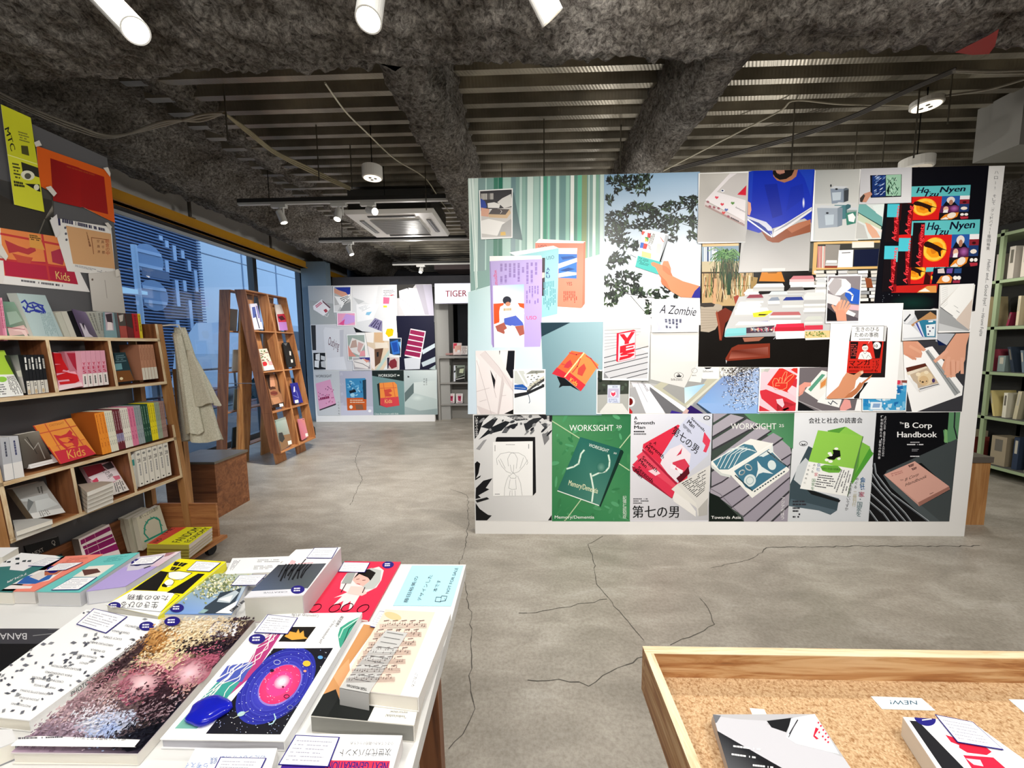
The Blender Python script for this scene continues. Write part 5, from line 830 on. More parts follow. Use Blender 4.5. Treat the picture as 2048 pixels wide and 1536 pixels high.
# ================================================================ papers on the dark board, left
ZP = (0, 180, 460/1536); ZQ = (0, 560, 440/2048); ZR = (0, 800, 460/2048); ZS = (220, 400, 440/1207); ZT = (430, 560, 230/906); ZV = (600, 540, 360/1728); ZW = (860, 540, 100/480)
def zq(z, s): return [(z[0]+x*z[2], z[1]+y*z[2]) for x, y in pts(s)]
BRD = ((1, 0, 0), DX)
def onb(quad, lvl, base, paint, name, label, cat='poster', border=None): return sheet(zq(ZP, quad), BRD, lvl, base, ZP, paint, name, label, 'ink', border, cat)
def p1(k):
    k.G('-60 600 360 640 360 980 -60 930', '3a3a3a', '55524c', '2a2824', '4a453e'); k.L('180 950 330 820 380 740', 16, '8a8478'); k.P('0 700 120 760 200 700 360 740 300 860 180 980 0 930', '34302b'); k.L('260 960 300 860 360 800', 8, '66625a')
onb('-60 580 340 690 380 1000 -60 940', 0, '46423c', p1, 'poster', 'dark crumpled cloth photo on the grey board above the orange magazine spread')
def p2(k):
    k.P('5 95 205 185 300 815 95 765 50 450', 'd3d62a'); k.P('50 430 255 500 300 815 95 765', 'dbdd34'); k.L('50 432 255 497', 5, 'f2f4a0'); k.T('MTC', (30, 260), (75, 410), '1c1c18', up=(30, -14), bold=.02); k.P('140 370 185 375 195 440 145 425', '4c4c22'); k.D('120 270 190 290 200 360 130 340', 4, '7a7a30'); k.P('140 480 255 520 262 585 150 545', '2a2a20'); k.E(185, 570, 46, 32, 'e8e8d0', .2); k.E(185, 575, 22, 20, '55554a', .2); k.D('80 480 130 490 140 600 95 590', 5, '2a2a20'); k.P('165 625 262 630 270 680 250 675', '15150f'); k.E(243, 650, 18, 20, 'e6e6cc', 0, 14); k.D('90 600 160 615 165 650 95 640', 2, '1c1c18', frac=.8)
onb('5 95 205 185 297 815 95 765', 3, 'd3d62a', p2, 'flyer', 'long yellow flyer strip taped at the top left of the grey board', 'flyer')
def p3(k):
    k.P('235 370 700 520 760 880 250 700', 'de5f14'); k.P('335 455 695 580 722 830 355 740', '9c0808'); k.G('335 455 530 520 545 785 355 740', '8a0606', 'a00a08', 'a40c08', '940a08'); k.P('235 640 360 690 350 730 240 700', '8a4a1c'); k.L('365 775 450 765 560 790 640 830 690 862', 9, 'ffe8c8'); k.P('365 790 450 778 560 800 640 840 560 828 370 772', 'f2a070'); k.D('440 500 700 580 700 600 450 520', 1, 'a83a10', wl=.1)
onb('243 372 735 545 768 888 262 640', 2, 'de5f14', p3, 'folder', 'orange plastic folder holding a dark red sheet, taped to the grey board', 'folder')
def p4(k):
    k.P('330 850 740 920 820 1240 440 1210', 'eceae6'); k.P('440 905 740 960 768 1195 488 1160', 'd9a877'); k.D('415 850 740 930 745 950 415 880', 1, '26264a', wl=.03, frac=.9); k.P('385 850 400 850 405 905 390 905', '222250'); k.L('610 985 720 1000', 4, '8a4a28'); k.L('610 985 625 1095', 4, '8a4a28'); k.VT('朝食の中', (715, 1010), (720, 1090), 26, 'b04a28'); k.VT('高千穂', (685, 1015), (690, 1085), 20, '7a4a30'); k.VT('空路旅', (655, 1010), (660, 1080), 18, '7a4a30'); k.D('580 945 620 1060 590 1060 575 950', 1, '8a5a3a'); k.D('500 1165 740 1215 740 1235 500 1180', 2, '9a9aa0', wl=.08)
    for y in (920, 960, 1000): k.E(435+(y-920)*.1, y, 8, 9, '5a5a66', 0, 8)
onb('340 850 742 915 772 1240 450 1210', 2, 'eceae6', p4, 'sheet', 'white sheet with tan square print taped under the orange folder', 'paper')
def p5(k):
    k.P('0 900 430 980 530 1300 30 1240', 'e88a4c'); k.P('20 1130 320 1150 330 1270 35 1240', 'b82442'); k.P('320 1160 500 1190 525 1300 330 1270', 'b4203f')
    for l in ('5 960 430 1040', '280 960 330 1270', '0 1130 500 1190'): k.L(l, 14, 'c8393c')
    k.P('30 1000 120 1040 180 1060 230 1040 240 1075 190 1100 120 1080 60 1090', 'b83a40'); k.P('80 1090 160 1110 220 1120 200 1160 120 1150', 'c8503c'); k.P('340 1080 400 1060 430 1110 420 1170 350 1150', 'b0304a'); k.P('190 960 260 970 300 1070 200 1050', 'e0a04c'); k.D('195 962 250 970 290 1015 200 1000', 3, '4a2a18', frac=.6)
    k.T('Kids', (375, 1262), (468, 1278), 'e8c87a', up=(-8, -56)); k.P('30 1240 530 1300 600 1290 610 1360 20 1290', 'eceae8'); k.D('140 1262 460 1300 460 1318 140 1278', 1, '5a5a60', wl=.04, frac=.8); k.P('430 980 520 1200 580 1225 600 1350 530 1330', 'eceae8')
onb('0 920 420 985 600 1350 -40 1290', 1, 'e6e2de', p5, 'poster', 'magazine spread in orange and crimson pinned to the grey board', 'poster')
def p6(k): k.G('590 1230 800 1210 835 1490 620 1475', 'd8d4ce', 'cfcbc4', 'c2beb6', 'cac6be'); k.L('700 1270 715 1390', 4, 'a29c94'); k.E(617, 1266, 7, 8, '6a5a50', 0, 8)
onb('592 1225 800 1205 838 1492 622 1475', 3, 'cfcbc4', p6, 'sheet', 'plain cream sheet on the right edge of the grey board', 'paper')
def tape(q, lvl, w): 
    b = MB(); b.prism([PX(u, v, DX+.002+lvl*.0032) for u, v in zq(ZP, q)], (-.0005, 0, 0), 'dcd8d0', 'matte'); b.build('tape', label='strip of whitish masking tape '+w, cat='tape')
tape('228 350 262 335 280 370 240 380', 4, "on the orange folder's top left corner"); tape('690 520 722 515 738 560 735 580', 4, "on the orange folder's top right corner"); tape('305 650 340 640 380 690 360 712', 4, "on the orange folder's lower left corner"); tape('-20 1020 10 1030 55 1110 40 1140 0 1100', 4, 'at the left edge of the magazine spread'); tape('700 888 722 885 748 915 735 935', 4, "at the top right of the tan-square sheet"); tape('770 1200 792 1195 800 1240 775 1250', 5, 'at the top of the plain cream sheet')
b = MB(); b.prism([PX(u, v, DX+.012) for u, v in zq(ZP, '335 870 370 840 380 830 400 960 375 985')], (-.003, 0, .0), 'e6e4e4', 'ink'); b.build('sheet_curl', bpy.data.objects['sheet'])
# ================================================================ near left bookshelf
def FX(z): return -2.19-.07*z
def TF(p): return Vector((FX(p[2])-p[0], p[1], p[2]))
SY0, SY1 = 1.535, 2.385
def shelfpart(n, par, d0, d1, y0, y1, z0, z1, m='ply', ax='y', T=TF, face=True):
    b = MB(); b.box(d0, d1, y0, y1, z0, z1, '888888', m+ax, T); 
    if face: b.box(d0-.0012, d0+.0002, y0, y1, z0, z1, '888888', 'edg'+ax, T)
    return b.build(n, par)
sh = thing('bookshelf', (-2.3, 1.96, 0), 'leaning plywood bookshelf on posts by the grey board, full of books', 'bookshelf')
for y0 in (SY0-.034, SY1+.004):
    for d0, d1 in ((.0, .035),):
        b = MB(); b.box(d0, d1+.01, y0, y0+.03, .12 if d0 == 0 else 0, 1.5, '888888', 'pinz', TF); b.build('post', sh)
    if y0 > 2: b = MB(); b.box(-2.5, -2.45, 2.389, 2.419, 0, 1.4, "888888", "pinz"); b.build("rear_post", sh)
for z, n in ((1.41, 'shelf_board'), (1.14, 'shelf_board'), (.78, 'shelf_board'), (.53, 'shelf_board')):
    shelfpart(n, sh, 0, .135, SY0, SY1, z-.018, z)
for z0, z1 in ((1.122, 1.50), (.512, .86)):
    for y in (SY0, SY1-.016): shelfpart('side_panel', sh, .0, .135, y, y+.016, z0+.018, z1, 'dpl', 'z')
for z0, z1 in ((1.14, 1.392), (.53, .762)):
    for y in (1.797, 2.076): shelfpart('divider', sh, 0, .135, y, y+.014, z0, z1, 'dpl', 'z')
b = MB(); b.box(-2.45, -1.99, 1.45, 2.42, .085, .105, '888888', 'plyy'); b.build('tray_base', sh)
b = MB(); b.box(-2.42, -2.03, 2.395, 2.41, .105, .33, '888888', 'plyx'); b.build('tray_end', sh)
b = MB(); b.box(-2.43, -2.415, 1.45, 2.395, .105, .33, '888888', 'dply'); b.build('tray_back', sh)
for y in (1.52, 2.36):
    for x in (-2.06, -2.40):
        b = MB(); b.lathe((x-.012, y, .035), (1, 0, 0), [(.006, 0), (.035, 0), (.035, .024), (.006, .024)], '15151a', 'matte', 16); b.box(x-.018, x+.018, y-.02, y+.02, .068, .085, '2a2a2e', 'satin'); b.build('caster', sh)
# ---- generic book: the quad in the photograph lies on a real plane, 'back' is its real thickness
def book(label, quad, plane, back, col, paint=None, zoom=None, spine='L', group=None, pages='e9e5da', name='book', m='ink', mode='cover', side=None, flop=.985, cat='book'):
    n = Vector(plane[0]).normalized(); c = plane[1]/Vector(plane[0]).length; q = pts(quad) if zoom is None else zq(zoom, quad); P = [onp(u, v, n, c) for u, v in q]; bk = Vector(back)
    if abs(n.x) > .5: bk.z = 0
    lo = min([p.z for p in P]+[(p+bk).z for p in P]); C = sum(P, Vector())/4+bk/2; t = thing(name, (C.x, C.y, lo), label, cat, group)
    u_ = bk.normalized(); L = bk.length; th = min(.0016, L*.12)
    g = MB(); side = side or col
    if mode == 'cover':
        g.prism(P, u_*th, col, m); g.prism([p+u_*(L-th) for p in P], u_*th, side, m)
        i, j = {'L': (0, 3), 'R': (1, 2), 'T': (0, 1), 'B': (3, 2)}[spine]; k_, l_ = {'L': (1, 2), 'R': (0, 3), 'T': (3, 2), 'B': (0, 1)}[spine]
        a, b_ = P[i], P[j]; w = [(P[k_]-a).normalized()*.0016, (P[l_]-b_).normalized()*.0016]
        g.prism([a+u_*th, b_+u_*th, b_+w[1]+u_*th, a+w[0]+u_*th], u_*(L-2*th), side, m)
        Cc = sum(P, Vector())/4; Q = [Cc+(p-Cc)*flop for p in P]; Q[i] = a+w[0]*1.2+(Q[i]-P[i])*.3; Q[j] = b_+w[1]*1.2+(Q[j]-P[j])*.3
        h = MB(); h.prism([p+u_*th*1.05 for p in Q], u_*(L-2.1*th), pages, 'ink')
    else:
        wv = (P[1]-P[0]).normalized()*.0012
        g.prism(P, u_*.0015, col, m)
        g.prism([P[0]+u_*.0015, P[3]+u_*.0015, P[3]+wv+u_*.0015, P[0]+wv+u_*.0015], u_*(L-.0015), side, m); g.prism([P[1]+u_*.0015, P[2]+u_*.0015, P[2]-wv+u_*.0015, P[1]-wv+u_*.0015], u_*(L-.0015), side, m)
        dz = (P[3]-P[0])*.015; h = MB(); h.prism([P[0]+wv*1.1+dz+u_*.002, P[1]-wv*1.1+dz+u_*.002, P[2]-wv*1.1-dz+u_*.002, P[3]+wv*1.1-dz+u_*.002], u_*(L-.006), pages, 'ink')
    if paint:
        k = Ink(g, lambda u, v: onp(u, v, n, c), n if n.dot(u_) < 0 else -n, m, lift=.0001); k.clip = q; paint(k.zoom(*zoom) if zoom else k)
    g.build('cover', t); h.build('page_block', t); return t
def lean(z0, k=.35, d=.02): x = FX(z0)-d; return ((1, 0, k), x+k*z0)
def facep(d=.006): return ((1, 0, .07), -2.19-d)
def row(region, zoom, specs, plane, depth, zr=None):
    """specs: (fraction start, fraction end, colour, paint, label, group, side)"""
    q = pts(region)
    for a, b_, col, pt, lab, grp, sd in specs:
        f = lambda t, i, j: (q[i][0]+(q[j][0]-q[i][0])*t, q[i][1]+(q[j][1]-q[i][1])*t)
        sub = [f(a, 0, 1), f(b_, 0, 1), f(b_, 3, 2), f(a, 3, 2)]; sub = [tuple(p) for p in sub]
        pp = (lambda k, s=sub, pt=pt: pt(k.sub(s))) if pt else None
        book(lab, sub, plane, (-depth, 0, -0.0), col, pp, zoom, group=grp, mode='spine', side=sd)
def stripes(n, c, fr=.5, v=True): return lambda k: k.D('.1 .06 .9 .06 .9 .94 .1 .94', n, c, vert=v, frac=fr, wl=.1)
L1 = lambda k=.35, d=.02: lean(1.41, k, d)
row('-14 168 18 165 75 565 38 568', ZQ, [(0, .48, 'd4829c', stripes(1, '9a3a5c'), 'pink paperback spine, left end of the top shelf, first of two', None, None), (.52, 1, 'e0a0b4', stripes(1, 'a84a6c'), 'pink paperback spine, left end of the top shelf, second of two', None, None)], L1(.25), .10)
def b_flam(k): k.G('25 200 130 205 315 550 75 555', '6f9480', '7fa08c', '8a8478', '4f7868'); k.P('60 300 150 290 210 380 90 420', '9ab0a0'); k.P('70 450 220 420 290 500 90 520', 'd8b4b0'); k.P('120 470 220 440 260 520 240 530 200 480', 'e8ccc8'); k.L('60 440 230 460', 6, 'a04a5a')
book('dull green photo book with a pink bird on its cover, leaning on the top shelf', '25 200 130 205 315 550 75 555', L1(.45, .03), (-.012, 0, -.004), '6f9480', b_flam, ZQ)
def b_blue(k):
    k.G('155 122 420 142 598 548 325 553', 'b0c4c4', 'a4b8b8', 'a8bcbe', 'b4c8c8')
    for l in ('200 210 230 190 260 230 240 290 280 300', '270 220 310 210 360 230 400 240', '250 240 300 260 350 240 410 290', '280 290 340 280 400 300 420 310', '215 250 260 300', '300 230 330 290 370 300', '390 250 420 300 380 310'): k.L(l, 15, '2c3a9c')
    k.D('370 300 470 300 560 540 430 540', 8, '8fa6a8', vert=True)
book('pale blue thick book with a dark blue brush drawing, leaning on the top shelf', '155 122 420 142 598 548 325 553', L1(.5, .01), (-.05, 0, -.02), 'aec2c2', b_blue, ZQ, side='c4cac2')
row('515 305 620 290 722 548 612 555', ZQ, [(0, .48, 'b9b9ac', None, 'pale grey slim volume beside the pale blue drawing book, left one', None, None), (.52, 1, 'c4c2b6', None, 'pale grey slim volume beside the black book, right one', None, None)], L1(.4), .10)
book('black paperback leaning behind the purple magazine on the top shelf', '622 292 700 276 805 545 722 548', L1(.4, .02), (-.01, 0, 0), '1a1a1e', None, ZQ)
def b_purp(k): k.G('675 270 800 300 915 542 785 540', '5a4c68', '7a6c88', '5c5464', '3a3440'); k.P('740 400 790 420 830 500 870 530 790 530', 'c4bcc8'); k.P('760 410 780 400 790 470', '2a2430')
book('dusky purple magazine with a grey photo on the top shelf', '675 270 800 300 915 542 785 540', L1(.4, .0), (-.006, 0, 0), '5a4c68', b_purp, ZQ)
row('805 296 975 292 985 548 915 546', ZQ, [(0, .5, 'a8a89e', stripes(2, '7a7a74'), 'grey-beige softcover beside the purple magazine', None, None), (.52, 1, 'b4b6ae', stripes(2, '8a8a84'), 'pale grey softcover left of the portrait magazine', None, None)], L1(.2), .1)
def b_port(k): k.P('970 298 1060 305 1095 548 985 548', '7a9aa0'); k.P('975 300 1045 305 1060 470 988 470', 'b8a8b4'); k.P('980 320 1040 310 1050 400 1000 400', '3a2c34'); k.P('1000 390 1040 395 1050 465 1000 465', 'e8dcdc')
book('teal magazine with a dark-haired portrait, standing on the top shelf', '970 298 1060 305 1095 548 985 548', L1(.15, .0), (-.008, 0, 0), '7a9aa0', b_port, ZQ)
row('1062 306 1305 314 1333 546 1097 548', ZQ, [(0, .11, '5a6468', None, 'dark grey spine between the portrait magazine and coral book', None, None),
 (.13, .40, 'a84a40', lambda k: (k.P('0 0 1 0 1 .5 0 .5', '4a4440'), k.P('.1 .1 .8 .05 .6 .3 .2 .35', 'c4bcb4')), 'coral and grey photo book near the right end of the top shelf', None, None),
 (.42, .66, '6c2020', lambda k: k.P('0 0 1 0 1 .6 0 .5', '3a2c28'), 'dark red photo book near the right end of the top shelf', None, None),
 (.68, .88, 'b81c22', stripes(1, '8a1018'), 'bright red spine beside the yellow one on the top shelf', None, None), (.90, 1, 'e0cc2c', stripes(1, '8a7a18'), 'thin yellow spine, right end of the top shelf', None, None)], L1(.1), .11)
# second compartment row
L2 = lambda k=.35, d=.02: lean(1.14, k, d)
def b_lime(k): k.P('-160 640 40 655 130 880 -160 900', 'a4c83e'); k.P('-160 885 130 878 222 1075 -160 1110', 'e8e8e4'); k.E(20, 925, 45, 26, '8cc444'); k.D('60 900 130 890 210 1060 110 1070', 7, '3a3a3c', vert=True, wl=.1); k.D('-40 970 60 960 60 1070 -40 1075', 5, '5a5a5c', wl=.1)
book('lime green and white paperback leaning in the upper left cubby', '-110 655 40 655 222 1073 -60 1098', L2(.4, .0), (-.02, 0, -.006), 'e8e8e4', b_lime, ZQ)
def sp_dark(k): k.P('0 .66 1 .66 1 1 0 1', 'd8d4ca'); k.E(.5, .93, .4, .06, 'c8b08c', 0, 10); k.P('.2 .06 .75 .06 .75 .2 .2 .2', 'e8e8e4'); k.P('.2 .23 .75 .23 .75 .38 .2 .38', 'dcdcd8'); k.D('.2 .7 .8 .7 .8 .8 .2 .8', 2, '3a3a3a')
def b_oyst(k): k.G('90 700 215 698 262 1050 200 1055', '1c241e', '7a8478', 'e0dcd4', '26281e'); k.P('150 850 230 830 245 900 170 900', 'c8c8b8')
book('dark green photo paperback behind the lime book', '80 700 215 698 258 1052 205 1058', L2(.2, .012), (-.02, 0, 0), '2c342c', b_oyst, ZQ)
row('215 698 408 695 458 1045 258 1068', ZQ, [(i/6+.01, (i+1)/6-.01, '15171c', sp_dark if i % 2 == 0 else (lambda k: (k.P('0 .66 1 .66 1 1 0 1', 'cfcbc2'), k.D('.1 .1 .9 .1 .9 .4 .1 .4', 1, 'b8b8b4', vert=True, frac=.7))), 'black spine with white band in the upper left cubby, %s from the left' % ORD[i], 'black paperbacks with white bands', None) for i in range(6)], lean(1.14, .1, .004), .12)
def b_yes(k): k.P('497 672 600 680 778 985 548 1030', 'e4a8b8'); k.P('497 680 560 680 600 720 640 745 630 790 500 780', 'c8181f'); k.P('500 790 640 780 660 830 620 845 590 835 580 850 640 860 520 870', 'c8181f'); k.P('525 890 620 860 720 880 740 940 700 960 560 975 550 950 650 940 640 925 540 935', 'c8181f'); k.P('548 985 765 950 778 985 548 1030', 'f0d8dc')
book('pink book with huge red letters leaning in the upper middle cubby', '497 672 600 680 778 985 548 1030', L2(.42, .0), (-.022, 0, -.006), 'b0182c', b_yes, ZQ)
book('pink and red book behind the leaning big-lettered one', '600 668 745 664 772 1000 690 1010', L2(.1, .03), (-.02, 0, 0), 'c07888', lambda k: k.P('620 680 700 680 760 780 740 880 680 800', 'a82038'), ZQ)
def sp_yes(k): k.P('0 .64 1 .64 1 1 0 1', 'ece4e0'); k.VT('YES', (.5, .34), (.5, .58), .2, 'c8204a', .02) if 0 else [k.T(c, (.2, .40+i*.11), (.8, .40+i*.11), 'c02448', h=.085, bold=.03) for i, c in enumerate('YES')]; k.D('.25 .7 .6 .7 .6 .95 .25 .95', 1, '3a3a3c', vert=True, frac=.8)
row('748 662 975 655 1015 972 775 1000', ZQ, [(i/5+.008, (i+1)/5-.008, 'dfa0b4', sp_yes, 'pink spine with red letters and white band, %s of five in the middle cubby' % ORD[i], 'pink paperbacks with red letters', 'e8b4c4') for i in range(5)], lean(1.14, .08, .004), .12)
def b_dk(k): k.P('1065 680 1165 672 1210 840 1070 850', '1f3c44'); k.P('1070 850 1210 840 1250 935 1075 955', '7a4a20'); k.P('1070 780 1130 775 1140 830 1070 840', '6fa0a8'); k.E(1130, 918, 16, 14, 'e8d8b0', 0, 10); k.D('1080 700 1160 690 1180 760 1075 770', 4, '6c8c94')
book('dark teal and brown paperback leaning in the upper right cubby', '1065 680 1165 672 1250 935 1075 955', L2(.35, .0), (-.018, 0, -.004), '1f3c44', b_dk, ZQ)
row('1288 602 1425 600 1475 915 1332 932', ZQ, [(i/5+.01, (i+1)/5-.01, 'b88468', lambda k: (k.P('0 .66 1 .66 1 1 0 1', 'dcd6c8'), k.D('.3 .1 .7 .1 .7 .5 .3 .5', 1, '8a5a44', vert=True)), 'tan spine with cream band in the upper right cubby, %s of five' % ORD[i], 'tan paperbacks with cream bands', 'a8745a') for i in range(5)], lean(1.14, .08, .004), .12)
# open middle row
L3 = lambda k=.35, d=.02: lean(.78, k, d)
row('0 340 160 318 218 682 45 722', ZR, [(0, .47, 'b4b6bc', lambda k: (k.P('0 .62 1 .62 1 1 0 1', 'e4e2e0'), k.D('.3 .1 .7 .1 .7 .5 .3 .5', 1, '3a3e50', vert=True)), 'thick silver-grey spine at the left of the middle shelf, first of two', None, None), (.5, 1, 'c0c2c8', lambda k: (k.P('0 .62 1 .62 1 1 0 1', 'e4e2e0'), k.D('.3 .1 .7 .1 .7 .5 .3 .5', 1, '3a4068', vert=True)), 'thick silver-grey spine at the left of the middle shelf, second of two', None, None)], lean(.78, .1, .0), .12)
def b_mon(k): k.G('165 310 345 275 470 560 215 610', '6a655c', '8a847a', '3a2418', '55504a'); k.L('220 350 300 440 340 380 400 520', 8, 'a8a49c'); k.L('240 330 330 480', 6, '2a2622')
book('dim grey and brown photo book behind the white one on the middle shelf', '165 310 345 275 480 560 215 610', L3(.12, .035), (-.03, 0, 0), '5a554c', b_mon, ZR)
def b_wh(k): k.P('200 485 425 440 520 550 275 612', 'e6e4e2'); k.T('ABRWSBN', (235, 518), (320, 498), '2a2a2e', h=20); k.T('BBUTTON', (250, 545), (330, 525), '2a2a2e', h=18); k.P('345 465 365 455 375 500 355 490', '2a2a30'); k.P('410 450 440 445 465 480 440 490', '3a3a44'); k.L('280 590 480 545', 3, 'b8a8a8')
book('white exhibition book lying tilted below the orange magazine', '200 485 425 440 520 550 275 612', L3(1.0, .0), (-.02, 0, -.02), 'e6e4e2', b_wh, ZR)
def b_kids(k):
    k.P('305 230 635 160 855 480 545 570', 'e6913e'); k.G('305 230 635 160 760 345 430 420', 'e08a38', 'e8a44c', 'ea9a44', 'e8943c'); k.P('480 460 765 400 855 480 545 570', 'c93040')
    for l in ('400 215 540 450', '575 175 740 400', '350 300 700 225'): k.L(l, 9, 'c8563a')
    k.L('500 410 750 350', 6, 'd0603a'); k.P('475 310 540 320 590 300 620 265 645 290 640 310 690 330 700 390 690 420 640 410 590 440 540 400 500 350', 'c8343c'); k.P('520 345 600 330 640 340 600 380 560 375', 'e8843c'); k.P('560 390 640 380 660 400 600 420', 'e8843c'); k.P('600 340 660 350 640 365', 'a02034')
    k.T('Kids', (610, 525), (765, 490), 'e8a850', up=(-22, -78)); k.T('CASTSIGHT', (440, 238), (570, 212), 'b05a2c', h=20)
book('orange and crimson magazine leaning out on the middle shelf', '305 230 635 160 855 480 545 570', L3(.5, -.03), (-.008, 0, -.003), 'd84a34', b_kids, ZR)
W3 = [('orange', 'f0932c', 'c86418', 3, 0, .138), ('cream', 'e8e4d0', '8a9484', 4, .138, .252), ('maroon', '6c2430', 'b8a0a4', 3, .252, .358), ('white', 'ece6dc', '7a6a64', 4, .358, .472), ('pink', 'dc7c9c', 'b04a74', 2, .472, .561), ('blue-grey', '9aa4a8', '6c7a84', 3, .561, .659), ('dark green', '1f4a38', '7aa088', 3, .659, .764), ('yellow', 'e8d820', '8a7a10', 3, .764, .859), ('sage', '9aa894', '6c7c6c', 3, .859, .93), ('brown-pink', 'a4847c', '5a3c38', 3, .93, 1)]
sp = []
for nm, c, c2, n, a, b_ in W3:
    for i in range(n):
        sp.append((a+(b_-a)*i/n+.001, a+(b_-a)*(i+1)/n-.001, c, (lambda k, c2=c2, nm=nm: (nm == 'maroon' and k.P('0 .6 1 .6 1 .8 0 .8', '8c88ac'), k.D('.3 .04 .7 .04 .7 .96 .3 .96', 1, c2, vert=True, frac=.6, wl=.07))), 'thin %s magazine spine on the middle shelf, %s of that colour' % (nm, ORD[i]), 'thin magazines in coloured runs', 'b05a1c' if nm == 'orange' else c))
row('840 120 1455 8 1497 325 915 487', ZR, sp, lean(.78, .12, .0), .13)
# lower cubbies
L4 = lambda k=.35, d=.02: lean(.53, k, d)
def b_room(k): k.G('110 795 385 722 583 1000 300 1060', '77736c', '8a8680', 'c4c6c6', 'b4b8b8'); k.P('180 885 420 830 440 870 310 900 200 905', 'b8bcbc'); k.P('240 940 250 880 300 910 250 1000', '6c7070'); k.P('310 900 440 870 520 930 330 1000', 'c8cccc'); k.P('270 1010 560 960 583 1000 300 1060', 'dcdcda'); k.D('340 990 420 970 460 1020 360 1045', 5, '8a8a88', vert=True); k.D('320 780 380 765 390 830 345 840', 2, '4a4844', vert=True)
book('thick grey book with a bare room on its cover in the lower left cubby', '110 795 385 722 583 1000 300 1060', L4(.42, .02), (-.035, 0, -.012), '8a857c', b_room, ZR, side='7a6a55')
def flat(label, quad, z, th, col, paint=None, zoom=None, group=None, spine='L', side=None, pages='e9e5da', m='ink', name='book', flop=.985): return book(label, quad, ((0, 0, 1), z), (0, 0, -th), col, paint, zoom, spine=spine, group=group, side=side, pages=pages, m=m, name=name, flop=flop)
flat('white book lying flat in the lower left cubby, upper of two', '112 1070 330 1052 468 1062 138 1172', .585, .022, 'b8b8b4', None, ZR); flat('white book lying flat in the lower left cubby, lower of two', '112 1110 330 1090 460 1100 140 1215', .562, .02, 'd8d8d4', None, ZR)
def b_7(k): k.P('735 600 995 545 1150 800 880 890', 'c8a0a8'); k.P('735 600 900 565 960 660 780 720', '7a0e22'); k.P('905 580 985 548 1020 600 960 620', '3a3034'); k.P('780 690 960 620 1020 600 1090 700 900 760', 'e8dce2'); k.P('820 720 860 690 880 720 850 750', 'd04060'); k.P('1000 680 1060 670 1075 700 1030 715', 'd87088'); k.T('七の男', (905, 625), (970, 700), '1c1a1c', up=(34, -26)); k.P('1000 745 1085 690 1150 800 1010 850', 'e6e0da'); k.D('1010 745 1085 705 1130 800 1030 830', 5, '5a5a5a', vert=True)
book('red and white paperback behind the flat stack in the lower middle cubby', '735 600 995 545 1150 800 900 885', L4(.5, .01), (-.022, 0, -.008), 'c8a0a8', b_7, ZR)
for i in range(5): flat('white paperback in the flat stack of five, %s from the bottom' % ORD[4-i], '%d %d %d %d %d %d %d %d' % (690+i, 752+i*37, 900, 724+i*37, 1008, 728+i*37, 772, 822+i*37), .655-i*.0245, .0225, 'b8a898' if i == 0 else '6c6458', None, ZR, 'white paperbacks stacked flat', pages='f2efe8', side='cfc8bc')
def sp_w(k): k.E(.5, .1, .32, .035, '8a8a88', 0, 10); k.T('28', (.2, .33), (.8, .33), '4a4a4a', h=.11, bold=.02); k.D('.3 .38 .7 .38 .7 .75 .3 .75', 1, '9a9a98', vert=True, frac=.7); k.E(.5, .93, .18, .02, '1a1a1c', 0, 8)
book('teal and white book left of the six white spines', '1160 505 1200 465 1228 790 1195 785', lean(.53, .05, .02), (-.1, 0, 0), 'e0e4e0', lambda k: k.P('1160 540 1210 520 1210 580 1165 590', '3a9a94'), ZR, mode='spine')
row('1202 460 1495 375 1532 665 1242 775', ZR, [(i/6+.012, (i+1)/6-.012, 'e6e2d8', sp_w, 'white spine with a black dot in the lower right cubby, %s of six' % ORD[i], 'white volumes with black dots', 'd8d4cc') for i in range(6)], lean(.53, .06, .004), .12)
# tray at the foot
def tr(x, z0=.105, k=.3): return ((1, 0, k), x+k*z0)
def b_ext(k): k.T('NEXT', (300, 1390), (395, 1345), 'b8b4ac', h=36); k.E(475, 1268, 14, 16, 'b8b8b0', 0, 12, w=5); k.E(485, 1290, 9, 8, 'a8a8a0', 0, 8)
book('black book with pale letters leaning in the shelf tray', '215 1300 520 1215 560 1400 280 1440', tr(-2.36), (-.02, 0, 0), '141414', b_ext, ZR)
def b_mag(k):
    k.P('700 1240 970 1105 1075 1380 748 1440', 'f0e6e4')
    for a in ('715 1250 975 1125 988 1160 722 1290', '735 1305 1000 1190 1005 1215 745 1330', '750 1335 1010 1220 1030 1265 765 1385', '1040 1275 765 1390 780 1420 1060 1330'): k.P(a, '8c1460')
    k.L('755 1235 800 1400', 3, 'e8a0b8'); k.L('840 1190 900 1390', 3, 'e8a0b8')
book('cream book with magenta bars leaning in the shelf tray', '700 1240 970 1105 1075 1380 748 1440', tr(-2.3), (-.04, 0, 0), 'f0e6e4', b_mag, ZR, side='6a625c')
def b_anth(k):
    k.P('1215 1050 1420 935 1495 1170 1275 1330', 'bdb9a4'); k.T('聞くことの人類学', (1245, 1058), (1408, 975), '2a2a28', up=(-6, -30))
    k.L('1320 1230 1285 1190 1290 1120 1320 1070 1370 1045 1420 1070 1440 1160 1440 1180', 13, '1f8a72'); k.L('1290 1260 1490 1160', 16, '1f8a72')
    for x, y in ((1290, 1150), (1305, 1090), (1350, 1050), (1400, 1050), (1435, 1110)): k.L([(x-12, y-8), (x+12, y+8)], 7, '1f8a72')
book('grey-green book with a teal arch drawing in the shelf tray', '1215 1050 1420 935 1495 1170 1275 1340', tr(-2.24, k=.35), (-.03, 0, -.005), 'bdb9a4', b_anth, ZR, side='c4c2b0')
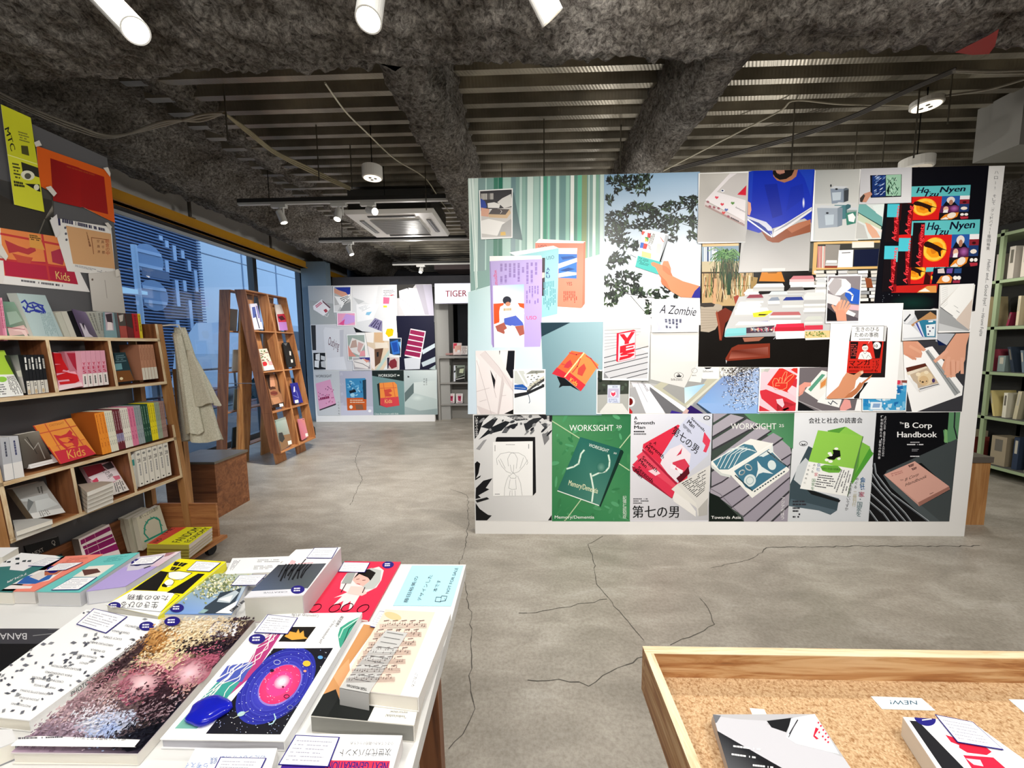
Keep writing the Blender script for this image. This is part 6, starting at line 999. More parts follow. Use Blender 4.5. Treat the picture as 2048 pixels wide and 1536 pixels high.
for i in range(2): book('grey-green book behind the one with the teal arch, %s' % ('nearer one', 'farther one')[i], '%d %d %d %d %d %d %d %d' % (1140-i*48, 1062-i*8, 1330-i*30, 960-i*8, 1400-i*20, 1190, 1215-i*36, 1360-i*6), tr(-2.285-i*.045, k=.3), (-.03, 0, 0), 'aeab98', None, ZR, side='b8b6a4')
def b_fan(k):
    k.P('1530 1135 1660 1133 1400 1283 1308 1280', 'd84a34'); k.P('1660 1133 1892 1128 1680 1288 1400 1283', 'ece81e')
    k.T('FANDOM', (1600, 1268), (1798, 1140), '121210', up=(-78, -2), bold=.02); k.T('ECONOMY', (1685, 1268), (1872, 1138), '121210', up=(-52, -2), bold=.02); k.T('THE', (1455, 1205), (1560, 1142), '20100c', up=(-40, -2), bold=.02); k.T('NO', (1395, 1270), (1450, 1235), '20100c', up=(-40, -2), bold=.02)
for i in range(4): flat('yellow and red book in the tray stack, %s' % ['on top', 'second from the top', 'third from the top', 'at the bottom'][i], '%d %d 1892 %d %d %d 1308 %d' % (1530, 1135+i*28, 1128+i*28, 1680, 1288+i*28, 1282+i*28), .245-i*.03, .028, 'ece81e', b_fan if i == 0 else None, ZR, 'yellow and red books stacked in the tray', side='b8b050', pages='ddd0c8', spine='B')
# ---------------------------------------------------------------- linen coat and bag hanging from the shelf's far post
def drape(name, label, cols, z0, z1, w0, w1, x, y, seed, thick=.05, par=None, kind=None, skew=0):
    rnd = random.Random(seed); n, m_ = 26, 28; V = []
    for i in range(m_+1):
        t = i/m_; z = z1+(z0-z1)*t; w = w0+(w1-w0)*t**.8
        for j in range(n):
            a = j*2*math.pi/n; f = 1+.28*t*math.sin(5*a+seed+2*t)+.12*math.sin(9*a+seed*2)
            V.append((x+math.cos(a)*w*f/2+skew*t, y+math.sin(a)*thick*(.4+t)*f, z+.012*math.sin(3*a+seed)*t))
    b = MB(); b.smooth = True; b.shared(V, [(i*n+j, i*n+(j+1) % n, (i+1)*n+(j+1) % n, (i+1)*n+j) for i in range(m_) for j in range(n)]+[tuple(range(n))], '888888', cols)
    return b.build(name, par)
p0 = PY(352, 652, 2.5)
t = thing('coat', (-2.27, 2.5, .8), 'pale linen coat hanging on a hook at the end of the near bookshelf', 'coat')
ptop = PY(350, 655, 2.5); pbot = PY(395, 880, 2.5); pmid = PY(372, 745, 2.5)
drape('coat_body', '', 'cloth', pbot.z, ptop.z, .07, .24, (ptop.x+.03), 2.5, 2, .035, t, skew=.09)
drape('lapel', '', 'cloth', PY(400, 810, 2.44).z, PY(372, 700, 2.44).z, .03, .16, PY(372, 700, 2.44).x, 2.46, 5, .012, t, skew=.09)
drape('sleeve', '', 'cloth', PY(372, 868, 2.4).z, PY(352, 665, 2.4).z, .05, .085, PY(352, 665, 2.45).x, 2.455, 7, .03, t, skew=.07)
b = MB(); a = PY(318, 652, 2.42); b.tube([a, PY(340, 650, 2.45), PY(357, 650, 2.48), PY(366, 668, 2.5)], .005, 'd8d4cc', 'satin'); b.build('hook', sh)
# plywood box seat behind
t = thing('wooden_box', (-2.55, 3.05, 0), 'plywood box with dark top standing behind the near bookshelf', 'box')
b = MB(); b.box(-2.85, -2.44, 2.9, 3.25, 0, .44, '888888', 'dplx'); b.build('body', t)
b = MB(); b.box(-2.86, -2.43, 2.89, 3.26, .44, .458, '6a655c', 'satin'); b.build('lid', t)
b = MB(); b.box(-2.52, -2.49, 2.7, 2.74, 0, 1.2, '888888', 'pinz'); b.build('post', thing('timber_post', (-2.5, 2.72, 0), 'upright timber behind the open middle of the near bookshelf', 'post'))
# ================================================================ A-frame display rack in the middle distance
AY = (4.235, 4.61, 4.985)
def AF(z): return -2.755-.148*z      # front face of the front boxes
def AB(z): return -3.545+.106*z      # front face of the rear boxes (they look the other way)
ra = thing('display_rack', (-3.15, 4.61, 0), 'double-sided plywood A-frame rack with books in square cubbies, before the shop window', 'rack')
ZS_ = [.145+i*.4605 for i in range(5)]
for F, s, nm in ((AF, -1, 'front'), (AB, 1, 'rear')):
    T = lambda p, F=F, s=s: Vector((F(p[2])+s*p[0], p[1], p[2]))
    for i, z in enumerate(ZS_):
        for y0, y1 in ((AY[0], AY[1]), (AY[1], AY[2])):
            zz = z if i < 4 else z-.012
            shelfpart('shelf_board', ra, .0, .115, y0+.012, y1-.012, zz, zz+.012, 'ply', 'y', T, face=False)
    for y in (AY[0], AY[1]-.012, AY[1], AY[2]-.012):
        for i in range(4): shelfpart('side_panel', ra, 0, .117, y, y+.012, ZS_[i], ZS_[i+1]-.001, 'ply' if y > 4.3 else 'dpl', 'z', T, face=False)
for y in (4.30, 4.72):
    b = MB(); b.box(.118, .138, y, y+.19, 0, 1.9, '888888', 'plyz', lambda p: Vector((AF(p[2])-p[0], p[1], p[2]))); b.build('leg', ra)
    b = MB(); b.box(.118, .138, y-.04, y+.15, 0, 1.85, '888888', 'pinz', lambda p: Vector((-3.45+.118+.103*p[2]+p[0]-.118, p[1], p[2]))); b.build('leg', ra)
for z in (.95,):
    b = MB(); b.tube([(-3.4, 4.25, z), (-2.95, 4.25, z)], .004, '9a9a9a', 'metal', 6); b.build('brace', ra)
def rk(z0, d=.04): return ((1, 0, .30), AF(z0)-d+.30*z0)
def ab(label, q, row_, paint, col, th=.014, d=.03, k=.30): 
    z0 = ZS_[row_]+.012; book(label, q, ((1, 0, k), AF(z0)-d+k*z0), (-th, 0, -.003), col, paint, ZT)
def r1(k): k.P('278 190 325 185 378 390 310 392', 'd8d8e8'); k.P('290 215 315 210 330 290 300 300', '4a5a9c'); k.P('320 200 345 210 370 330 345 330', '8a86b8'); k.P('310 310 350 300 365 385 320 388', 'f0f0f4'); k.L('320 270 350 380', 8, '3a3a5a')
ab('lilac and white photo magazine in the top left cubby of the rack', '275 188 330 184 382 388 308 392', 3, r1, 'cfcfe0')
def r2(k): k.P('475 195 540 190 570 395 512 398', 'eee6e2'); k.P('485 270 556 265 563 330 498 332', 'c8304c'); k.P('495 290 530 280 555 310 520 320', '4a1420'); k.P('498 332 563 330 573 395 512 398', 'c084d0')
ab('white, red and lilac book in the top right cubby of the rack', '475 195 540 190 573 395 512 398', 3, r2, 'eee6e2')
def r3(k):
    k.P('345 545 408 540 470 705 390 715', 'ddd8c8'); rnd = random.Random(4)
    for i in range(26): k.E(rnd.uniform(358, 425), rnd.uniform(555, 640), 7, 5, rnd.choice(['4a6a40', '6a8a58', '8a5a50', 'c8c0a0']), 0, 6)
    k.E(390, 662, 20, 20, 'c82830'); k.P('380 680 462 670 470 705 390 715', 'ece6e4'); k.P('415 640 445 640 455 670 425 670', 'e8a8a8')
ab('pale flowered book with a red dot, second cubby down on the left of the rack', '345 545 408 540 470 705 390 715', 2, r3, 'ddd8c8')
def r4(k): k.P('535 495 600 490 640 680 575 690', '1c1f20'); k.P('585 560 598 562 600 595 588 592', 'e8e6e0'); k.P('597 625 612 625 614 650 600 652', 'e8e6e0'); k.P('540 500 570 495 560 520', '6a6e70')
ab('black book with two small white tags, second cubby down on the right', '535 495 600 490 640 680 575 690', 2, r4, '1c1f20')
def r5(k):
    k.P('398 748 490 740 545 995 455 1005', '9a6c4c'); k.P('398 748 430 745 445 850 425 860', '2a1a12'); k.P('470 742 492 742 520 900 500 870 490 800', '3a2418'); k.P('430 760 460 755 475 830 460 850 435 840', 'c89070'); k.P('428 848 455 838 475 845 480 858 450 862 435 868', '4a2c20'); k.P('435 885 460 872 490 880 495 900 470 912 440 905', '7a3c30'); k.L('438 890 465 892 492 890', 4, '3a1a14'); k.P('440 930 500 920 520 960 470 985', 'b88460'); k.P('450 985 545 960 545 995 455 1008', '2c1c14'); k.P('505 975 535 972 540 995 510 1000', 'e6e2da')
ab('book with a close-up of a face, third cubby down on the left of the rack', '398 748 490 740 548 995 455 1008', 1, r5, '6a4630')
def r6(k): k.P('598 815 650 808 695 965 630 972', '2a2c8c'); k.P('620 840 628 838 632 880 618 885', 'd8d8f0'); k.L('640 870 660 930 600 900', 3, '8a90d0'); k.P('627 948 655 942 660 965 632 972', 'e8e6e0')
ab('deep blue book with a white tag, third cubby down on the right of the rack', '598 815 650 808 695 965 630 972', 1, r6, '2a2c8c')
def r7(k): k.G('475 1105 555 1078 608 1280 520 1340', '9ab0a8', 'b4c0b8', '8a8478', '7a5c40'); k.P('500 1230 600 1210 612 1290 525 1345', '8a6a4c'); k.P('500 1205 530 1200 550 1250 530 1280 505 1265', '3a3a38'); k.P('572 1270 600 1262 606 1290 578 1300', 'ece8e0')
ab('picture book with a dark figure on a muted landscape, bottom left cubby of the rack', '475 1105 555 1078 610 1290 525 1345', 0, r7, '9aa8a0')
def r8(k): k.G('655 1098 703 1088 735 1230 690 1262', 'c87888', 'd88c80', 'd08494', 'c86a70'); k.P('710 1210 732 1204 737 1228 715 1236', 'ece8e0'); k.E(695, 1098, 5, 4, '3a4468', 0, 8)
ab('coral pink gradient book in the bottom right cubby of the rack', '655 1098 703 1088 736 1232 690 1262', 0, r8, 'c87888')
for i, (z, y, c, w) in enumerate(((3, 4.50, '14181e', 'dark book in the top rear cubby'), (3, 4.32, 'b8c4cc', 'pale blue magazine in the top rear cubby'), (2, 4.42, 'd0d0c8', 'pale grey book in the second rear cubby'), (1, 4.45, '8f9c98', 'grey-green book in the third rear cubby'), (0, 4.44, '3a4a50', 'dark grey book in the bottom rear cubby'))):
    z0 = ZS_[z]+.013; x = AB(z0)+.03; b = MB(); b.prism([(x, y-.02, z0), (x, y+.13, z0), (x+.035, y+.13, z0+.25), (x+.035, y-.02, z0+.25)], (.012, 0, 0), c); b.build('book', label=w+' of the rack', cat='book')
t = thing('shoulder_bag', (-3.0, 5.1, .2), 'small black bag hanging by straps at the far edge of the rack', 'bag')
b = MB(); b.lathe((-2.86, 5.04, .14), (0, 0, 1), [(.015, 0), (.05, .03), (.045, .13), (.015, .17)], '0f0f12', 'matte', 10); b.build('pouch', t)
b = MB(); b.tube([(-3.0, 5.02, 1.0), (-2.93, 5.03, .62), (-2.86, 5.04, .3)], .012, '0f0f12', 'matte', 6); b.build('strap', t)
# ================================================================ far panel posters
FW = ((0, -1, 0), -FY)
def far(q, lvl, base, paint, label, border=None): return sheet(zq(ZV, q), FW, lvl, base, ZV, paint, 'poster', label, 'ink', border, gap=.004)
def v1(k): k.G('80 155 310 155 330 520 100 525', 'b4b8bc', 'c8cacc', 'b0b2b2', '9aa0a0'); k.P('85 290 320 325 350 520 100 525', 'a4a8a8'); k.P('125 345 210 280 295 360 262 410 225 440 130 380', 'f0ecee'); k.P('210 285 295 360 285 370 220 310', '6a4a54'); k.D('145 340 205 295 215 320 160 365', 2, 'c84468', frac=.7); k.P('225 385 250 372 268 395 245 412', 'b0404c'); k.L('235 435 262 450 275 420', 5, 'e8e6e6')
far('80 155 350 155 355 520 100 525', 0, 'b4b8ba', v1, 'far grey poster of a white tag-shaped book, top left')
def v2(k): k.P('318 158 492 155 495 400 325 408', 'b8b8b8'); k.P('318 158 485 156 480 240 430 230 380 200', '2a3c9c'); k.P('320 175 390 200 440 215 460 240 455 270 420 265 380 245 320 215', 'dca088'); k.P('330 250 400 260 480 230 490 280 440 300 400 370', 'f0f0f0'); k.D('380 270 470 240 480 280 430 330', 4, '3a3a3c'); k.P('325 340 400 330 360 400 328 400', 'd8d8d8'); k.P('420 330 495 300 495 400 380 400', '8a8c8e')
far('316 157 494 154 497 402 322 409', 2, 'f4f4f4', v2, 'far photo of an arm in blue reaching over papers', 2)
def v3(k): k.P('355 412 525 410 532 535 358 535', 'e8a0c0'); k.P('400 490 440 420 525 440 525 500 440 525', 'c8a0e0'); k.P('370 520 430 470 420 530', 'e0508c')
far('352 410 532 408 536 535 356 538', 3, 'f4f4f4', v3, 'far photo of pink and lilac booklets', 1.4)
def v4(k):
    k.P('495 155 940 150 935 600 500 600', 'dfe0e2'); k.P('500 160 750 155 720 350 510 260', 'eaeaec'); k.P('510 265 620 300 560 330', 'c4c6c8'); k.P('540 330 760 330 700 470 550 500', 'f2f2f4'); k.D('560 360 640 330 680 360 600 400', 4, 'c8ccd0'); k.P('640 405 690 400 665 435 630 430', '88c0e0'); k.P('655 540 720 460 790 490 785 590', '8a84a8'); k.D('670 530 730 470 785 500 760 580', 4, '2c2450', frac=.5); k.P('500 540 600 590 700 600 500 600', '141416')
    k.P('792 180 915 178 918 365 795 365', 'f2eef0'); k.D('800 190 910 185 912 250 802 255', 4, '9a9aa0'); k.P('800 260 860 265 855 325 798 325', 'ec6c90'); k.P('860 240 900 235 880 250', 'd84050'); k.P('800 340 835 342 835 360 800 360', 'e8d030')
far('496 155 945 151 940 602 500 602', 0, 'e4e4e6', v4, 'far white poster with scattered pale prints, top centre')
def v5(k): k.P('930 140 1265 138 1300 960 950 470', 'c4c2c4'); k.P('930 140 1110 138 1060 200 960 270 930 270', '3c3a38'); k.P('950 200 1030 175 1090 250 1050 300 1100 400 1010 440 960 340', 'e6e6ea'); k.P('1040 170 1150 180 1180 420 1110 430 1060 300', 'd4d4da'); k.P('1110 140 1210 140 1290 430 1200 430', 'a8a4b0'); k.P('1180 140 1265 140 1300 450 1240 440', 'b8b4c4'); k.L('960 270 1100 380', 4, 'a0a0a8')
far('930 140 1266 137 1290 500 935 500', 1, 'c0bec0', v5, 'far poster of crumpled white paper ribbons, top right')
def v6(k):
    k.P('925 440 1285 438 1302 958 930 960', '10112a'); k.P('1170 770 1300 700 1300 740 1180 810', 'c0ccd4'); k.P('1165 890 1300 830 1302 880 1180 930', 'b4c0c8'); k.P('1000 850 1160 830 1150 950 1010 955', 'c8ccd4'); k.P('1240 950 1302 910 1302 958', 'a8b8b8')
    k.P('1062 562 1208 588 1160 855 1005 825', 'efe4e8')
    for i in range(5): k.P([(1062-i*13, 572+i*50), (1198-i*10, 598+i*50), (1190-i*10, 640+i*50), (1054-i*13, 612+i*50)], '8c1c4c')
far('925 440 1286 438 1302 957 930 960', 2, '10112a', v6, 'far dark poster of a white book with five crimson bars')
def v7(k): k.P('105 525 500 522 680 960 130 965', 'd0d0d4'); k.P('105 530 150 530 155 770 120 770', '2c2a2c'); k.P('225 580 240 550 420 570 410 860 245 850', 'dcdce0'); k.P('380 575 420 572 412 860 385 850', 'c0c0c8'); k.T('Outlying', (268, 715), (370, 765), '5c2438', up=(12, -80)); k.P('240 850 420 830 450 960 200 960', 'e2e2e6')
far('105 526 502 522 690 958 132 964', 1, 'd0d0d4', v7, 'far pale poster of a white book with dark red lettering')
def v8(k): k.P('122 790 245 790 250 960 130 960', '1a1a1c'); k.P('150 810 190 800 190 870 150 860', 'e0e0e0'); k.P('200 820 240 830 240 870 200 860', 'd0d0d0'); k.P('140 870 185 870 180 940 140 930', 'eaeaea'); k.P('200 880 245 870 245 940 205 930', 'c8c8c8')
far('122 790 247 789 252 960 128 962', 3, 'f2f2f2', v8, 'small far black and white photo of papers, lower left', 1)
def v9(k): k.P('448 622 622 618 635 830 465 868', '9aa8a0'); k.P('460 770 500 650 630 700 570 820', 'e2dcd8'); k.P('500 680 540 670 550 740 480 750', 'b89c90'); k.P('560 690 610 710 570 800 550 770', 'c8a4a0'); k.P('460 720 500 790 540 830 460 830', 'd88c80'); k.P('580 780 620 770 630 825 570 830', 'e098a0')
far('446 620 624 616 637 862 462 870', 3, 'f4f4f4', v9, 'far photo of hands around an open picture book', 1.5)
def v10(k): k.P('500 838 675 834 682 958 512 960', 'b4aeb0'); k.P('560 838 670 836 672 880 600 870', '3a3480'); k.P('510 870 620 850 670 900 650 950 530 930', 'e6e0dc'); k.P('600 850 670 870 640 890', 'd89080'); k.L('520 880 600 900 670 940', 5, '5a5458')
far('500 836 678 832 684 960 512 962', 4, 'f4f4f4', v10, 'far photo of papers with a blue sleeve, lower centre', 1.2)
def v11(k): k.P('625 598 935 598 950 960 690 960', 'dcc8ae'); k.P('625 600 710 600 705 700 630 690', 'f2ece6'); k.P('712 600 800 598 810 700 715 690', 'd8b48c'); k.P('635 720 710 760 720 960 690 940', 'f0e4e0'); k.P('715 760 800 750 770 890 720 930', '6a4a38'); k.P('735 790 755 785 755 830 738 835', '1c1c1c'); k.P('720 700 840 695 850 750 725 750', 'e8dccc'); k.P('725 960 870 740 900 750 760 960', 'b8ccc4'); k.P('800 958 880 830 930 958', 'e0e4e4')
far('625 600 935 598 955 958 690 960', 2, 'dcc8ae', v11, 'far poster of a pale wooden shelf corner, centre')
def v12(k): k.P('792 488 925 486 935 680 797 680', 'f6f4f0'); k.P('820 610 835 565 880 562 900 575 890 630 850 645', 'f0c800'); k.E(880, 572, 5, 5, 'a08000', 0, 6)
far('790 487 926 485 936 680 796 680', 3, 'f6f4f0', v12, 'small far white print with a yellow patch')
def v13(k): k.P('855 656 972 654 966 832 860 830', '28384c'); k.P('865 690 940 670 960 800 890 815', '2f6cc0'); k.P('880 700 930 690 945 780 900 790', '1848a0'); k.P('940 690 966 690 966 760', '6aa8e0'); k.P('860 800 900 815 960 820 960 830 860 830', 'd8dcdc')
far('853 654 974 652 968 834 858 832', 4, 'f6f6f6', v13, 'small far photo of glossy blue prints', 1)
def v14(k): k.P('832 838 952 836 952 955 836 957', 'c8b4b0'); k.P('865 870 910 850 930 880 930 930 880 950 850 910', '7a2430'); k.P('832 838 860 838 850 940 836 957', '2c2438')
far('830 836 954 834 954 957 834 959', 4, 'f4f4f4', v14, 'small far photo with a dark red shape, beside the dark poster', 1)
def v15(k):
    k.P('132 970 375 968 390 1395 190 1395', 'c8cacc'); k.P('150 1090 290 1050 345 1280 185 1340', 'e0a0c0'); k.P('185 1340 345 1280 345 1295 190 1350', '3a2a34'); rnd = random.Random(3)
    for i in range(26): k.E(rnd.uniform(175, 320), rnd.uniform(1090, 1290), 7, 4, rnd.choice(['b03870', 'c85890', '6a3458']), rnd.uniform(0, 3), 6)
    k.D('190 1220 290 1200 295 1225 195 1245', 1, '8c2050', frac=.9); k.T('WORKSIGHT', (150, 1032), (305, 1030), '3a3c40', h=26); k.VT('こどもたち', (370, 1270), (375, 1380), 16, '55555a')
far('132 970 377 968 392 1396 168 1397', 1, 'c8cacc', v15, 'far poster of a pink patterned book, bottom left')
def v16(k): k.P('377 968 688 966 705 1393 390 1395', 'b4b4c4'); k.P('390 1300 700 1310 705 1393 392 1395', 'c4c4d4'); k.P('435 1042 628 1038 638 1228 447 1228', '3a88b8'); k.P('447 1228 638 1226 638 1345 455 1348', 'c85a20'); rnd = random.Random(7); [k.E(rnd.uniform(450, 620), rnd.uniform(1055, 1220), 16, 7, rnd.choice(['6cb0d8', '1f5c8c', '2a78a8', '9ccce0']), rnd.uniform(0, 3), 6) for i in range(30)]; k.P('470 1160 530 1145 540 1170 480 1185', '0f1a24'); k.E(505, 1200, 22, 18, 'a0d0e4'); k.P('600 1060 635 1050 638 1240 610 1240', '1c3a4c'); k.E(490, 1315, 16, 18, 'e8e4d8'); k.D('480 1240 620 1240 620 1280 480 1280', 2, 'e8c0a0'); k.P('530 1290 600 1290 610 1340 540 1340', '8a5c40'); k.VT('長い手紙', (398, 1000), (405, 1290), 30, 'd0d0dc'); k.E(670, 1353, 16, 13, 'f0f0f4')
far('377 968 690 965 706 1393 391 1396', 0, 'b4b4c4', v16, 'far lilac poster of a blue and orange book cover')
def v17(k):
    k.P('688 966 995 963 1005 1390 705 1394', '6c8c8c'); k.P('688 966 995 963 997 1068 690 1015', '16221f'); k.P('740 1095 770 1080 775 1300 760 1300', '1a2422'); k.P('770 1140 950 1280 955 1300 830 1320 770 1300', 'b8243c'); k.P('762 1085 905 1075 930 1100 955 1300 830 1318 775 1290', 'e88c40'); k.P('772 1230 945 1215 955 1300 830 1318 778 1292', 'd04048')
    for l in ('800 1085 830 1290', '890 1080 915 1225', '765 1135 925 1130'): k.L(l, 6, 'd0603c')
    k.P('805 1150 870 1140 885 1165 850 1180 885 1200 870 1215 820 1215', 'c84838'); k.T('Kids', (815, 1280), (885, 1275), 'f0b870', h=40); k.T('WORKSIGHT', (750, 1026), (925, 1026), 'e8ece8', h=28); k.D('935 1003 958 1003 958 1015 935 1015', 1, 'e8ece8', wl=.3, frac=.9); k.T('Close Encounters with Kids', (715, 1388), (945, 1386), 'e6eeea', h=15)
far('690 965 996 962 1006 1390 706 1394', 0, '6c8c8c', v17, 'far teal poster of stacked orange and red magazines')
def v18(k): k.G('997 962 1312 958 1320 1388 1005 1390', 'b4c0c0', 'cdd6d6', '8a9c9c', '9cacac'); k.P('1088 1080 1305 1060 1315 1240 1090 1185', 'c4cecc'); k.P('1005 1180 1092 1082 1092 1180 1008 1268', '5c6c6c'); k.P('1008 1268 1092 1180 1318 1240 1318 1330 1150 1350 1005 1310', 'b4c2c0'); k.glow(1130, 1230, 70, 30, 'ccd8d4', 'b4c2c0'); k.P('1033 1015 1050 1022 1048 1032 1032 1032', '2a2c2c'); k.VT('建築家の', (1214, 1048), (1214, 1100), 14, '22262a'); k.VT('読書会', (1192, 1048), (1192, 1100), 14, '22262a')
far('997 962 1313 957 1322 1387 1006 1390', 0, 'b4c0c0', v18, 'far pale poster of an empty grey room, bottom right')
# ================================================================ kiosk at the far right of the passage
t = thing('display_shelf', (-1.1, 7.1, 0), 'grey built-in display shelf with counter beyond the far panel', 'shelf')
for nm, z, y0, th in (('counter', PY(900, 712, 6.95).z, 6.93, .04), ('shelf', PY(900, 765, 7.0).z, 6.97, .025), ('shelf', PY(900, 808, 7.0).z, 6.97, .025)):
    b = MB(); b.box(-1.52, .9, y0, 7.28, z-th, z, '8f8d8a', 'matte'); b.build(nm, t)
b = MB(); b.box(-1.52, .9, 7.28, 7.3, 0, 1.1, '7d7b78', 'matte'); b.build('back_panel', t)
b = MB(); b.box(-1.545, -1.52, 6.9, 7.3, 0, 1.12, '9a9894', 'matte'); b.build('side_panel', t)
b = MB(); b.box(-1.52, .9, 7.14, 7.28, .0, PY(900, 768, 7.0).z-.12, '86847f', 'matte'); b.build('plinth', t)
t = thing('lightbox_sign', (-1.0, 6.8, 2.1), 'glowing white lightbox sign with thin red capital letters', 'sign')
A, B = PY(869, 567, 6.75), PY(960, 606, 6.75)
b = MB(); b.box(A.x, .3, 6.755, 6.87, B.z, A.z, 'd8d8e8', 'satin'); b.build('case', t)
b = MB(); b.face([(A.x+.01, 6.75, B.z+.01), (.3, 6.75, B.z+.01), (.3, 6.75, A.z-.01), (A.x+.01, 6.75, A.z-.01)], 'ffffff', 'signlit'); b.build('light_panel', t)
b = MB(); k = Ink(b, lambda u, v: PY(u, v, 6.744), (0, -1, 0), 'ink'); k = k.zoom(*ZW); k.T('TIGER', (148, 258), (352, 252), 'a01828', up=(0, -62), bold=.012); b.build('lettering', t, kind='stuff')
def kb(q, y, paint, col, label): b = MB(); P = [PY(u, v, y) for u, v in zq(ZW, q)]; b.prism(P, (0, .018, 0), col); k = Ink(b, lambda u, v: PY(u, v, y), (0, -1, 0)).zoom(*ZW); paint(k); b.build('book', label=label, cat='book', group=None)
def kw(x): 
    def f(k): k.P([(x, 915), (x+106, 915), (x+106, 1070), (x, 1070)], '8a9488'); k.P([(x+20, 940), (x+100, 930), (x+104, 1000), (x+30, 1030)], '4c5048'); k.P([(x+58, 950), (x+98, 945), (x+90, 990), (x+52, 988)], 'c8d0b0'); k.P([(x+18, 1040), (x+104, 1010), (x+106, 1070), (x+16, 1070)], '1c1c1c'); k.L([(x+25, 1050), (x+100, 1035)], 7, 'd8d8d4'); k.P([(x, 915), (x+16, 915), (x+16, 1070), (x, 1070)], 'd8dce6'); k.E(x+24, 930, 8, 8, '101010', 0, 8); k.E(x+10, 975, 8, 12, '22242c', .5, 8)
    return f
for x, w in ((90, 'left'), (228, 'middle'), (372, 'right')): kb('%d 915 %d 915 %d 1070 %d 1070' % (x, x+106, x+106, x), 7.02, kw(x), '8a9488', 'grey-green photo book on the upper kiosk shelf, %s of three' % w)
for x, w in ((92, 'left'), (172, 'middle'), (250, 'right')): kb('%d 1188 %d 1186 %d 1278 %d 1280' % (x, x+64, x+62, x+2), 7.02, lambda k, x=x: (k.P([(x+16, 1208), (x+50, 1208), (x+46, 1260), (x+20, 1255)], 'b03458'), k.P([(x+24, 1220), (x+44, 1216), (x+40, 1240)], '6c2038'), k.D([(x+10, 1194), (x+56, 1193), (x+56, 1202), (x+10, 1203)], 1, 'c88090'), k.P([(x+12, 1266), (x+56, 1264), (x+56, 1272), (x+12, 1274)], '8a5060')), 'e4dede', 'white book with a crimson square on the lower kiosk shelf, %s of three' % w)
kb('222 700 304 700 300 815 222 815', 7.0, lambda k: (k.P('225 703 260 703 255 740 225 760', 'd84058'), k.P('235 730 300 720 298 780 240 785', 'e8b8a8'), k.P('262 770 290 765 288 790 262 792', 'f0f0f0')), 'ead8d4', 'pink and white picture book standing on the kiosk counter')
kb('300 728 360 728 358 812 300 812', 6.97, lambda k: k.D('306 735 354 735 352 805 306 805', 6, '8a6a6c'), 'e8e4e0', 'small white patterned book standing on the kiosk counter')
kb('150 800 220 796 218 815 150 815', 6.98, lambda k: None, 'a8807c', 'low brown notebook lying on the kiosk counter'); 
# ================================================================ right: green steel shelves with books
GX = 4.6; gs = thing('steel_shelving', (5, 4, 0), 'pale green steel shelving full of books, right of the big panel', 'shelving')
GZ = [.12, .597, 1.04, 1.48, 1.925, 2.37]
for y in (3.05, 3.98, 4.9, 5.8):
    for x in (GX, GX+.36): b = MB(); b.box(x, x+.03, y-.015, y+.015, 0, 2.4, '98aa84', 'satin'); b.build('post', gs)
for z in GZ: b = MB(); b.box(GX, GX+.39, 3.03, 5.82, z-.028, z, '98aa84', 'satin'); b.box(GX+.01, GX+.38, 3.05, 5.8, z, z+.004, '4a4a46', 'matte'); b.build('shelf', gs)
b = MB(); b.box(GX+.36, GX+.37, 3.05, 5.8, .1, 2.37, '33332f', 'matte'); b.build('back_panel', gs)
rnd = random.Random(11)
spec = {0: [('303c50', .05, .3), ('9c9078', .12, .3), ('1c2c48', .06, .34), ('8a3c34', .02, .26), ('c8bc9c', .1, .3)], 1: [('5a6a70', .03, .22), ('c8c0a0', .03, .26), ('e0dcc8', .03, .28), ('d8c888', .02, .25), ('c8a090', .09, .26), ('3a3a44', .04, .22)], 2: [('4a3c38', .03, .2), ('6a7a84', .02, .22), ('2a3440', .03, .26), ('7c8c88', .06, .18), ('a84858', .03, .24), ('505a50', .03, .2)], 3: [('c8b88c', .03, .3), ('a89878', .02, .31), ('e0d0a0', .02, .28), ('d4c8a8', .02, .27), ('8a2c44', .02, .14), ('2c3038', .05, .24)], 4: [('b8c8bc', .05, .3), ('d0c8b8', .045, .3), ('c8c0b4', .05, .3), ('b8b0a4', .05, .3), ('26262c', .03, .2), ('d06040', .03, .18)]}
cn = {'303c50': 'slate blue', '9c9078': 'khaki', '1c2c48': 'navy', '8a3c34': 'rust', 'c8bc9c': 'sand'}
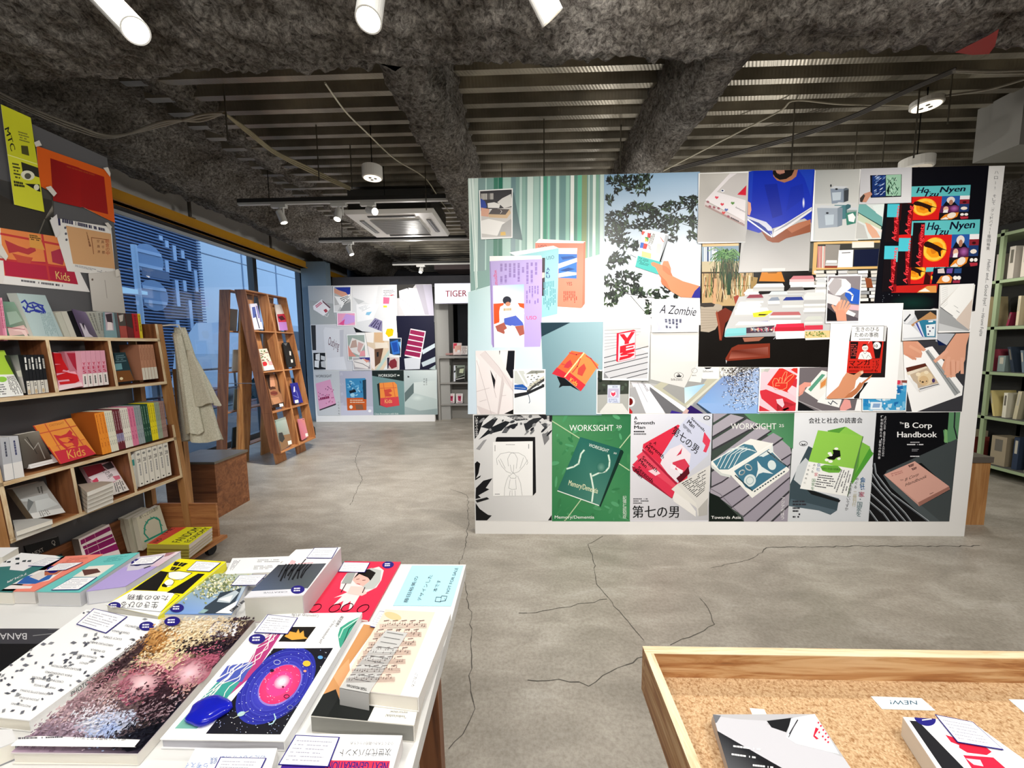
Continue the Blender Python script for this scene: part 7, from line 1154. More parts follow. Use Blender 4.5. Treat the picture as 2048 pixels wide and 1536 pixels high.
for r in range(5):
    y = 3.12; i = 0
    while y < 5.0:
        c, w, h = spec[r][i % len(spec[r])]; w *= rnd.uniform(.8, 1.1); h = min(h*rnd.uniform(.85, 1.05), .36); d = rnd.uniform(.16, .24)
        if not any(abs(y+w/2-p) < w/2+.02 for p in (3.98, 4.9)) and (y > 3.45 or r < 1 or r > 3):
            b = MB(); x = GX+.05; tl = rnd.choice([0, 0, .03, -.02, .05]) if r in (1, 2, 3) else 0
            b.hexa([(x, y, GZ[r]+.005), (x, y+w, GZ[r]+.005), (x+d, y+w, GZ[r]+.005), (x+d, y, GZ[r]+.005)], [(x, y+tl, GZ[r]+h), (x, y+w+tl, GZ[r]+h), (x+d, y+w+tl, GZ[r]+h), (x+d, y+tl, GZ[r]+h)], c)
            b.face([(x-.001, y+w*.25+tl*.5, GZ[r]+h*.5), (x-.001, y+w*.75+tl*.5, GZ[r]+h*.5), (x-.001, y+w*.75+tl*.9, GZ[r]+h*.9), (x-.001, y+w*.25+tl*.9, GZ[r]+h*.9)], 'b8b4a4' if i % 2 else '6a665c')
            b.build('book', label='%s book on the %s green steel shelf, %s from the near end' % ('thick' if w > .045 else 'slim', ['lowest', 'second', 'third', 'fourth', 'highest'][r], ORD[min(i, 28)]), cat='book', group='books on the green steel shelves')
        y += w+.012+max(tl if not any(0 for _ in ()) else 0, 0) if False else w+.06*(tl > 0 if (r in (1, 2, 3)) else 0)+.008 if False else w+.055; i += 1
t = thing('wooden_box', (3.27, 3.0, 0), 'pale pine box standing behind the right end of the big panel', 'box')
b = MB(); b.box(2.95, 3.365, 2.83, 3.2, 0, .47, '888888', 'pinz'); b.build('body', t); b = MB(); b.box(2.94, 3.372, 2.82, 3.21, .47, .512, '5a534c', 'satin'); b.build('lid', t)
for i, (c, r) in enumerate((('e8e4e0', .1), ('d84858', -.2), ('e0d8c8', .3), ('58a068', -.05))):
    b = MB(); q = [Vector((3.2+math.cos(r+a)*.14, 2.98+math.sin(r+a)*.11, .5125+i*.004)) for a in (.6, 2.5, 3.74, 5.68)]; b.prism(q, (0, 0, .0035), c); b.build('leaflet', label='%s leaflet on the pine box, %s' % (['white', 'red', 'cream', 'green'][i], ['lowest', 'second', 'third', 'uppermost'][i]), cat='leaflet', group=None)
# ================================================================ ceiling fittings
def track(p0, p1, label):
    t = thing('lighting_track', ((Vector(p0)+Vector(p1))/2), label, 'lighting track'); b = MB(); P, Q = Vector(p0), Vector(p1); b.box(P.x, Q.x, P.y-.017, P.y+.017, P.z, P.z+.02, 'c8c8c4', 'satin'); b.build('rail', t)
    b = MB(); b.box(P.x, Q.x, P.y-.02, P.y+.02, P.z+.02, P.z+.055, '2c2c2c', 'satin'); b.build('channel', t)
    x = P.x+.3
    while x < Q.x: b = MB(); b.tube([(x, P.y, P.z+.055), (x, P.y, 3.02)], .004, '3a3a38', 'metal', 6); b.build('rod', t); x += 1.1
track((-2.69, 3.74, 2.69), (.2, 3.74, 2.69), 'long white lighting track nearest the cross beam, with three spots'); track((-2.62, 5.07, 2.69), (.4, 5.07, 2.69), 'middle lighting track behind the ceiling cassette'); track((-2.17, 6.55, 2.69), (.4, 6.55, 2.69), 'farthest lighting track by the glowing sign')
def spot(base, tip, r, label, lit=True, L=.12, box=True):
    B_, T_ = Vector(base), Vector(tip); d = (T_-B_).normalized(); t = thing('spotlight', B_, label, 'spotlight')
    if box: b = MB(); b.box(B_.x-.07, B_.x+.07, B_.y-.02, B_.y+.02, B_.z-.0, B_.z+.028, 'dcdcd8', 'satin'); b.build('adapter', t)
    c = B_+Vector((0, 0, -.03))+d*.0; b = MB(); b.tube([B_, B_+Vector((0, 0, -.035))], .01, 'dcdcd8', 'satin', 8); b.box(B_.x+r, B_.x+r+.008, B_.y-.012, B_.y+.012, B_.z-.08, B_.z, 'd0d0cc', 'satin'); b.build('bracket', t)
    s = B_+Vector((0, 0, -.035)); b = MB(); b.smooth = False; b.lathe(s-d*.01, d, [(r*.7, 0), (r, .008), (r, L), (r*.86, L), (r*.84, L-.006)], 'e2e2de', 'satin', 24); b.build('lamp_body', t)
    b = MB(); b.lathe(s+d*(L-.0155), d, [(r*.1, 0), (r*.83, 0), (r*.83, .004), (r*.1, .004)], 'ffffff', 'lens' if lit else 'soft', 20); b.build('lens', t)
spot((-2.30, 3.74, 2.66), (-2.24, 3.74, 2.5), .033, 'white spotlight on the near track, left of three'); spot((-1.73, 3.74, 2.66), (-1.72, 3.6, 2.4), .033, 'white spotlight on the near track, middle of three'); spot((-1.45, 3.74, 2.66), (-1.25, 3.6, 2.58), .033, 'white spotlight on the near track, right of three')
spot((-2.25, 5.07, 2.66), (-2.17, 5.05, 2.5), .033, 'small white spotlight on the middle track'); spot((-1.70, 6.55, 2.66), (-1.7, 6.4, 2.4), .03, 'bright spotlight on the farthest track', L=.08)
def bigspot(u0, v0, u1, v1, y0, y1, label, lit=True, r=.036):
    a, c = PY(u0, v0, y0), PY(u1, v1, y1); d = (c-a).normalized(); t = thing('spotlight', a, label, 'spotlight'); L = (c-a).length
    b = MB(); b.lathe(a-d*.06, d, [(r*.8, 0), (r, .008), (r, L+.06), (r*.88, L+.06), (r*.86, L+.052)], 'e2e2de', 'satin', 28); b.build('lamp_body', t)
    b = MB(); b.lathe(c-d*.0075, d, [(r*.1, 0), (r*.85, 0), (r*.85, .004), (r*.1, .004)], 'ffffff', 'lens' if lit else 'soft', 24); b.build('lens', t)
    b = MB(); b.tube([a, a+Vector((0, 0, .08))], .008, 'd0d0cc', 'satin', 8); b.build('bracket', t); b = MB(); b.box(a.x-.08, a.x+.08, a.y-.02, a.y+.02, a.z+.08, a.z+.11, 'dcdcd8', 'satin'); b.build('adapter', t); return a.z+.11
zt = bigspot(195, -18, 272, 62, 1.22, 1.18, 'large white spotlight hanging at the top left of the view'); bigspot(748, -40, 737, 40, 1.22, 1.16, 'large white spotlight pointing down above the far passage'); bigspot(1068, -40, 1105, 36, 1.22, 1.26, 'large white spotlight turned away, right of the other two hanging in front', False)
b = MB(); b.box(-3, 4, 1.2, 1.235, zt, zt+.03, 'c8c8c4', 'satin'); b.build('lighting_track', label='lighting track over the tables carrying the three large spots', cat='lighting track')
light('SPOT', (.14, 1.22, 2.3), (.5, 1.75, 2.68), 16, size=.03, ang=70, blend=.9)
# cassette air conditioner
ac = thing('air_conditioner', (-1.37, 4.5, 2.7), 'white ceiling cassette air conditioner with square grille', 'air conditioner')
X0, X1, Y0, Y1 = -1.84, -.905, 4.06, 4.95
b = MB(); b.box(X0+.04, X1-.04, Y0+.04, Y1-.04, 2.74, 2.95, '3a3a38', 'satin'); b.build('casing', ac)
b = MB(); b.hexa([(X0+.02, Y0+.02, 2.70), (X1-.02, Y0+.02, 2.70), (X1-.02, Y1-.02, 2.70), (X0+.02, Y1-.02, 2.70)], [(X0, Y0, 2.74), (X1, Y0, 2.74), (X1, Y1, 2.74), (X0, Y1, 2.74)], 'ecebe6', 'satin'); b.build('panel', ac)
b = MB(); b.box(X0+.2, X1-.2, Y0+.2, Y1-.2, 2.688, 2.699, 'b4b4b2', 'satin'); g = b.build('grille', ac); b = MB()
for i in range(22): y = Y0+.21+i*.0225; b.box(X0+.21, X1-.21, y, y+.008, 2.684, 2.688, '9a9a98', 'satin')
b.build('grille_bar', g, kind='stuff')
for x0, x1, y0, y1 in ((X0+.22, X1-.22, Y0+.08, Y0+.13), (X0+.22, X1-.22, Y1-.13, Y1-.08), (X0+.08, X0+.13, Y0+.22, Y1-.22), (X1-.13, X1-.08, Y0+.22, Y1-.22)):
    b = MB(); b.box(x0, x1, y0, y1, 2.694, 2.7, '3a3a3a', 'satin'); mx, my = (x0+x1)/2, (y0+y1)/2
    if x1-x0 > y1-y0: b.box(x0, x1, my-.008, my+.008, 2.69, 2.694, '8a8a88', 'satin')
    else: b.box(mx-.008, mx+.008, y0, y1, 2.69, 2.694, '8a8a88', 'satin')
    b.build('outlet', ac)
# round pendants and detectors
def can(u, v, z, r, h, label, lit=True):
    c = PZ(u, v, z); t = thing('ceiling_fitting', c, label, 'lamp'); b = MB(); b.lathe(c, (0, 0, 1), [(r*.93, 0), (r, .006), (r, h), (r*.2, h+.004)], 'd8d6cf', 'satin', 28); b.build('housing', t)
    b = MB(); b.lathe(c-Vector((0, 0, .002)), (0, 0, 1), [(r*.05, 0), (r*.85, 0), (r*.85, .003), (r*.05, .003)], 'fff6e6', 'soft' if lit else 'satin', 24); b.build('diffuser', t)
    for a in (0, 2.1, 4.2): b = MB(); b.lathe(c+Vector((math.cos(a)*r*.3, math.sin(a)*r*.3, -.005)), (0, 0, 1), [(.004, 0), (.012, .001), (.012, .004)], '55534c', 'satin', 8); b.build('sensor', t)
    b = MB(); b.tube([c+Vector((0, 0, h)), c+Vector((0, 0, 3.02-z))], .004, '2c2c2a', 'metal', 6); b.build('rod', t)
can(745, 357, 2.62, .075, .085, 'white drum-shaped lamp on a rod over the passage'); can(1853, 213, 2.9, .085, .035, 'white round smoke detector under the deck at upper right', True); can(1832, 338, 2.62, .1, .07, 'white drum lamp half hidden behind the top of the big panel', False)
def rod(u0, v0, L, label='threaded steel rod hanging from the deck'):
    p = PZ(u0, v0, 3.0); b = MB(); b.tube([p, p-Vector((0, 0, L))], .005, '7a766c', 'metal', 6); b.build('threaded_rod', label=label, cat='rod', group=None)
for i, (u, v, L) in enumerate(((447, 168, .34), (1088, 238, .4), (1242, 250, .5), (1590, 205, .7), (1715, 250, .75), (1905, 145, .3), (1840, 170, .45), (632, 250, .4), (850, 330, .4), (700, 290, .35), (1770, 262, .5))): rod(u, v, L, 'threaded steel rod hanging from the deck, %s from the left' % ORD[[1, 4, 5, 6, 7, 10, 9, 1, 3, 2, 8][i] if i else 0])
def cable(ps, r, col, label, sag=0):
    P = [PZ(u, v, z) for u, v, z in ps]; Q = []
    for i in range(len(P)-1):
        a, c = P[i], P[i+1]; p0_, p3 = P[max(i-1, 0)], P[min(i+2, len(P)-1)]
        for j in range(8): s = j/8; Q.append(.5*((2*a)+(c-p0_)*s+(2*p0_-5*a+4*c-p3)*s*s+(3*a-p0_-3*c+p3)*s**3))
    Q.append(P[-1]); b = MB(); b.smooth = True; b.tube(Q, r, col, 'matte', 6); b.build('cable', label=label, cat='cable')
for i in range(3): cable([(-20, 175+i*5, 2.74), (60, 215+i*4, 2.73), (150, 250+i*5, 2.72), (225, 271+i*2, 2.72), (330, 250-i*4, 2.76), (400, 230+i*6, 2.8), (445, 226, 2.83)], .007, '8a8478', 'grey ceiling cable in the bundle sagging at the upper left, %s of three' % ORD[i])
for i in range(3): cable([(448, 226, 2.83), (500, 262+i*4, 2.86), (550, 302+i*3, 2.9), (620, 336+i*4, 2.9), (700, 374+i*3, 2.95)], .008, '8f866a', 'tan ceiling cable strapped under the deck, %s of three' % ORD[i])
cable([(650, 166, 2.7), (690, 222, 2.75), (730, 262, 2.8), (790, 318, 2.85), (850, 356, 2.9), (880, 400, 2.9), (900, 425, 2.9)], .005, 'd8d4c0', 'thin white cable hanging diagonally left of the sprayed beam')
cable([(1320, 345, 2.9), (1470, 268, 2.92), (1560, 222, 2.95), (1590, 201, 2.97), (1680, 208, 2.95), (1800, 210, 2.95), (1850, 212, 2.93)], .006, 'a8a290', 'pale cable rising to a deck hanger, above the big panel')
for i in range(3): cable([(1340, 338+i*3, 2.9), (1560, 280+i*3, 2.9), (1700, 232+i*3, 2.9), (1800, 185+i*3, 2.9), (1912, 136+i*3, 2.9)], .007, '3a3632', 'dark cable running up to the right across the deck, %s of three' % ORD[i])
for i in range(2): cable([(1905, 140+i*3, 2.9), (1980, 142+i*4, 2.9), (2060, 140+i*6, 2.9)], .007, '8a857a', 'grey cable at the far upper right, %s of two' % ORD[i])
cable([(2060, 155, 2.9), (1980, 178, 2.9), (1890, 192, 2.92), (1830, 205, 2.93)], .007, '8a857a', 'grey cable running down to the smoke detector')
# ================================================================ white table with the featured books, lower left
TZ = .72
ZK = (0, 1060, 480/2048); ZL = (460, 1070, 500/2048); ZM = (0, 1200, 520/2048); ZN = (320, 1200, 600/2048); ZO = (1260, 1260, 788/2048); ZZ = (1380, 1380, 668/2048)
t = thing('display_table', (-1.0, .75, 0), 'white-topped table covered with featured books, lower left', 'table')
b = MB(); b.box(-2.0, -.17, .30, 1.05, TZ-.032, TZ, 'dddddb', 'matte'); b.build('table_top', t)
for x in (-1.85, -.26):
    for y0, y1, s in ((.42, .46, -.05), (.9, .94, .05)): b = MB(); b.hexa([(x-.03, y0+s, 0), (x+.03, y0+s, 0), (x+.03, y1+s, 0), (x-.03, y1+s, 0)], [(x-.03, y0, TZ-.032), (x+.03, y0, TZ-.032), (x+.03, y1, TZ-.032), (x-.03, y1, TZ-.032)], '888888', 'dplz'); b.build('leg', t)
b = MB(); b.box(-1.87, -.24, .66, .70, TZ-.09, TZ-.033, '888888', 'dplx'); b.build('rail', t)
b = MB(); b.box(-.285, -.235, .4, .96, TZ-.09, TZ-.033, '888888', 'dply'); b.build('rail', t)
NV = '231c78'
def stick(k, x, y, r): k.E(x, y, r*1.5, r*.9, NV, -.1, 24); k.D([(x-r*.8, y-r*.5), (x+r*.7, y-r*.55), (x+r*.7, y+r*.4), (x-r*.9, y+r*.45)], 2, 'e8e8f4', wl=.25, frac=.55)
def card(q, z, where, zoom, seed=1):
    Q = zq(zoom, q); b = MB(); P = [PZ(u, v, z) for u, v in Q]; b.prism(P, (0, 0, -.0006), NV); k = Ink(b, lambda u, v: PZ(u, v, z), (0, 0, 1), lift=.0001); c = (sum(p[0] for p in Q)/4, sum(p[1] for p in Q)/4)
    k.P([(c[0]+(p[0]-c[0])*.95, c[1]+(p[1]-c[1])*.94) for p in Q], 'f6f6f8'); k.sub(Q, False).D('.1 .14 .9 .14 .9 .9 .1 .9', 6, 'a4a4b4', wl=.06, seed=seed, frac=.28)
    b.build('info_card', label='small white card with a navy border '+where, cat='card')
def t1(k):
    k.G('1290 160 2010 160 1085 1210 85 1200', 'b89878', '5a4440', '2c2838', 'b8a0b4'); k.clip = zip(*[iter([1290, 160, 2010, 160, 1085, 1210, 85, 1200])]*2); k.clip = list(k.clip)
    rnd = random.Random(31)
    k.P('1290 160 1960 160 1830 330 1560 400 1350 560 1180 560 1000 480', 'ead8b4'); k.P('1200 250 1330 240 1300 400 1180 480 1060 420', 'c89a5c'); k.P('1340 400 1560 360 1900 270 1900 330 1740 420 1500 420', '2c2430'); k.P('1500 480 1740 400 1720 480 1500 700 1380 760 1350 640', 'b8607c'); k.P('1100 540 1240 500 1330 560 1300 680 1000 840 920 760', 'b86880'); k.glow(1120, 670, 90, 60, 'f4d0d4', 'b86880', -.5); k.glow(1490, 590, 130, 60, 'f2ccd0', 'b8607c', -.4)
    k.P('1200 280 1100 420 900 600 700 760 850 560 1050 400 1150 320', '4c3a40'); k.P('1300 640 1400 700 1380 860 1200 960 1050 900 1180 740', '3a2830'); k.P('1420 760 1440 900 1200 1150 1000 1200 900 1100 1100 1020 1300 960', '1c1c28'); k.P('760 900 1050 860 1100 960 900 1060 700 1080 560 1000', 'c8ccdc'); k.P('780 1010 900 960 960 1010 850 1080', 'a4b4d8')
    k.glow(1120, 660, 190, 120, 'f4d0d4', 'a05c6c', -.45, 28); k.glow(1490, 580, 190, 110, 'f4ccd4', 'a05868', -.4, 28)
    An = ((1330, 200, 'd8c4a4'), (1500, 220, 'f0e4cc'), (1750, 210, 'dcc8a8'), (1930, 190, '3c2c34'), (1280, 300, 'd8a868'), (1180, 380, 'b8844c'), (1400, 300, 'f4e8cc'), (1600, 310, 'ecd8b0'), (1850, 310, '5a4440'), (1080, 400, '4a3434'), (1500, 370, '2e2428'), (1700, 380, '3a2c34'), (1350, 440, 'f2dcb0'), (1200, 480, 'e8d4ae'), (900, 560, '5c4048'), (1000, 500, '3a2a30'), (1250, 540, 'e0b8b0'), (1450, 520, 'c07888'), (1650, 470, 'b06074'), (1680, 600, 'a05c70'), (820, 640, '8a6468'), (700, 740, 'b89098'), (950, 640, 'b07484'), (1100, 600, 'c0707c'), (1050, 720, 'a86474'), (850, 780, 'c0a0a0'), (1250, 680, '4c3038'), (1330, 760, '3c2830'), (1150, 800, '3a2a32'), (1200, 900, '8a7078'), (600, 820, 'a08088'), (480, 900, 'c8acb0'), (350, 1000, '9a808c'), (250, 1090, '7c6478'), (1000, 870, '5a4650'), (800, 880, 'd8ccd4'), (900, 960, 'c4cce4'), (820, 1040, 'b0c0e4'), (680, 980, 'dcdce4'), (560, 1040, 'b8a4b4'), (1250, 1020, '14161e'), (1100, 1080, '181a24'), (1000, 1120, '20222c'), (1400, 860, 'a89098'), (450, 1080, '8a7888'), (1480, 720, 'c8a098'))
    for i in range(4200):
        v = rnd.random(); u = rnd.random(); x = (1290+(85-1290)*v)*(1-u)+(2010+(1085-2010)*v)*u; y = 160+1040*v
        hd = min(math.hypot((x-1120)/150, (y-660)/95), math.hypot((x-1500)/190, (y-585)/90))
        if rnd.random() > (hd-.3)*.9: continue
        jx, jy = x+rnd.gauss(0, 60), y+rnd.gauss(0, 32); c = min(An, key=lambda a: (a[0]-jx)**2+((a[1]-jy)*1.6)**2)[2]; L = rnd.uniform(10, 28); a = rnd.uniform(-1.1, .1); k.L([(x, y), (x+L*math.cos(a), y+L*math.sin(a))], rnd.uniform(5, 10), c)
    for l in ('1440 720 1400 820 1300 900 1160 950', '1420 800 1280 880', '1380 860 1340 990 1240 1060'): k.L(l, 8, '16161c')
    k.P('150 1135 330 1120 1110 1150 1060 1212 85 1205', 'f2f0ee'); k.P('100 1190 450 1160 760 1170 1010 1190 1085 1212 600 1205', 'f6f6f4'); k.T('郷土から世界を変えていく', (1000, 1125), (590, 1112), '2a2a30', up=(-6, 30)); k.D('150 1128 560 1118 560 1132 150 1145', 1, '55555c', wl=.05, frac=.8)
    stick(k, 1360, 203, 42)
flat('large photo book with pink haze over a bush, in the front row of the table', '1290 160 2010 160 1085 1212 85 1205', TZ+.02, .0195, 'd8d0d0', t1, ZM, spine='R', side='e4e0d8', m='gloss')
card('1700 168 1895 175 1850 290 1590 283', TZ+.0225, 'on the pink haze photo book', ZM, 2)
def t2(k):
    k.P('680 75 1300 160 235 950 -430 880', 'f4f4f4'); k.clip = pts('680 75 1300 160 235 950 -430 880'); rnd = random.Random(12)
    for i in range(105):
        v, u = rnd.random(), rnd.random(); x = (680-1110*v)*(1-u)+(1300-1065*v)*u; y = (75+805*v)*(1-u)+(160+790*v)*u; a = rnd.uniform(-.9, .1); L = rnd.uniform(10, 30); c, s = math.cos(a), math.sin(a); w = rnd.uniform(8, 13)
        k.P([(x-L*c, y-L*s), (x-w*s, y+w*c), (x+L*c, y+L*s), (x+w*s, y-w*c)], rnd.choice(['6a6c74', '8a8c90', '4c4e58']))
    for i, s in enumerate(('KOMATSU', 'OSAKA NAGA', 'LUCY STEIN', 'HIROYUKI BABU', 'ID PARKA', 'ROMAN MORIYA', 'AENOY', 'NICLAS HOLMSTROM', 'INKA LINDERGARD', 'CRISTINA DE MIDDEL', 'MARTEN LANGE', 'CHARLOTTE DUMAS', 'JASON EVANS', 'PHOTOGRAPHY')):
        x, y = 1090-i*65, 212+i*48; w = 14*len(s); k.T(s, (x, y), (x-w, y-w*.16), '77797e', up=(-8, 16))
    stick(k, 1155, 210, 40)
bk = flat('white book with grey dashes, titled on its spine, in the front row of the table', '680 75 1300 160 235 950 -430 880', TZ+.022, .021, 'f4f4f4', t2, ZM, spine='R', side='f4f4f4')
b = MB(); q = zq(ZM, '1300 160 235 950 235 985 1290 195'); A, B = PZ(*q[0], TZ+.022), PZ(*q[1], TZ+.022); n = (B-A).cross(Vector((0, 0, 1))).normalized(); n = n if n.x > 0 else -n
k = Ink(b, lambda u, v: A.lerp(B, u)+Vector((0, 0, -.021*v)), n); k.T('PHOTOGRAPHY NOW!', (.76, .6), (.40, .6), '2a2a30', up=(0, -.45)); k.T('SHEVA', (.14, .6), (.06, .6), '2a2a30', up=(0, -.45)); b.build('spine_print', bk, kind='stuff')
card('740 65 1005 130 835 262 600 190', TZ+.0245, 'on the white book with grey dashes', ZM, 3)
def t3(k): k.P('-260 225 520 225 300 345 -460 345', '3c3c42'); k.P('-460 345 300 345 -100 640 -800 640', '0c0e12'); k.T('BANANA', (222, 262), (-120, 262), 'c8c8ca', up=(-12, 52), sh=-.2); k.L('260 282 440 262', 5, '8a8a8c'); k.L('380 232 500 228', 4, '6a6a6c')
flat('dark magazine with pale capitals partly under the white dashed book', '-260 225 520 225 300 640 -800 640', TZ+.006, .005, '0c0e12', t3, ZM, side='1a1a1c')
flat('white closed book at the lower left corner of the view', '-300 1020 95 1018 130 1110 -420 1330', TZ+.03, .029, 'dcdcdc', None, ZM, spine='R', side='9a9aa0')
def t5(k):
    q0 = '735 95 1380 85 850 965 0 950'; k.P(q0, 'f4f4f4'); k.clip = pts(q0)
    k.P('720 230 830 225 650 500 440 680 590 450', 'b03a78'); k.P('500 450 640 440 450 680 290 665', '3a9a90'); k.P('290 665 470 670 250 880 100 878', '7ab8a8'); k.P('380 560 460 450 640 420 560 560', '4a5ab0'); rnd = random.Random(8)
    for s in range(9):
        x, y = 760+rnd.uniform(-40, 50), 225; P = [(x, y)]
        for j in range(9): x -= rnd.uniform(25, 75); y += rnd.uniform(40, 60); P.append((x+rnd.uniform(-30, 30), y))
        k.L(P, 5, 'f0ece8')
    k.P('885 185 1065 185 990 287 808 285', '14100c'); k.P('850 250 880 215 930 225 945 200 955 230 980 210 985 250 1010 265 900 275', 'd8a040'); k.P('1215 240 1230 190 1290 150 1390 105 1360 180 1290 240 1240 360 1225 310', '3a9a80'); k.L('1380 110 1290 200 1240 330', 6, '1a4c40'); k.L('1370 120 1250 200 1225 260', 7, 'b8e4d0')
    g = '775 333 1182 330 822 920 313 915'; k.P(g, '12121c'); c0 = k.clip; k.clip = pts(g)
    k.E(790, 590, 330, 190, '28309c', -.75, 40); k.glow(790, 590, 310, 175, '5050d0', '24289a', -.75, 36); k.E(820, 585, 175, 115, '8a7ac8', -.7, 36); k.glow(820, 580, 165, 108, 'f05080', 'e0306c', -.7, 32); k.E(815, 575, 105, 70, 'f4408a', -.7, 28); k.glow(832, 562, 60, 42, 'ffffff', 'f46a9c', -.6, 24)
    for i in range(9): k.E(800, 590, 190+i*14, 120+i*9, ['3a3cb4', '5058c0', '2a2c98'][i % 3], -.75, 40, w=3)
    for i in range(330): k.E(rnd.uniform(320, 1180), rnd.uniform(330, 920), rnd.choice([2, 2.5, 4]), rnd.choice([2, 2.5, 3]), rnd.choice(['ffffff', 'c8d0ff', '9ab0e8']), 0, 5)
    k.E(1002, 440, 27, 20, 'e8b83c'); k.E(990, 492, 11, 8, 'e0987c'); k.E(1095, 398, 18, 12, '5a9ad0'); k.E(800, 432, 22, 15, 'c0c8e0', w=4); k.E(865, 665, 18, 12, '1c1438', w=4); k.E(890, 740, 18, 14, '8a94a8', w=3); k.E(765, 488, 14, 10, '1a1430'); k.E(555, 785, 28, 15, 'a8ccd0', -.4); k.L('500 815 605 765', 4, 'b8c0b0'); k.L('780 785 790 820 770 850 745 858', 8, 'a8ccd8'); k.E(840, 600, 8, 6, '5a1030')
    k.clip = c0; k.T('Cosmology of Life', (1085, 105), (900, 98), '8a8a8c', up=(-2, 20)); k.T('十勝進化論', (1190, 186), (1240, 112), '3a3a40', up=(16, 8)); k.T('The Evolution and Us', (1080, 298), (1190, 140), '6a6a70', up=(16, 8)); stick(k, 663, 272, 38)
flat('white book with a painted galaxy and planets, in the front row of the table', '735 95 1380 85 850 965 0 950', TZ+.018, .017, 'f4f4f4', t5, ZN, spine='R', side='e4e4e6', pages='b4b4bc')
card('735 98 942 120 872 232 642 222', TZ+.0205, 'on the galaxy book', ZN, 4)
b = MB(); b.smooth = True; rnd = random.Random(2); c = PZ(417, 1425, TZ+.02); rings = []
for r, h in ((.92, 0), (1, .003), (.97, .007), (.85, .010), (.5, .0125), (.05, .013)): rings.append([c+Vector((math.cos(a*.2618)*.033*r*(1+.1*math.sin(3*a*.2618+1)+.05*math.sin(5*a*.2618)), math.sin(a*.2618)*.026*r*(1+.08*math.sin(4*a*.2618)), h)) for a in range(24)])
b.shared([p for g in rings for p in g], [(i*24+j, i*24+(j+1) % 24, (i+1)*24+(j+1) % 24, (i+1)*24+j) for i in range(5) for j in range(24)]+[tuple(range(23, -1, -1)), tuple(range(120, 144))], '888888', 'acryl'); b.build('paperweight', label='rounded blue acrylic paperweight lying on the galaxy book', cat='paperweight')
# piano book over the second volume
def t6(k):
    q0 = '1540 65 1985 90 1765 665 1225 600'; k.P(q0, 'e8d0c0'); k.clip = pts(q0); k.P('1880 80 1985 90 1765 665 1640 655', 'f8f6f4'); k.E(1590, 110, 60, 24, 'e8c090', .3)
    for r in range(7):
        x, y = 1500-r*38, 168+r*62
        for l in range(5): k.L([(x, y+l*7), (1820-r*36, y+14+l*7-20)], 1.8, '6a5850')
        rnd = random.Random(r)
        for i in range(18): a = x+20+i*(300/18); yy = y-(a-x)*.02+rnd.uniform(-14, 20); k.E(a, yy, 4, 3, '4a3a38', -.4, 6); k.L([(a+4, yy), (a+4, yy-16)], 1.4, '4a3a38')
        for i in range(5): a = x+30+i*60; k.L([(a, y-22), (a+34, y-26)], 4, '4a3a38')
    k.T('ごたごた', (1745, 505), (1715, 600), '2a2a30', up=(16, 4))
flat('white book with a music sheet on its cover, on top of a pile of two', '1540 65 1985 90 1765 665 1225 600', TZ+.058, .026, 'f4f0ec', t6, ZN, spine='R', side='f4f2ee')
def t6b(k): q0 = '1400 150 1900 130 1735 855 1030 790'; k.P(q0, 'f0eee6'); k.clip = pts(q0); k.P('1300 150 1480 180 1250 500 1240 680 1160 640 1030 795 1030 700', 'c8905c'); k.P('1030 790 1100 650 1200 610 1230 690 1470 715 1415 830', '1c1f1e'); k.P('1180 520 1290 400 1300 520 1240 620', 'd8a070'); k.T('"kodos/sodok/', (1680, 790), (1540, 780), '3a3a3a', up=(-2, 20)); k.T('mirror/show/', (1690, 762), (1570, 756), '3a3a3a', up=(-2, 18))
flat('thick book with a tan and black cover, under the music book', '1400 150 1900 130 1735 855 1030 790', TZ+.031, .03, 'f0eee6', t6b, ZN, spine='R', side='e8e4dc', pages='8f8f8a', flop=1.0)
b = MB(); P = [PZ(u, v, TZ+.0595) for u, v in zq(ZN, '1545 205 1690 225 1425 640 1225 602')]; b.prism(P, (0, 0, -.0008), 'c0c0be'); P2 = [P[3], P[2], P[2]+Vector((0, -.002, -.03)), P[3]+Vector((0, -.002, -.03))]; b.prism(P2, (0, .0008, 0), 'b0b0ae')
k = Ink(b, lambda u, v: PZ(u, v, TZ+.0595), (0, 0, 1)).zoom(*ZN); k.T('TIGER MOUNTAIN', (1415, 605), (1278, 575), '1c1c1c', up=(-5, 18), bold=.02)
for i in range(11): x, y = 1440+i*22, 560-i*32; k.L([(x, y), (x-110, y-18)], 3.5, '6a6a6a') if i not in (2, 6) else None
b.build('paper_band', label='grey paper band printed in small type around the music book', cat='band')
card('1500 75 1555 82 1480 190 1432 180', TZ+.0345, 'tucked under the left edge of the music book', ZN, 5)
def t7(k): q0 = '930 910 1655 925 1520 1400 720 1380'; k.P(q0, 'f4f4f4'); k.clip = pts(q0); k.T('次世代ガバメント', (1580, 1018), (1230, 1022), '16161c', up=(-6, 42)); k.T('小さくて大きい政府のつくり方', (1595, 972), (1300, 968), '16161c', up=(-3, 18)); k.P('1130 1095 1570 1100 1555 1200 1100 1195', 'e0304c'); k.T('NEXT GENERATION', (1560, 1110), (1150, 1104), '281c78', up=(-14, 62), bold=.03); k.P('800 1120 1130 1140 1110 1190 780 1190', '4a2a9c')
flat('white book with crimson and violet lettering at the front edge of the table', '930 910 1655 925 1520 1400 720 1380', TZ+.026, .025, 'f4f4f4', t7, ZN, spine='R', side='e8e4e4')
card('925 920 1228 935 1150 1140 805 1125', TZ+.0285, 'on the crimson and violet lettered book', ZN, 6)
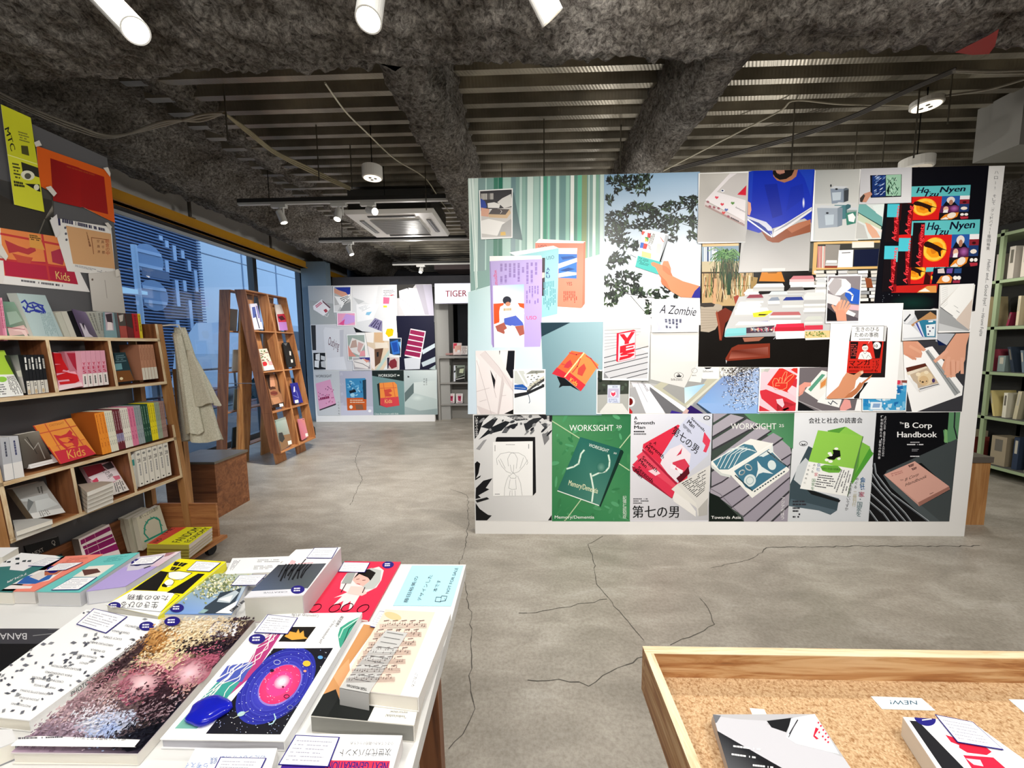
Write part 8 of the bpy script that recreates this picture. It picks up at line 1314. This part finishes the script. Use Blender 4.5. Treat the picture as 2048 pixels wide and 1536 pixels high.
def t8(k): q0 = '240 1015 800 1012 690 1400 40 1400'; k.P(q0, 'f6f6f6'); k.clip = pts(q0); k.T('のたつしいが満載', (720, 1062), (410, 1070), '3a6aa8', up=(-6, 34)); k.T('編集', (395, 1075), (345, 1078), '2c5a9c', up=(-8, 40)); k.T('ら考える', (330, 1118), (170, 1112), '4a7ac0', up=(-10, 36))
flat('white book with blue handwriting at the front edge of the table', '240 1015 800 1012 690 1400 40 1400', TZ+.02, .019, 'f6f6f6', t8, ZN, spine='R', side='e4e4e4')
card('410 1072 728 1078 650 1240 330 1230', TZ+.0225, 'on the book with blue handwriting', ZN, 7)
# second row
def t9(k):
    q0 = '1530 245 1930 270 1350 735 905 640'; k.P(q0, 'f0e414'); k.clip = pts(q0); k.P('1130 515 1500 530 1350 735 905 640', 'f6f6f6'); k.L('1480 540 1530 560 1370 700 940 655', 4, '1a1a1a'); k.P('1370 350 1440 360 1340 520 1130 512', '141210'); k.P('1690 372 1750 375 1560 545 1420 535', '141210'); k.P('1440 360 1530 355 1640 370 1540 430 1440 410', 'f6f6f0'); k.E(1440, 455, 44, 30, 'f6f6f0', -.5); k.P('1380 470 1400 455 1430 480 1420 490 1385 485', '141210'); k.L('1440 362 1520 350 1640 368 1560 420 1480 430 1430 400 1440 362', 4, '1a1a1a'); k.L('1400 480 1470 470 1490 440', 4, '1a1a1a')
    k.T('生きのびる', (1355, 620), (1040, 615), '1a1a1a', up=(-12, 44)); k.T('ための事務', (1440, 565), (1090, 555), '1a1a1a', up=(-10, 36)); k.T('マンガ', (1520, 320), (1490, 352), '141210', up=(34, 6)) if 0 else k.D('1500 260 1640 280 1500 350 1450 345', 2, '141210', wl=.3, frac=.75); stick(k, 975, 650, 38)
flat('yellow and white paperback with a drawn figure, second row of the table', '1530 245 1930 270 1350 735 905 640', TZ+.026, .025, 'f4f0d0', t9, ZK, spine='R', side='f0e840', pages='e4e2dc')
card('1675 265 1885 278 1790 355 1590 345', TZ+.0285, 'on the yellow and white paperback', ZK, 8)
def t10(k):
    q0 = '1830 375 2160 360 1975 720 1390 715'; k.P(q0, '7a9cd4'); k.clip = pts(q0); rnd = random.Random(5); k.G('1830 375 2160 360 1975 720 1390 715', 'a8b89c', 'c8ccb8', '8fb0e0', '6c94d4')
    for i in range(420): x, y = rnd.gauss(1830, 130), rnd.gauss(470, 70); k.E(x, y, rnd.uniform(6, 16), rnd.uniform(4, 9), rnd.choice(['c8c898', 'a8b070', 'e4e0c0', '8a9460', 'f0ecd0', '6c7850']), rnd.uniform(0, 3), 6) if x+y*1.2 < 2700 and y < 640 else None
    k.P('1750 660 1850 590 1880 540 2000 520 2060 500 2000 640 1960 720 1710 720', '34404c'); k.P('1870 590 2010 520 2040 540 1960 630 1850 620', 'b8c4cc'); k.P('1840 715 2080 580 2160 600 2040 722', 'f2f2f2'); k.P('1860 600 1990 560 1960 620', 'e4e8ea'); k.P('1690 715 1740 680 1780 690 1740 718', '8fb0b0'); stick(k, 1510, 672, 40); k.D('1950 690 2090 590 2110 600 1975 705', 1, '2a2a30', wl=.06, frac=.9)
flat('book with blossom and blue sky on its cover, second row of the table', '1830 375 2160 360 1975 720 1390 715', TZ+.02, .018, '7a9cd4', t10, ZK, spine='L', side='d8dce4', pages='d8d8d8')
card('75 330 300 322 215 410 5 412', TZ+.024, 'on the blossom and blue sky book', ZL, 9)
flat('white softcover behind the blossom book, second row of the table', '20 190 520 172 420 300 -40 320', TZ+.022, .015, 'f0f0f0', lambda k: (k.D('230 200 430 195 420 225 220 225', 2, 'a0a0a4', wl=.06), k.D('200 250 370 245 360 280 190 285', 3, 'a0a0a4', wl=.06), k.D('30 210 90 205 20 290 -10 290', 4, '9a9aa0', vert=True), k.E(443, 230, 30, 16, 'c4c0bc')), ZL)
def t12(k):
    q0 = '540 120 908 100 600 492 115 515'; k.P(q0, 'f6f6f6'); k.clip = pts(q0); k.P('395 245 790 232 635 440 170 462', '3f4248'); k.G('395 245 790 232 635 440 170 462', '3c3e44', '50545c', '50585c', '54607a')
    rnd = random.Random(4)
    for i in range(9): x = 460+i*26; k.L([(x, 240), (x-30-rnd.uniform(0, 20), 290), (x-60-rnd.uniform(0, 30), 330+rnd.uniform(-10, 50))], rnd.uniform(8, 16), '15161a')
    k.P('480 240 505 205 540 215 530 240', 'e8b8bc'); k.D('560 228 700 222 700 235 560 240', 1, 'd89098'); k.P('170 462 635 438 600 492 115 515', 'd8d9e0'); k.T('CREATIVE', (470, 462), (275, 470), '5a5c68', up=(-2, 12)); stick(k, 555, 450, 38); k.L('590 235 620 200', 8, '2a2022')
flat('very thick white book with black brush strokes, second row of the table', '540 120 908 100 600 492 115 515', TZ+.062, .061, 'f0f0f0', t12, ZL, spine='R', side='c8b8bc', pages='cfcec4', flop=.995)
card('690 105 885 102 835 190 625 188', TZ+.0645, 'on the very thick brush-stroke book', ZL, 10)
def t13(k):
    q0 = '940 215 1400 220 1135 697 615 630'; k.P(q0, 'e0304e'); k.clip = pts(q0); k.P('1160 275 1220 260 1260 290 1240 370 1200 430 1100 480 1080 480 1060 500 1000 600 970 620 990 540 900 610 930 540 830 590 920 500 850 515 960 470 900 440 910 380 960 310 1100 300', 'f4d8d8'); k.P('1060 300 1160 270 1240 290 1230 380 1180 440 1090 450', 'b8bcb8'); k.P('960 310 1030 310 990 400 930 400 910 400', '9aa09c')
    k.P('1030 330 1100 305 1150 340 1140 380 1090 420 1030 400 1005 370', 'e4b0a4'); k.P('1010 360 1060 295 1140 280 1195 310 1150 375 1130 350 1060 320 1030 345', '15120f'); k.L('1035 365 1060 360', 4, '3a1c1c'); k.L('1085 372 1110 370', 4, '3a1c1c'); k.L('1040 400 1065 405', 5, 'b04048'); k.P('990 420 1090 425 1120 480 1080 500 960 480', 'f0c4bc'); k.L('950 400 910 470', 7, '1a1414'); k.L('1105 430 1085 475', 7, '1a1414')
    for x, y in ((700, 600), (860, 600), (960, 595), (1090, 605)): k.E(x, y, 52, 26, '3a0c18', -.45, 22, w=7)
    stick(k, 1295, 246, 32)
flat('crimson magazine with a torn-out portrait, right of the thick brush-stroke book', '940 215 1400 220 1135 697 615 630', TZ+.006, .005, 'e0304e', t13, ZL, spine='R', side='b8243c', m='gloss')
card('928 222 1148 226 1105 306 885 300', TZ+.0085, 'on the crimson magazine', ZL, 11)
def t14(k):
    for i, (s, n) in enumerate((('藤田裕美の', 5), ('デザインした', 6), ('本です', 3))):
        x0, y0, x1, y1 = ((1450, 555, 1545, 340), (1560, 540, 1660, 330), (1690, 465, 1730, 370))[i]
        k.T(s, (x0, y0), (x1, y1), '1c2024', up=(-27, 0))
    k.T('NOT FOR SALE', (1790, 480), (1870, 270), '1c2024', up=(-26, 0)); k.L('1680 545 1690 510 1730 512 1735 500 1778 503 1765 540 1722 545 1725 550 1680 545', 4, '1c2024'); k.L('1725 545 1732 510', 3, '1c2024'); k.L('1765 540 1758 520', 3, '1c2024')
Q = zq(ZL, '1490 250 1912 250 1812 580 1335 577'); b = MB(); b.prism([PZ(u, v, TZ+.0015) for u, v in Q], (0, 0, -.0012), 'aee0f0'); k = Ink(b, lambda u, v: PZ(u, v, TZ+.0015), (0, 0, 1)).zoom(*ZL); t14(k); b.build('notice', label='pale blue sheet with handwriting saying not for sale, table corner', cat='notice')
# back row of the table
def t15(k): q0 = '180 195 560 225 100 530 -420 510'; k.P(q0, '3a7a78'); k.clip = pts(q0); k.P('180 195 420 200 520 235 200 300 -60 320', 'f4f4f4'); k.P('100 290 240 260 310 290 200 350 80 340', 'f0eef0'); rnd = random.Random(3); [k.P([(x, y), (x+30, y-4), (x+24, y+12), (x-8, y+12)], '1c2c34') for x, y in [(rnd.uniform(-40, 240), rnd.uniform(235, 290)) for _ in range(9)]]; k.T('TOUR', (240, 360), (60, 440), 'e8e8e8', up=(-10, 20), bold=.02)
flat('teal and white book at the left of the back row on the table', '180 195 560 225 100 530 -420 510', TZ+.034, .033, '3a7a78', t15, ZK, side='d8d8d4')
card('400 238 520 245 380 310 240 305', TZ+.0365, 'on the teal and white book', ZK, 12)
def t16(k): q0 = '540 225 880 205 290 522 0 520'; k.P(q0, 'f08a78'); k.clip = pts(q0); k.P('330 345 560 330 420 430 250 465 130 460 60 470', 'f0ece8'); k.P('220 395 480 350 420 420 300 460 140 460', '2f64b0'); k.P('250 400 360 350 420 380 330 430', 'e0d8d4'); k.P('380 350 500 320 560 330 480 380 380 390', 'b8684c'); k.P('0 500 100 470 280 480 260 500 60 505', 'f2e8e4'); k.D('600 240 780 225 700 270 520 285', 4, 'c86a58'); stick(k, 450, 338, 34)
flat('coral paperback with a sea photo, back row of the table', '540 225 880 205 290 522 0 520', TZ+.034, .033, 'f08a78', t16, ZK, side='d8d4d0', pages='d8d4d0')
card('500 285 710 275 560 340 380 352', TZ+.0365, 'on the coral paperback', ZK, 13)
def t17(k): q0 = '850 228 1190 190 680 530 310 525'; k.P(q0, '6cc4c0'); k.clip = pts(q0); k.P('760 310 980 295 830 400 620 400', 'e8e2d8'); k.P('700 340 830 330 860 360 720 390', '5c3a34'); k.D('930 235 1130 205 1040 260 860 280', 5, '3f9a98', wl=.08); k.T('AKU', (620, 405), (560, 430), '2a3a88', up=(-12, 16))
flat('turquoise paperback, back row of the table', '850 228 1190 190 680 530 310 525', TZ+.038, .037, '6cc4c0', t17, ZK, spine='R', side='d0d0d4', pages='cfcfcf')
card('620 405 830 400 670 508 435 512', TZ+.0405, 'on the turquoise paperback', ZK, 14)
def t18(k): q0 = '1190 228 1545 180 1070 480 735 522'; k.P(q0, 'b0a0d8'); k.clip = pts(q0); k.G('1190 228 1545 180 1350 310 1060 320', 'd0c8d8', 'e8d8dc', 'd8b8c8', 'b8b0c8'); k.P('1220 320 1270 300 1290 310 1230 330', '1c1a24'); k.P('1420 190 1500 190 1440 220 1400 230', 'a87880'); k.P('1100 290 1240 270 1320 290 1180 340 1080 350', 'd0ccd8'); stick(k, 1170, 277, 34)
flat('lilac paperback with its cover lifting, back row of the table', '1190 228 1545 180 1070 480 735 522', TZ+.036, .035, 'b0a0d8', t18, ZK, side='c8c8d0', pages='d4d4d8')
card('1200 235 1400 215 1300 285 1110 300', TZ+.0395, 'on the lilac paperback', ZK, 15)
flat('book with white cover at the far left end of the back row', '-200 150 158 148 20 230 -400 235', TZ+.03, .028, 'f0f0f0', None, ZK, side='4a5054')
# ================================================================ cork-lined plywood tray, lower right
t = thing('cork_tray', (1.0, .45, 0), 'plywood tray table lined with cork, lower right', 'tray table'); RZ = .75
A = PZ(1285, 1292, RZ); tx0, ty1 = A.x, A.y; ty0 = .1
b = MB(); b.box(tx0, 1.5, ty1-.018, ty1, RZ-.092, RZ-.0015, '888888', 'oakx'); b.build('far_side', t); b = MB(); b.box(tx0, 1.5, ty1-.018, ty1, RZ-.0015, RZ, '888888', 'edgx'); b.build('edge_band', t)
b = MB(); b.box(tx0, tx0+.016, ty0, ty1-.018, RZ-.092, RZ-.0015, '888888', 'oaky'); b.build('left_side', t); b = MB(); b.box(tx0, tx0+.016, ty0, ty1-.018, RZ-.0015, RZ, '888888', 'edgy'); b.build('edge_band', t)
b = MB(); b.box(tx0+.016, 1.5, ty0, ty1-.018, RZ-.07, RZ-.05, '888888', 'cork'); b.build('cork_base', t)
for x in (tx0+.12, 1.4):
    for y in (.2, .62): b = MB(); b.box(x-.025, x+.025, y-.025, y+.025, 0, RZ-.07, '888888', 'dplz'); b.build('leg', t)
CZ = RZ-.05
def tag_(q, col, label, paint=None, z=CZ+.001, zoom=ZO, name='paper_tag'):
    b = MB(); b.prism([PZ(u, v, z) for u, v in zq(zoom, q)], (0, 0, -.0006), col); k = Ink(b, lambda u, v: PZ(u, v, z), (0, 0, 1)).zoom(*zoom)
    if paint: paint(k)
    b.build(name, label=label, cat='tag')
tag_('622 405 698 412 715 447 636 440', 'f0eee8', 'tiny blank white tag on the cork above the magazines')
tag_('1252 344 1515 354 1588 418 1310 410', 'e8f4f8', 'white paper tag reading NEW! on the cork', lambda k: k.T('NEW!', (1490, 368), (1350, 366), '3a5a70', up=(4, 22)))
tag_('1968 360 2120 362 2200 440 2060 440', 'e8f4f8', 'white paper tag at the right edge of the cork tray', lambda k: None)
def u1(k):
    q0 = '150 152 765 150 1010 520 200 620'; k.P('140 150 765 148 1040 560 300 700', 'b4b4b8'); k.clip = pts('140 150 765 148 1040 560 300 700')
    k.P('150 160 300 180 480 190 470 210 560 250 720 320 1000 440 1040 560 600 500 165 250', 'c4c4ca'); k.P('470 190 630 170 590 260 500 230', '1c1d20'); k.P('140 150 190 158 165 200 140 210', '6a6c72'); k.P('165 250 600 500 700 620 300 700 180 300', '17181b'); k.G('165 250 600 500 700 620 300 700', '25262a', '17181b', '0e0e10', '6a6c70')
    k.P('620 175 765 148 915 395 650 330 590 290', 'eceaee'); k.L('660 185 610 270', 8, '2a2a30'); k.L('645 210 605 290', 5, '4a4a50'); k.P('770 230 790 240 765 280 790 300 775 305 755 285', 'c8243c'); [k.P([(x, y), (x+9, y+3), (x+5, y+14), (x-5, y+10)], 'd02c44') for x, y in ((785, 195), (800, 215), (815, 240), (830, 262), (845, 285), (790, 255), (812, 280), (828, 300), (845, 315))]
    for q in ('265 338 460 362 460 376 265 350', '255 388 425 412 425 424 255 400', '385 455 530 472 530 484 385 468'): k.D(q, 1, 'e8e8ea', wl=.07, frac=.9)
for i in range(3): flat('grey and black magazine in the tray stack, %s' % ['on top', 'second', 'lowest'][i], '%d %d %d %d 1040 %d 300 %d' % (140-i*4, 150+i*14, 765-i*4, 148+i*14, 560+i*14, 700+i*14), CZ+.026-i*.0085, .008, 'b4b4b8', u1 if i == 0 else None, ZZ, 'magazines stacked in the tray', m='gloss')
def u2(k):
    q0 = '1305 165 1720 190 2080 560 1660 760'; k.P('1305 165 1720 190 2180 520 1700 760', 'f2f2f4'); k.clip = pts('1305 165 1720 190 2180 520 1700 760'); k.P('1345 188 1400 192 1700 500 1700 760 1640 620', '1a1b20'); k.E(1440, 172, 70, 46, '1f1c7a', .35, 26); k.L('1410 165 1465 160', 7, 'e8e8f4'); k.L('1425 185 1480 178', 7, 'e8e8f4'); k.P('1565 275 1640 300 1700 340 1680 350 1600 320', 'd02440'); k.P('1650 330 1800 340 1850 380 1820 400 1700 385 1650 355', 'd8203c'); k.P('1675 400 1860 415 1980 520 1740 500', 'c82040'); k.P('1690 420 1780 430 1800 470 1740 460', 'f0c8d4')
flat('white book with red and pink shapes lying in the cork tray', '1305 165 1720 190 2180 520 1700 760', CZ+.034, .033, 'f2f2f4', u2, ZZ, spine='L', side='dcd8d0')
card('1500 148 1735 195 1925 368 1640 320', CZ+.0365, 'on the book in the cork tray', ZZ, 16)
print('objects', len(bpy.data.objects), 'faces', sum(len(m.polygons) for m in bpy.data.meshes))
for o in bpy.data.objects:
    if '_o' in o: del o['_o']
for o in bpy.data.objects:
    if len(str(o.get('label', '')).split()) > 16: print('LONG', o.name, o['label'])
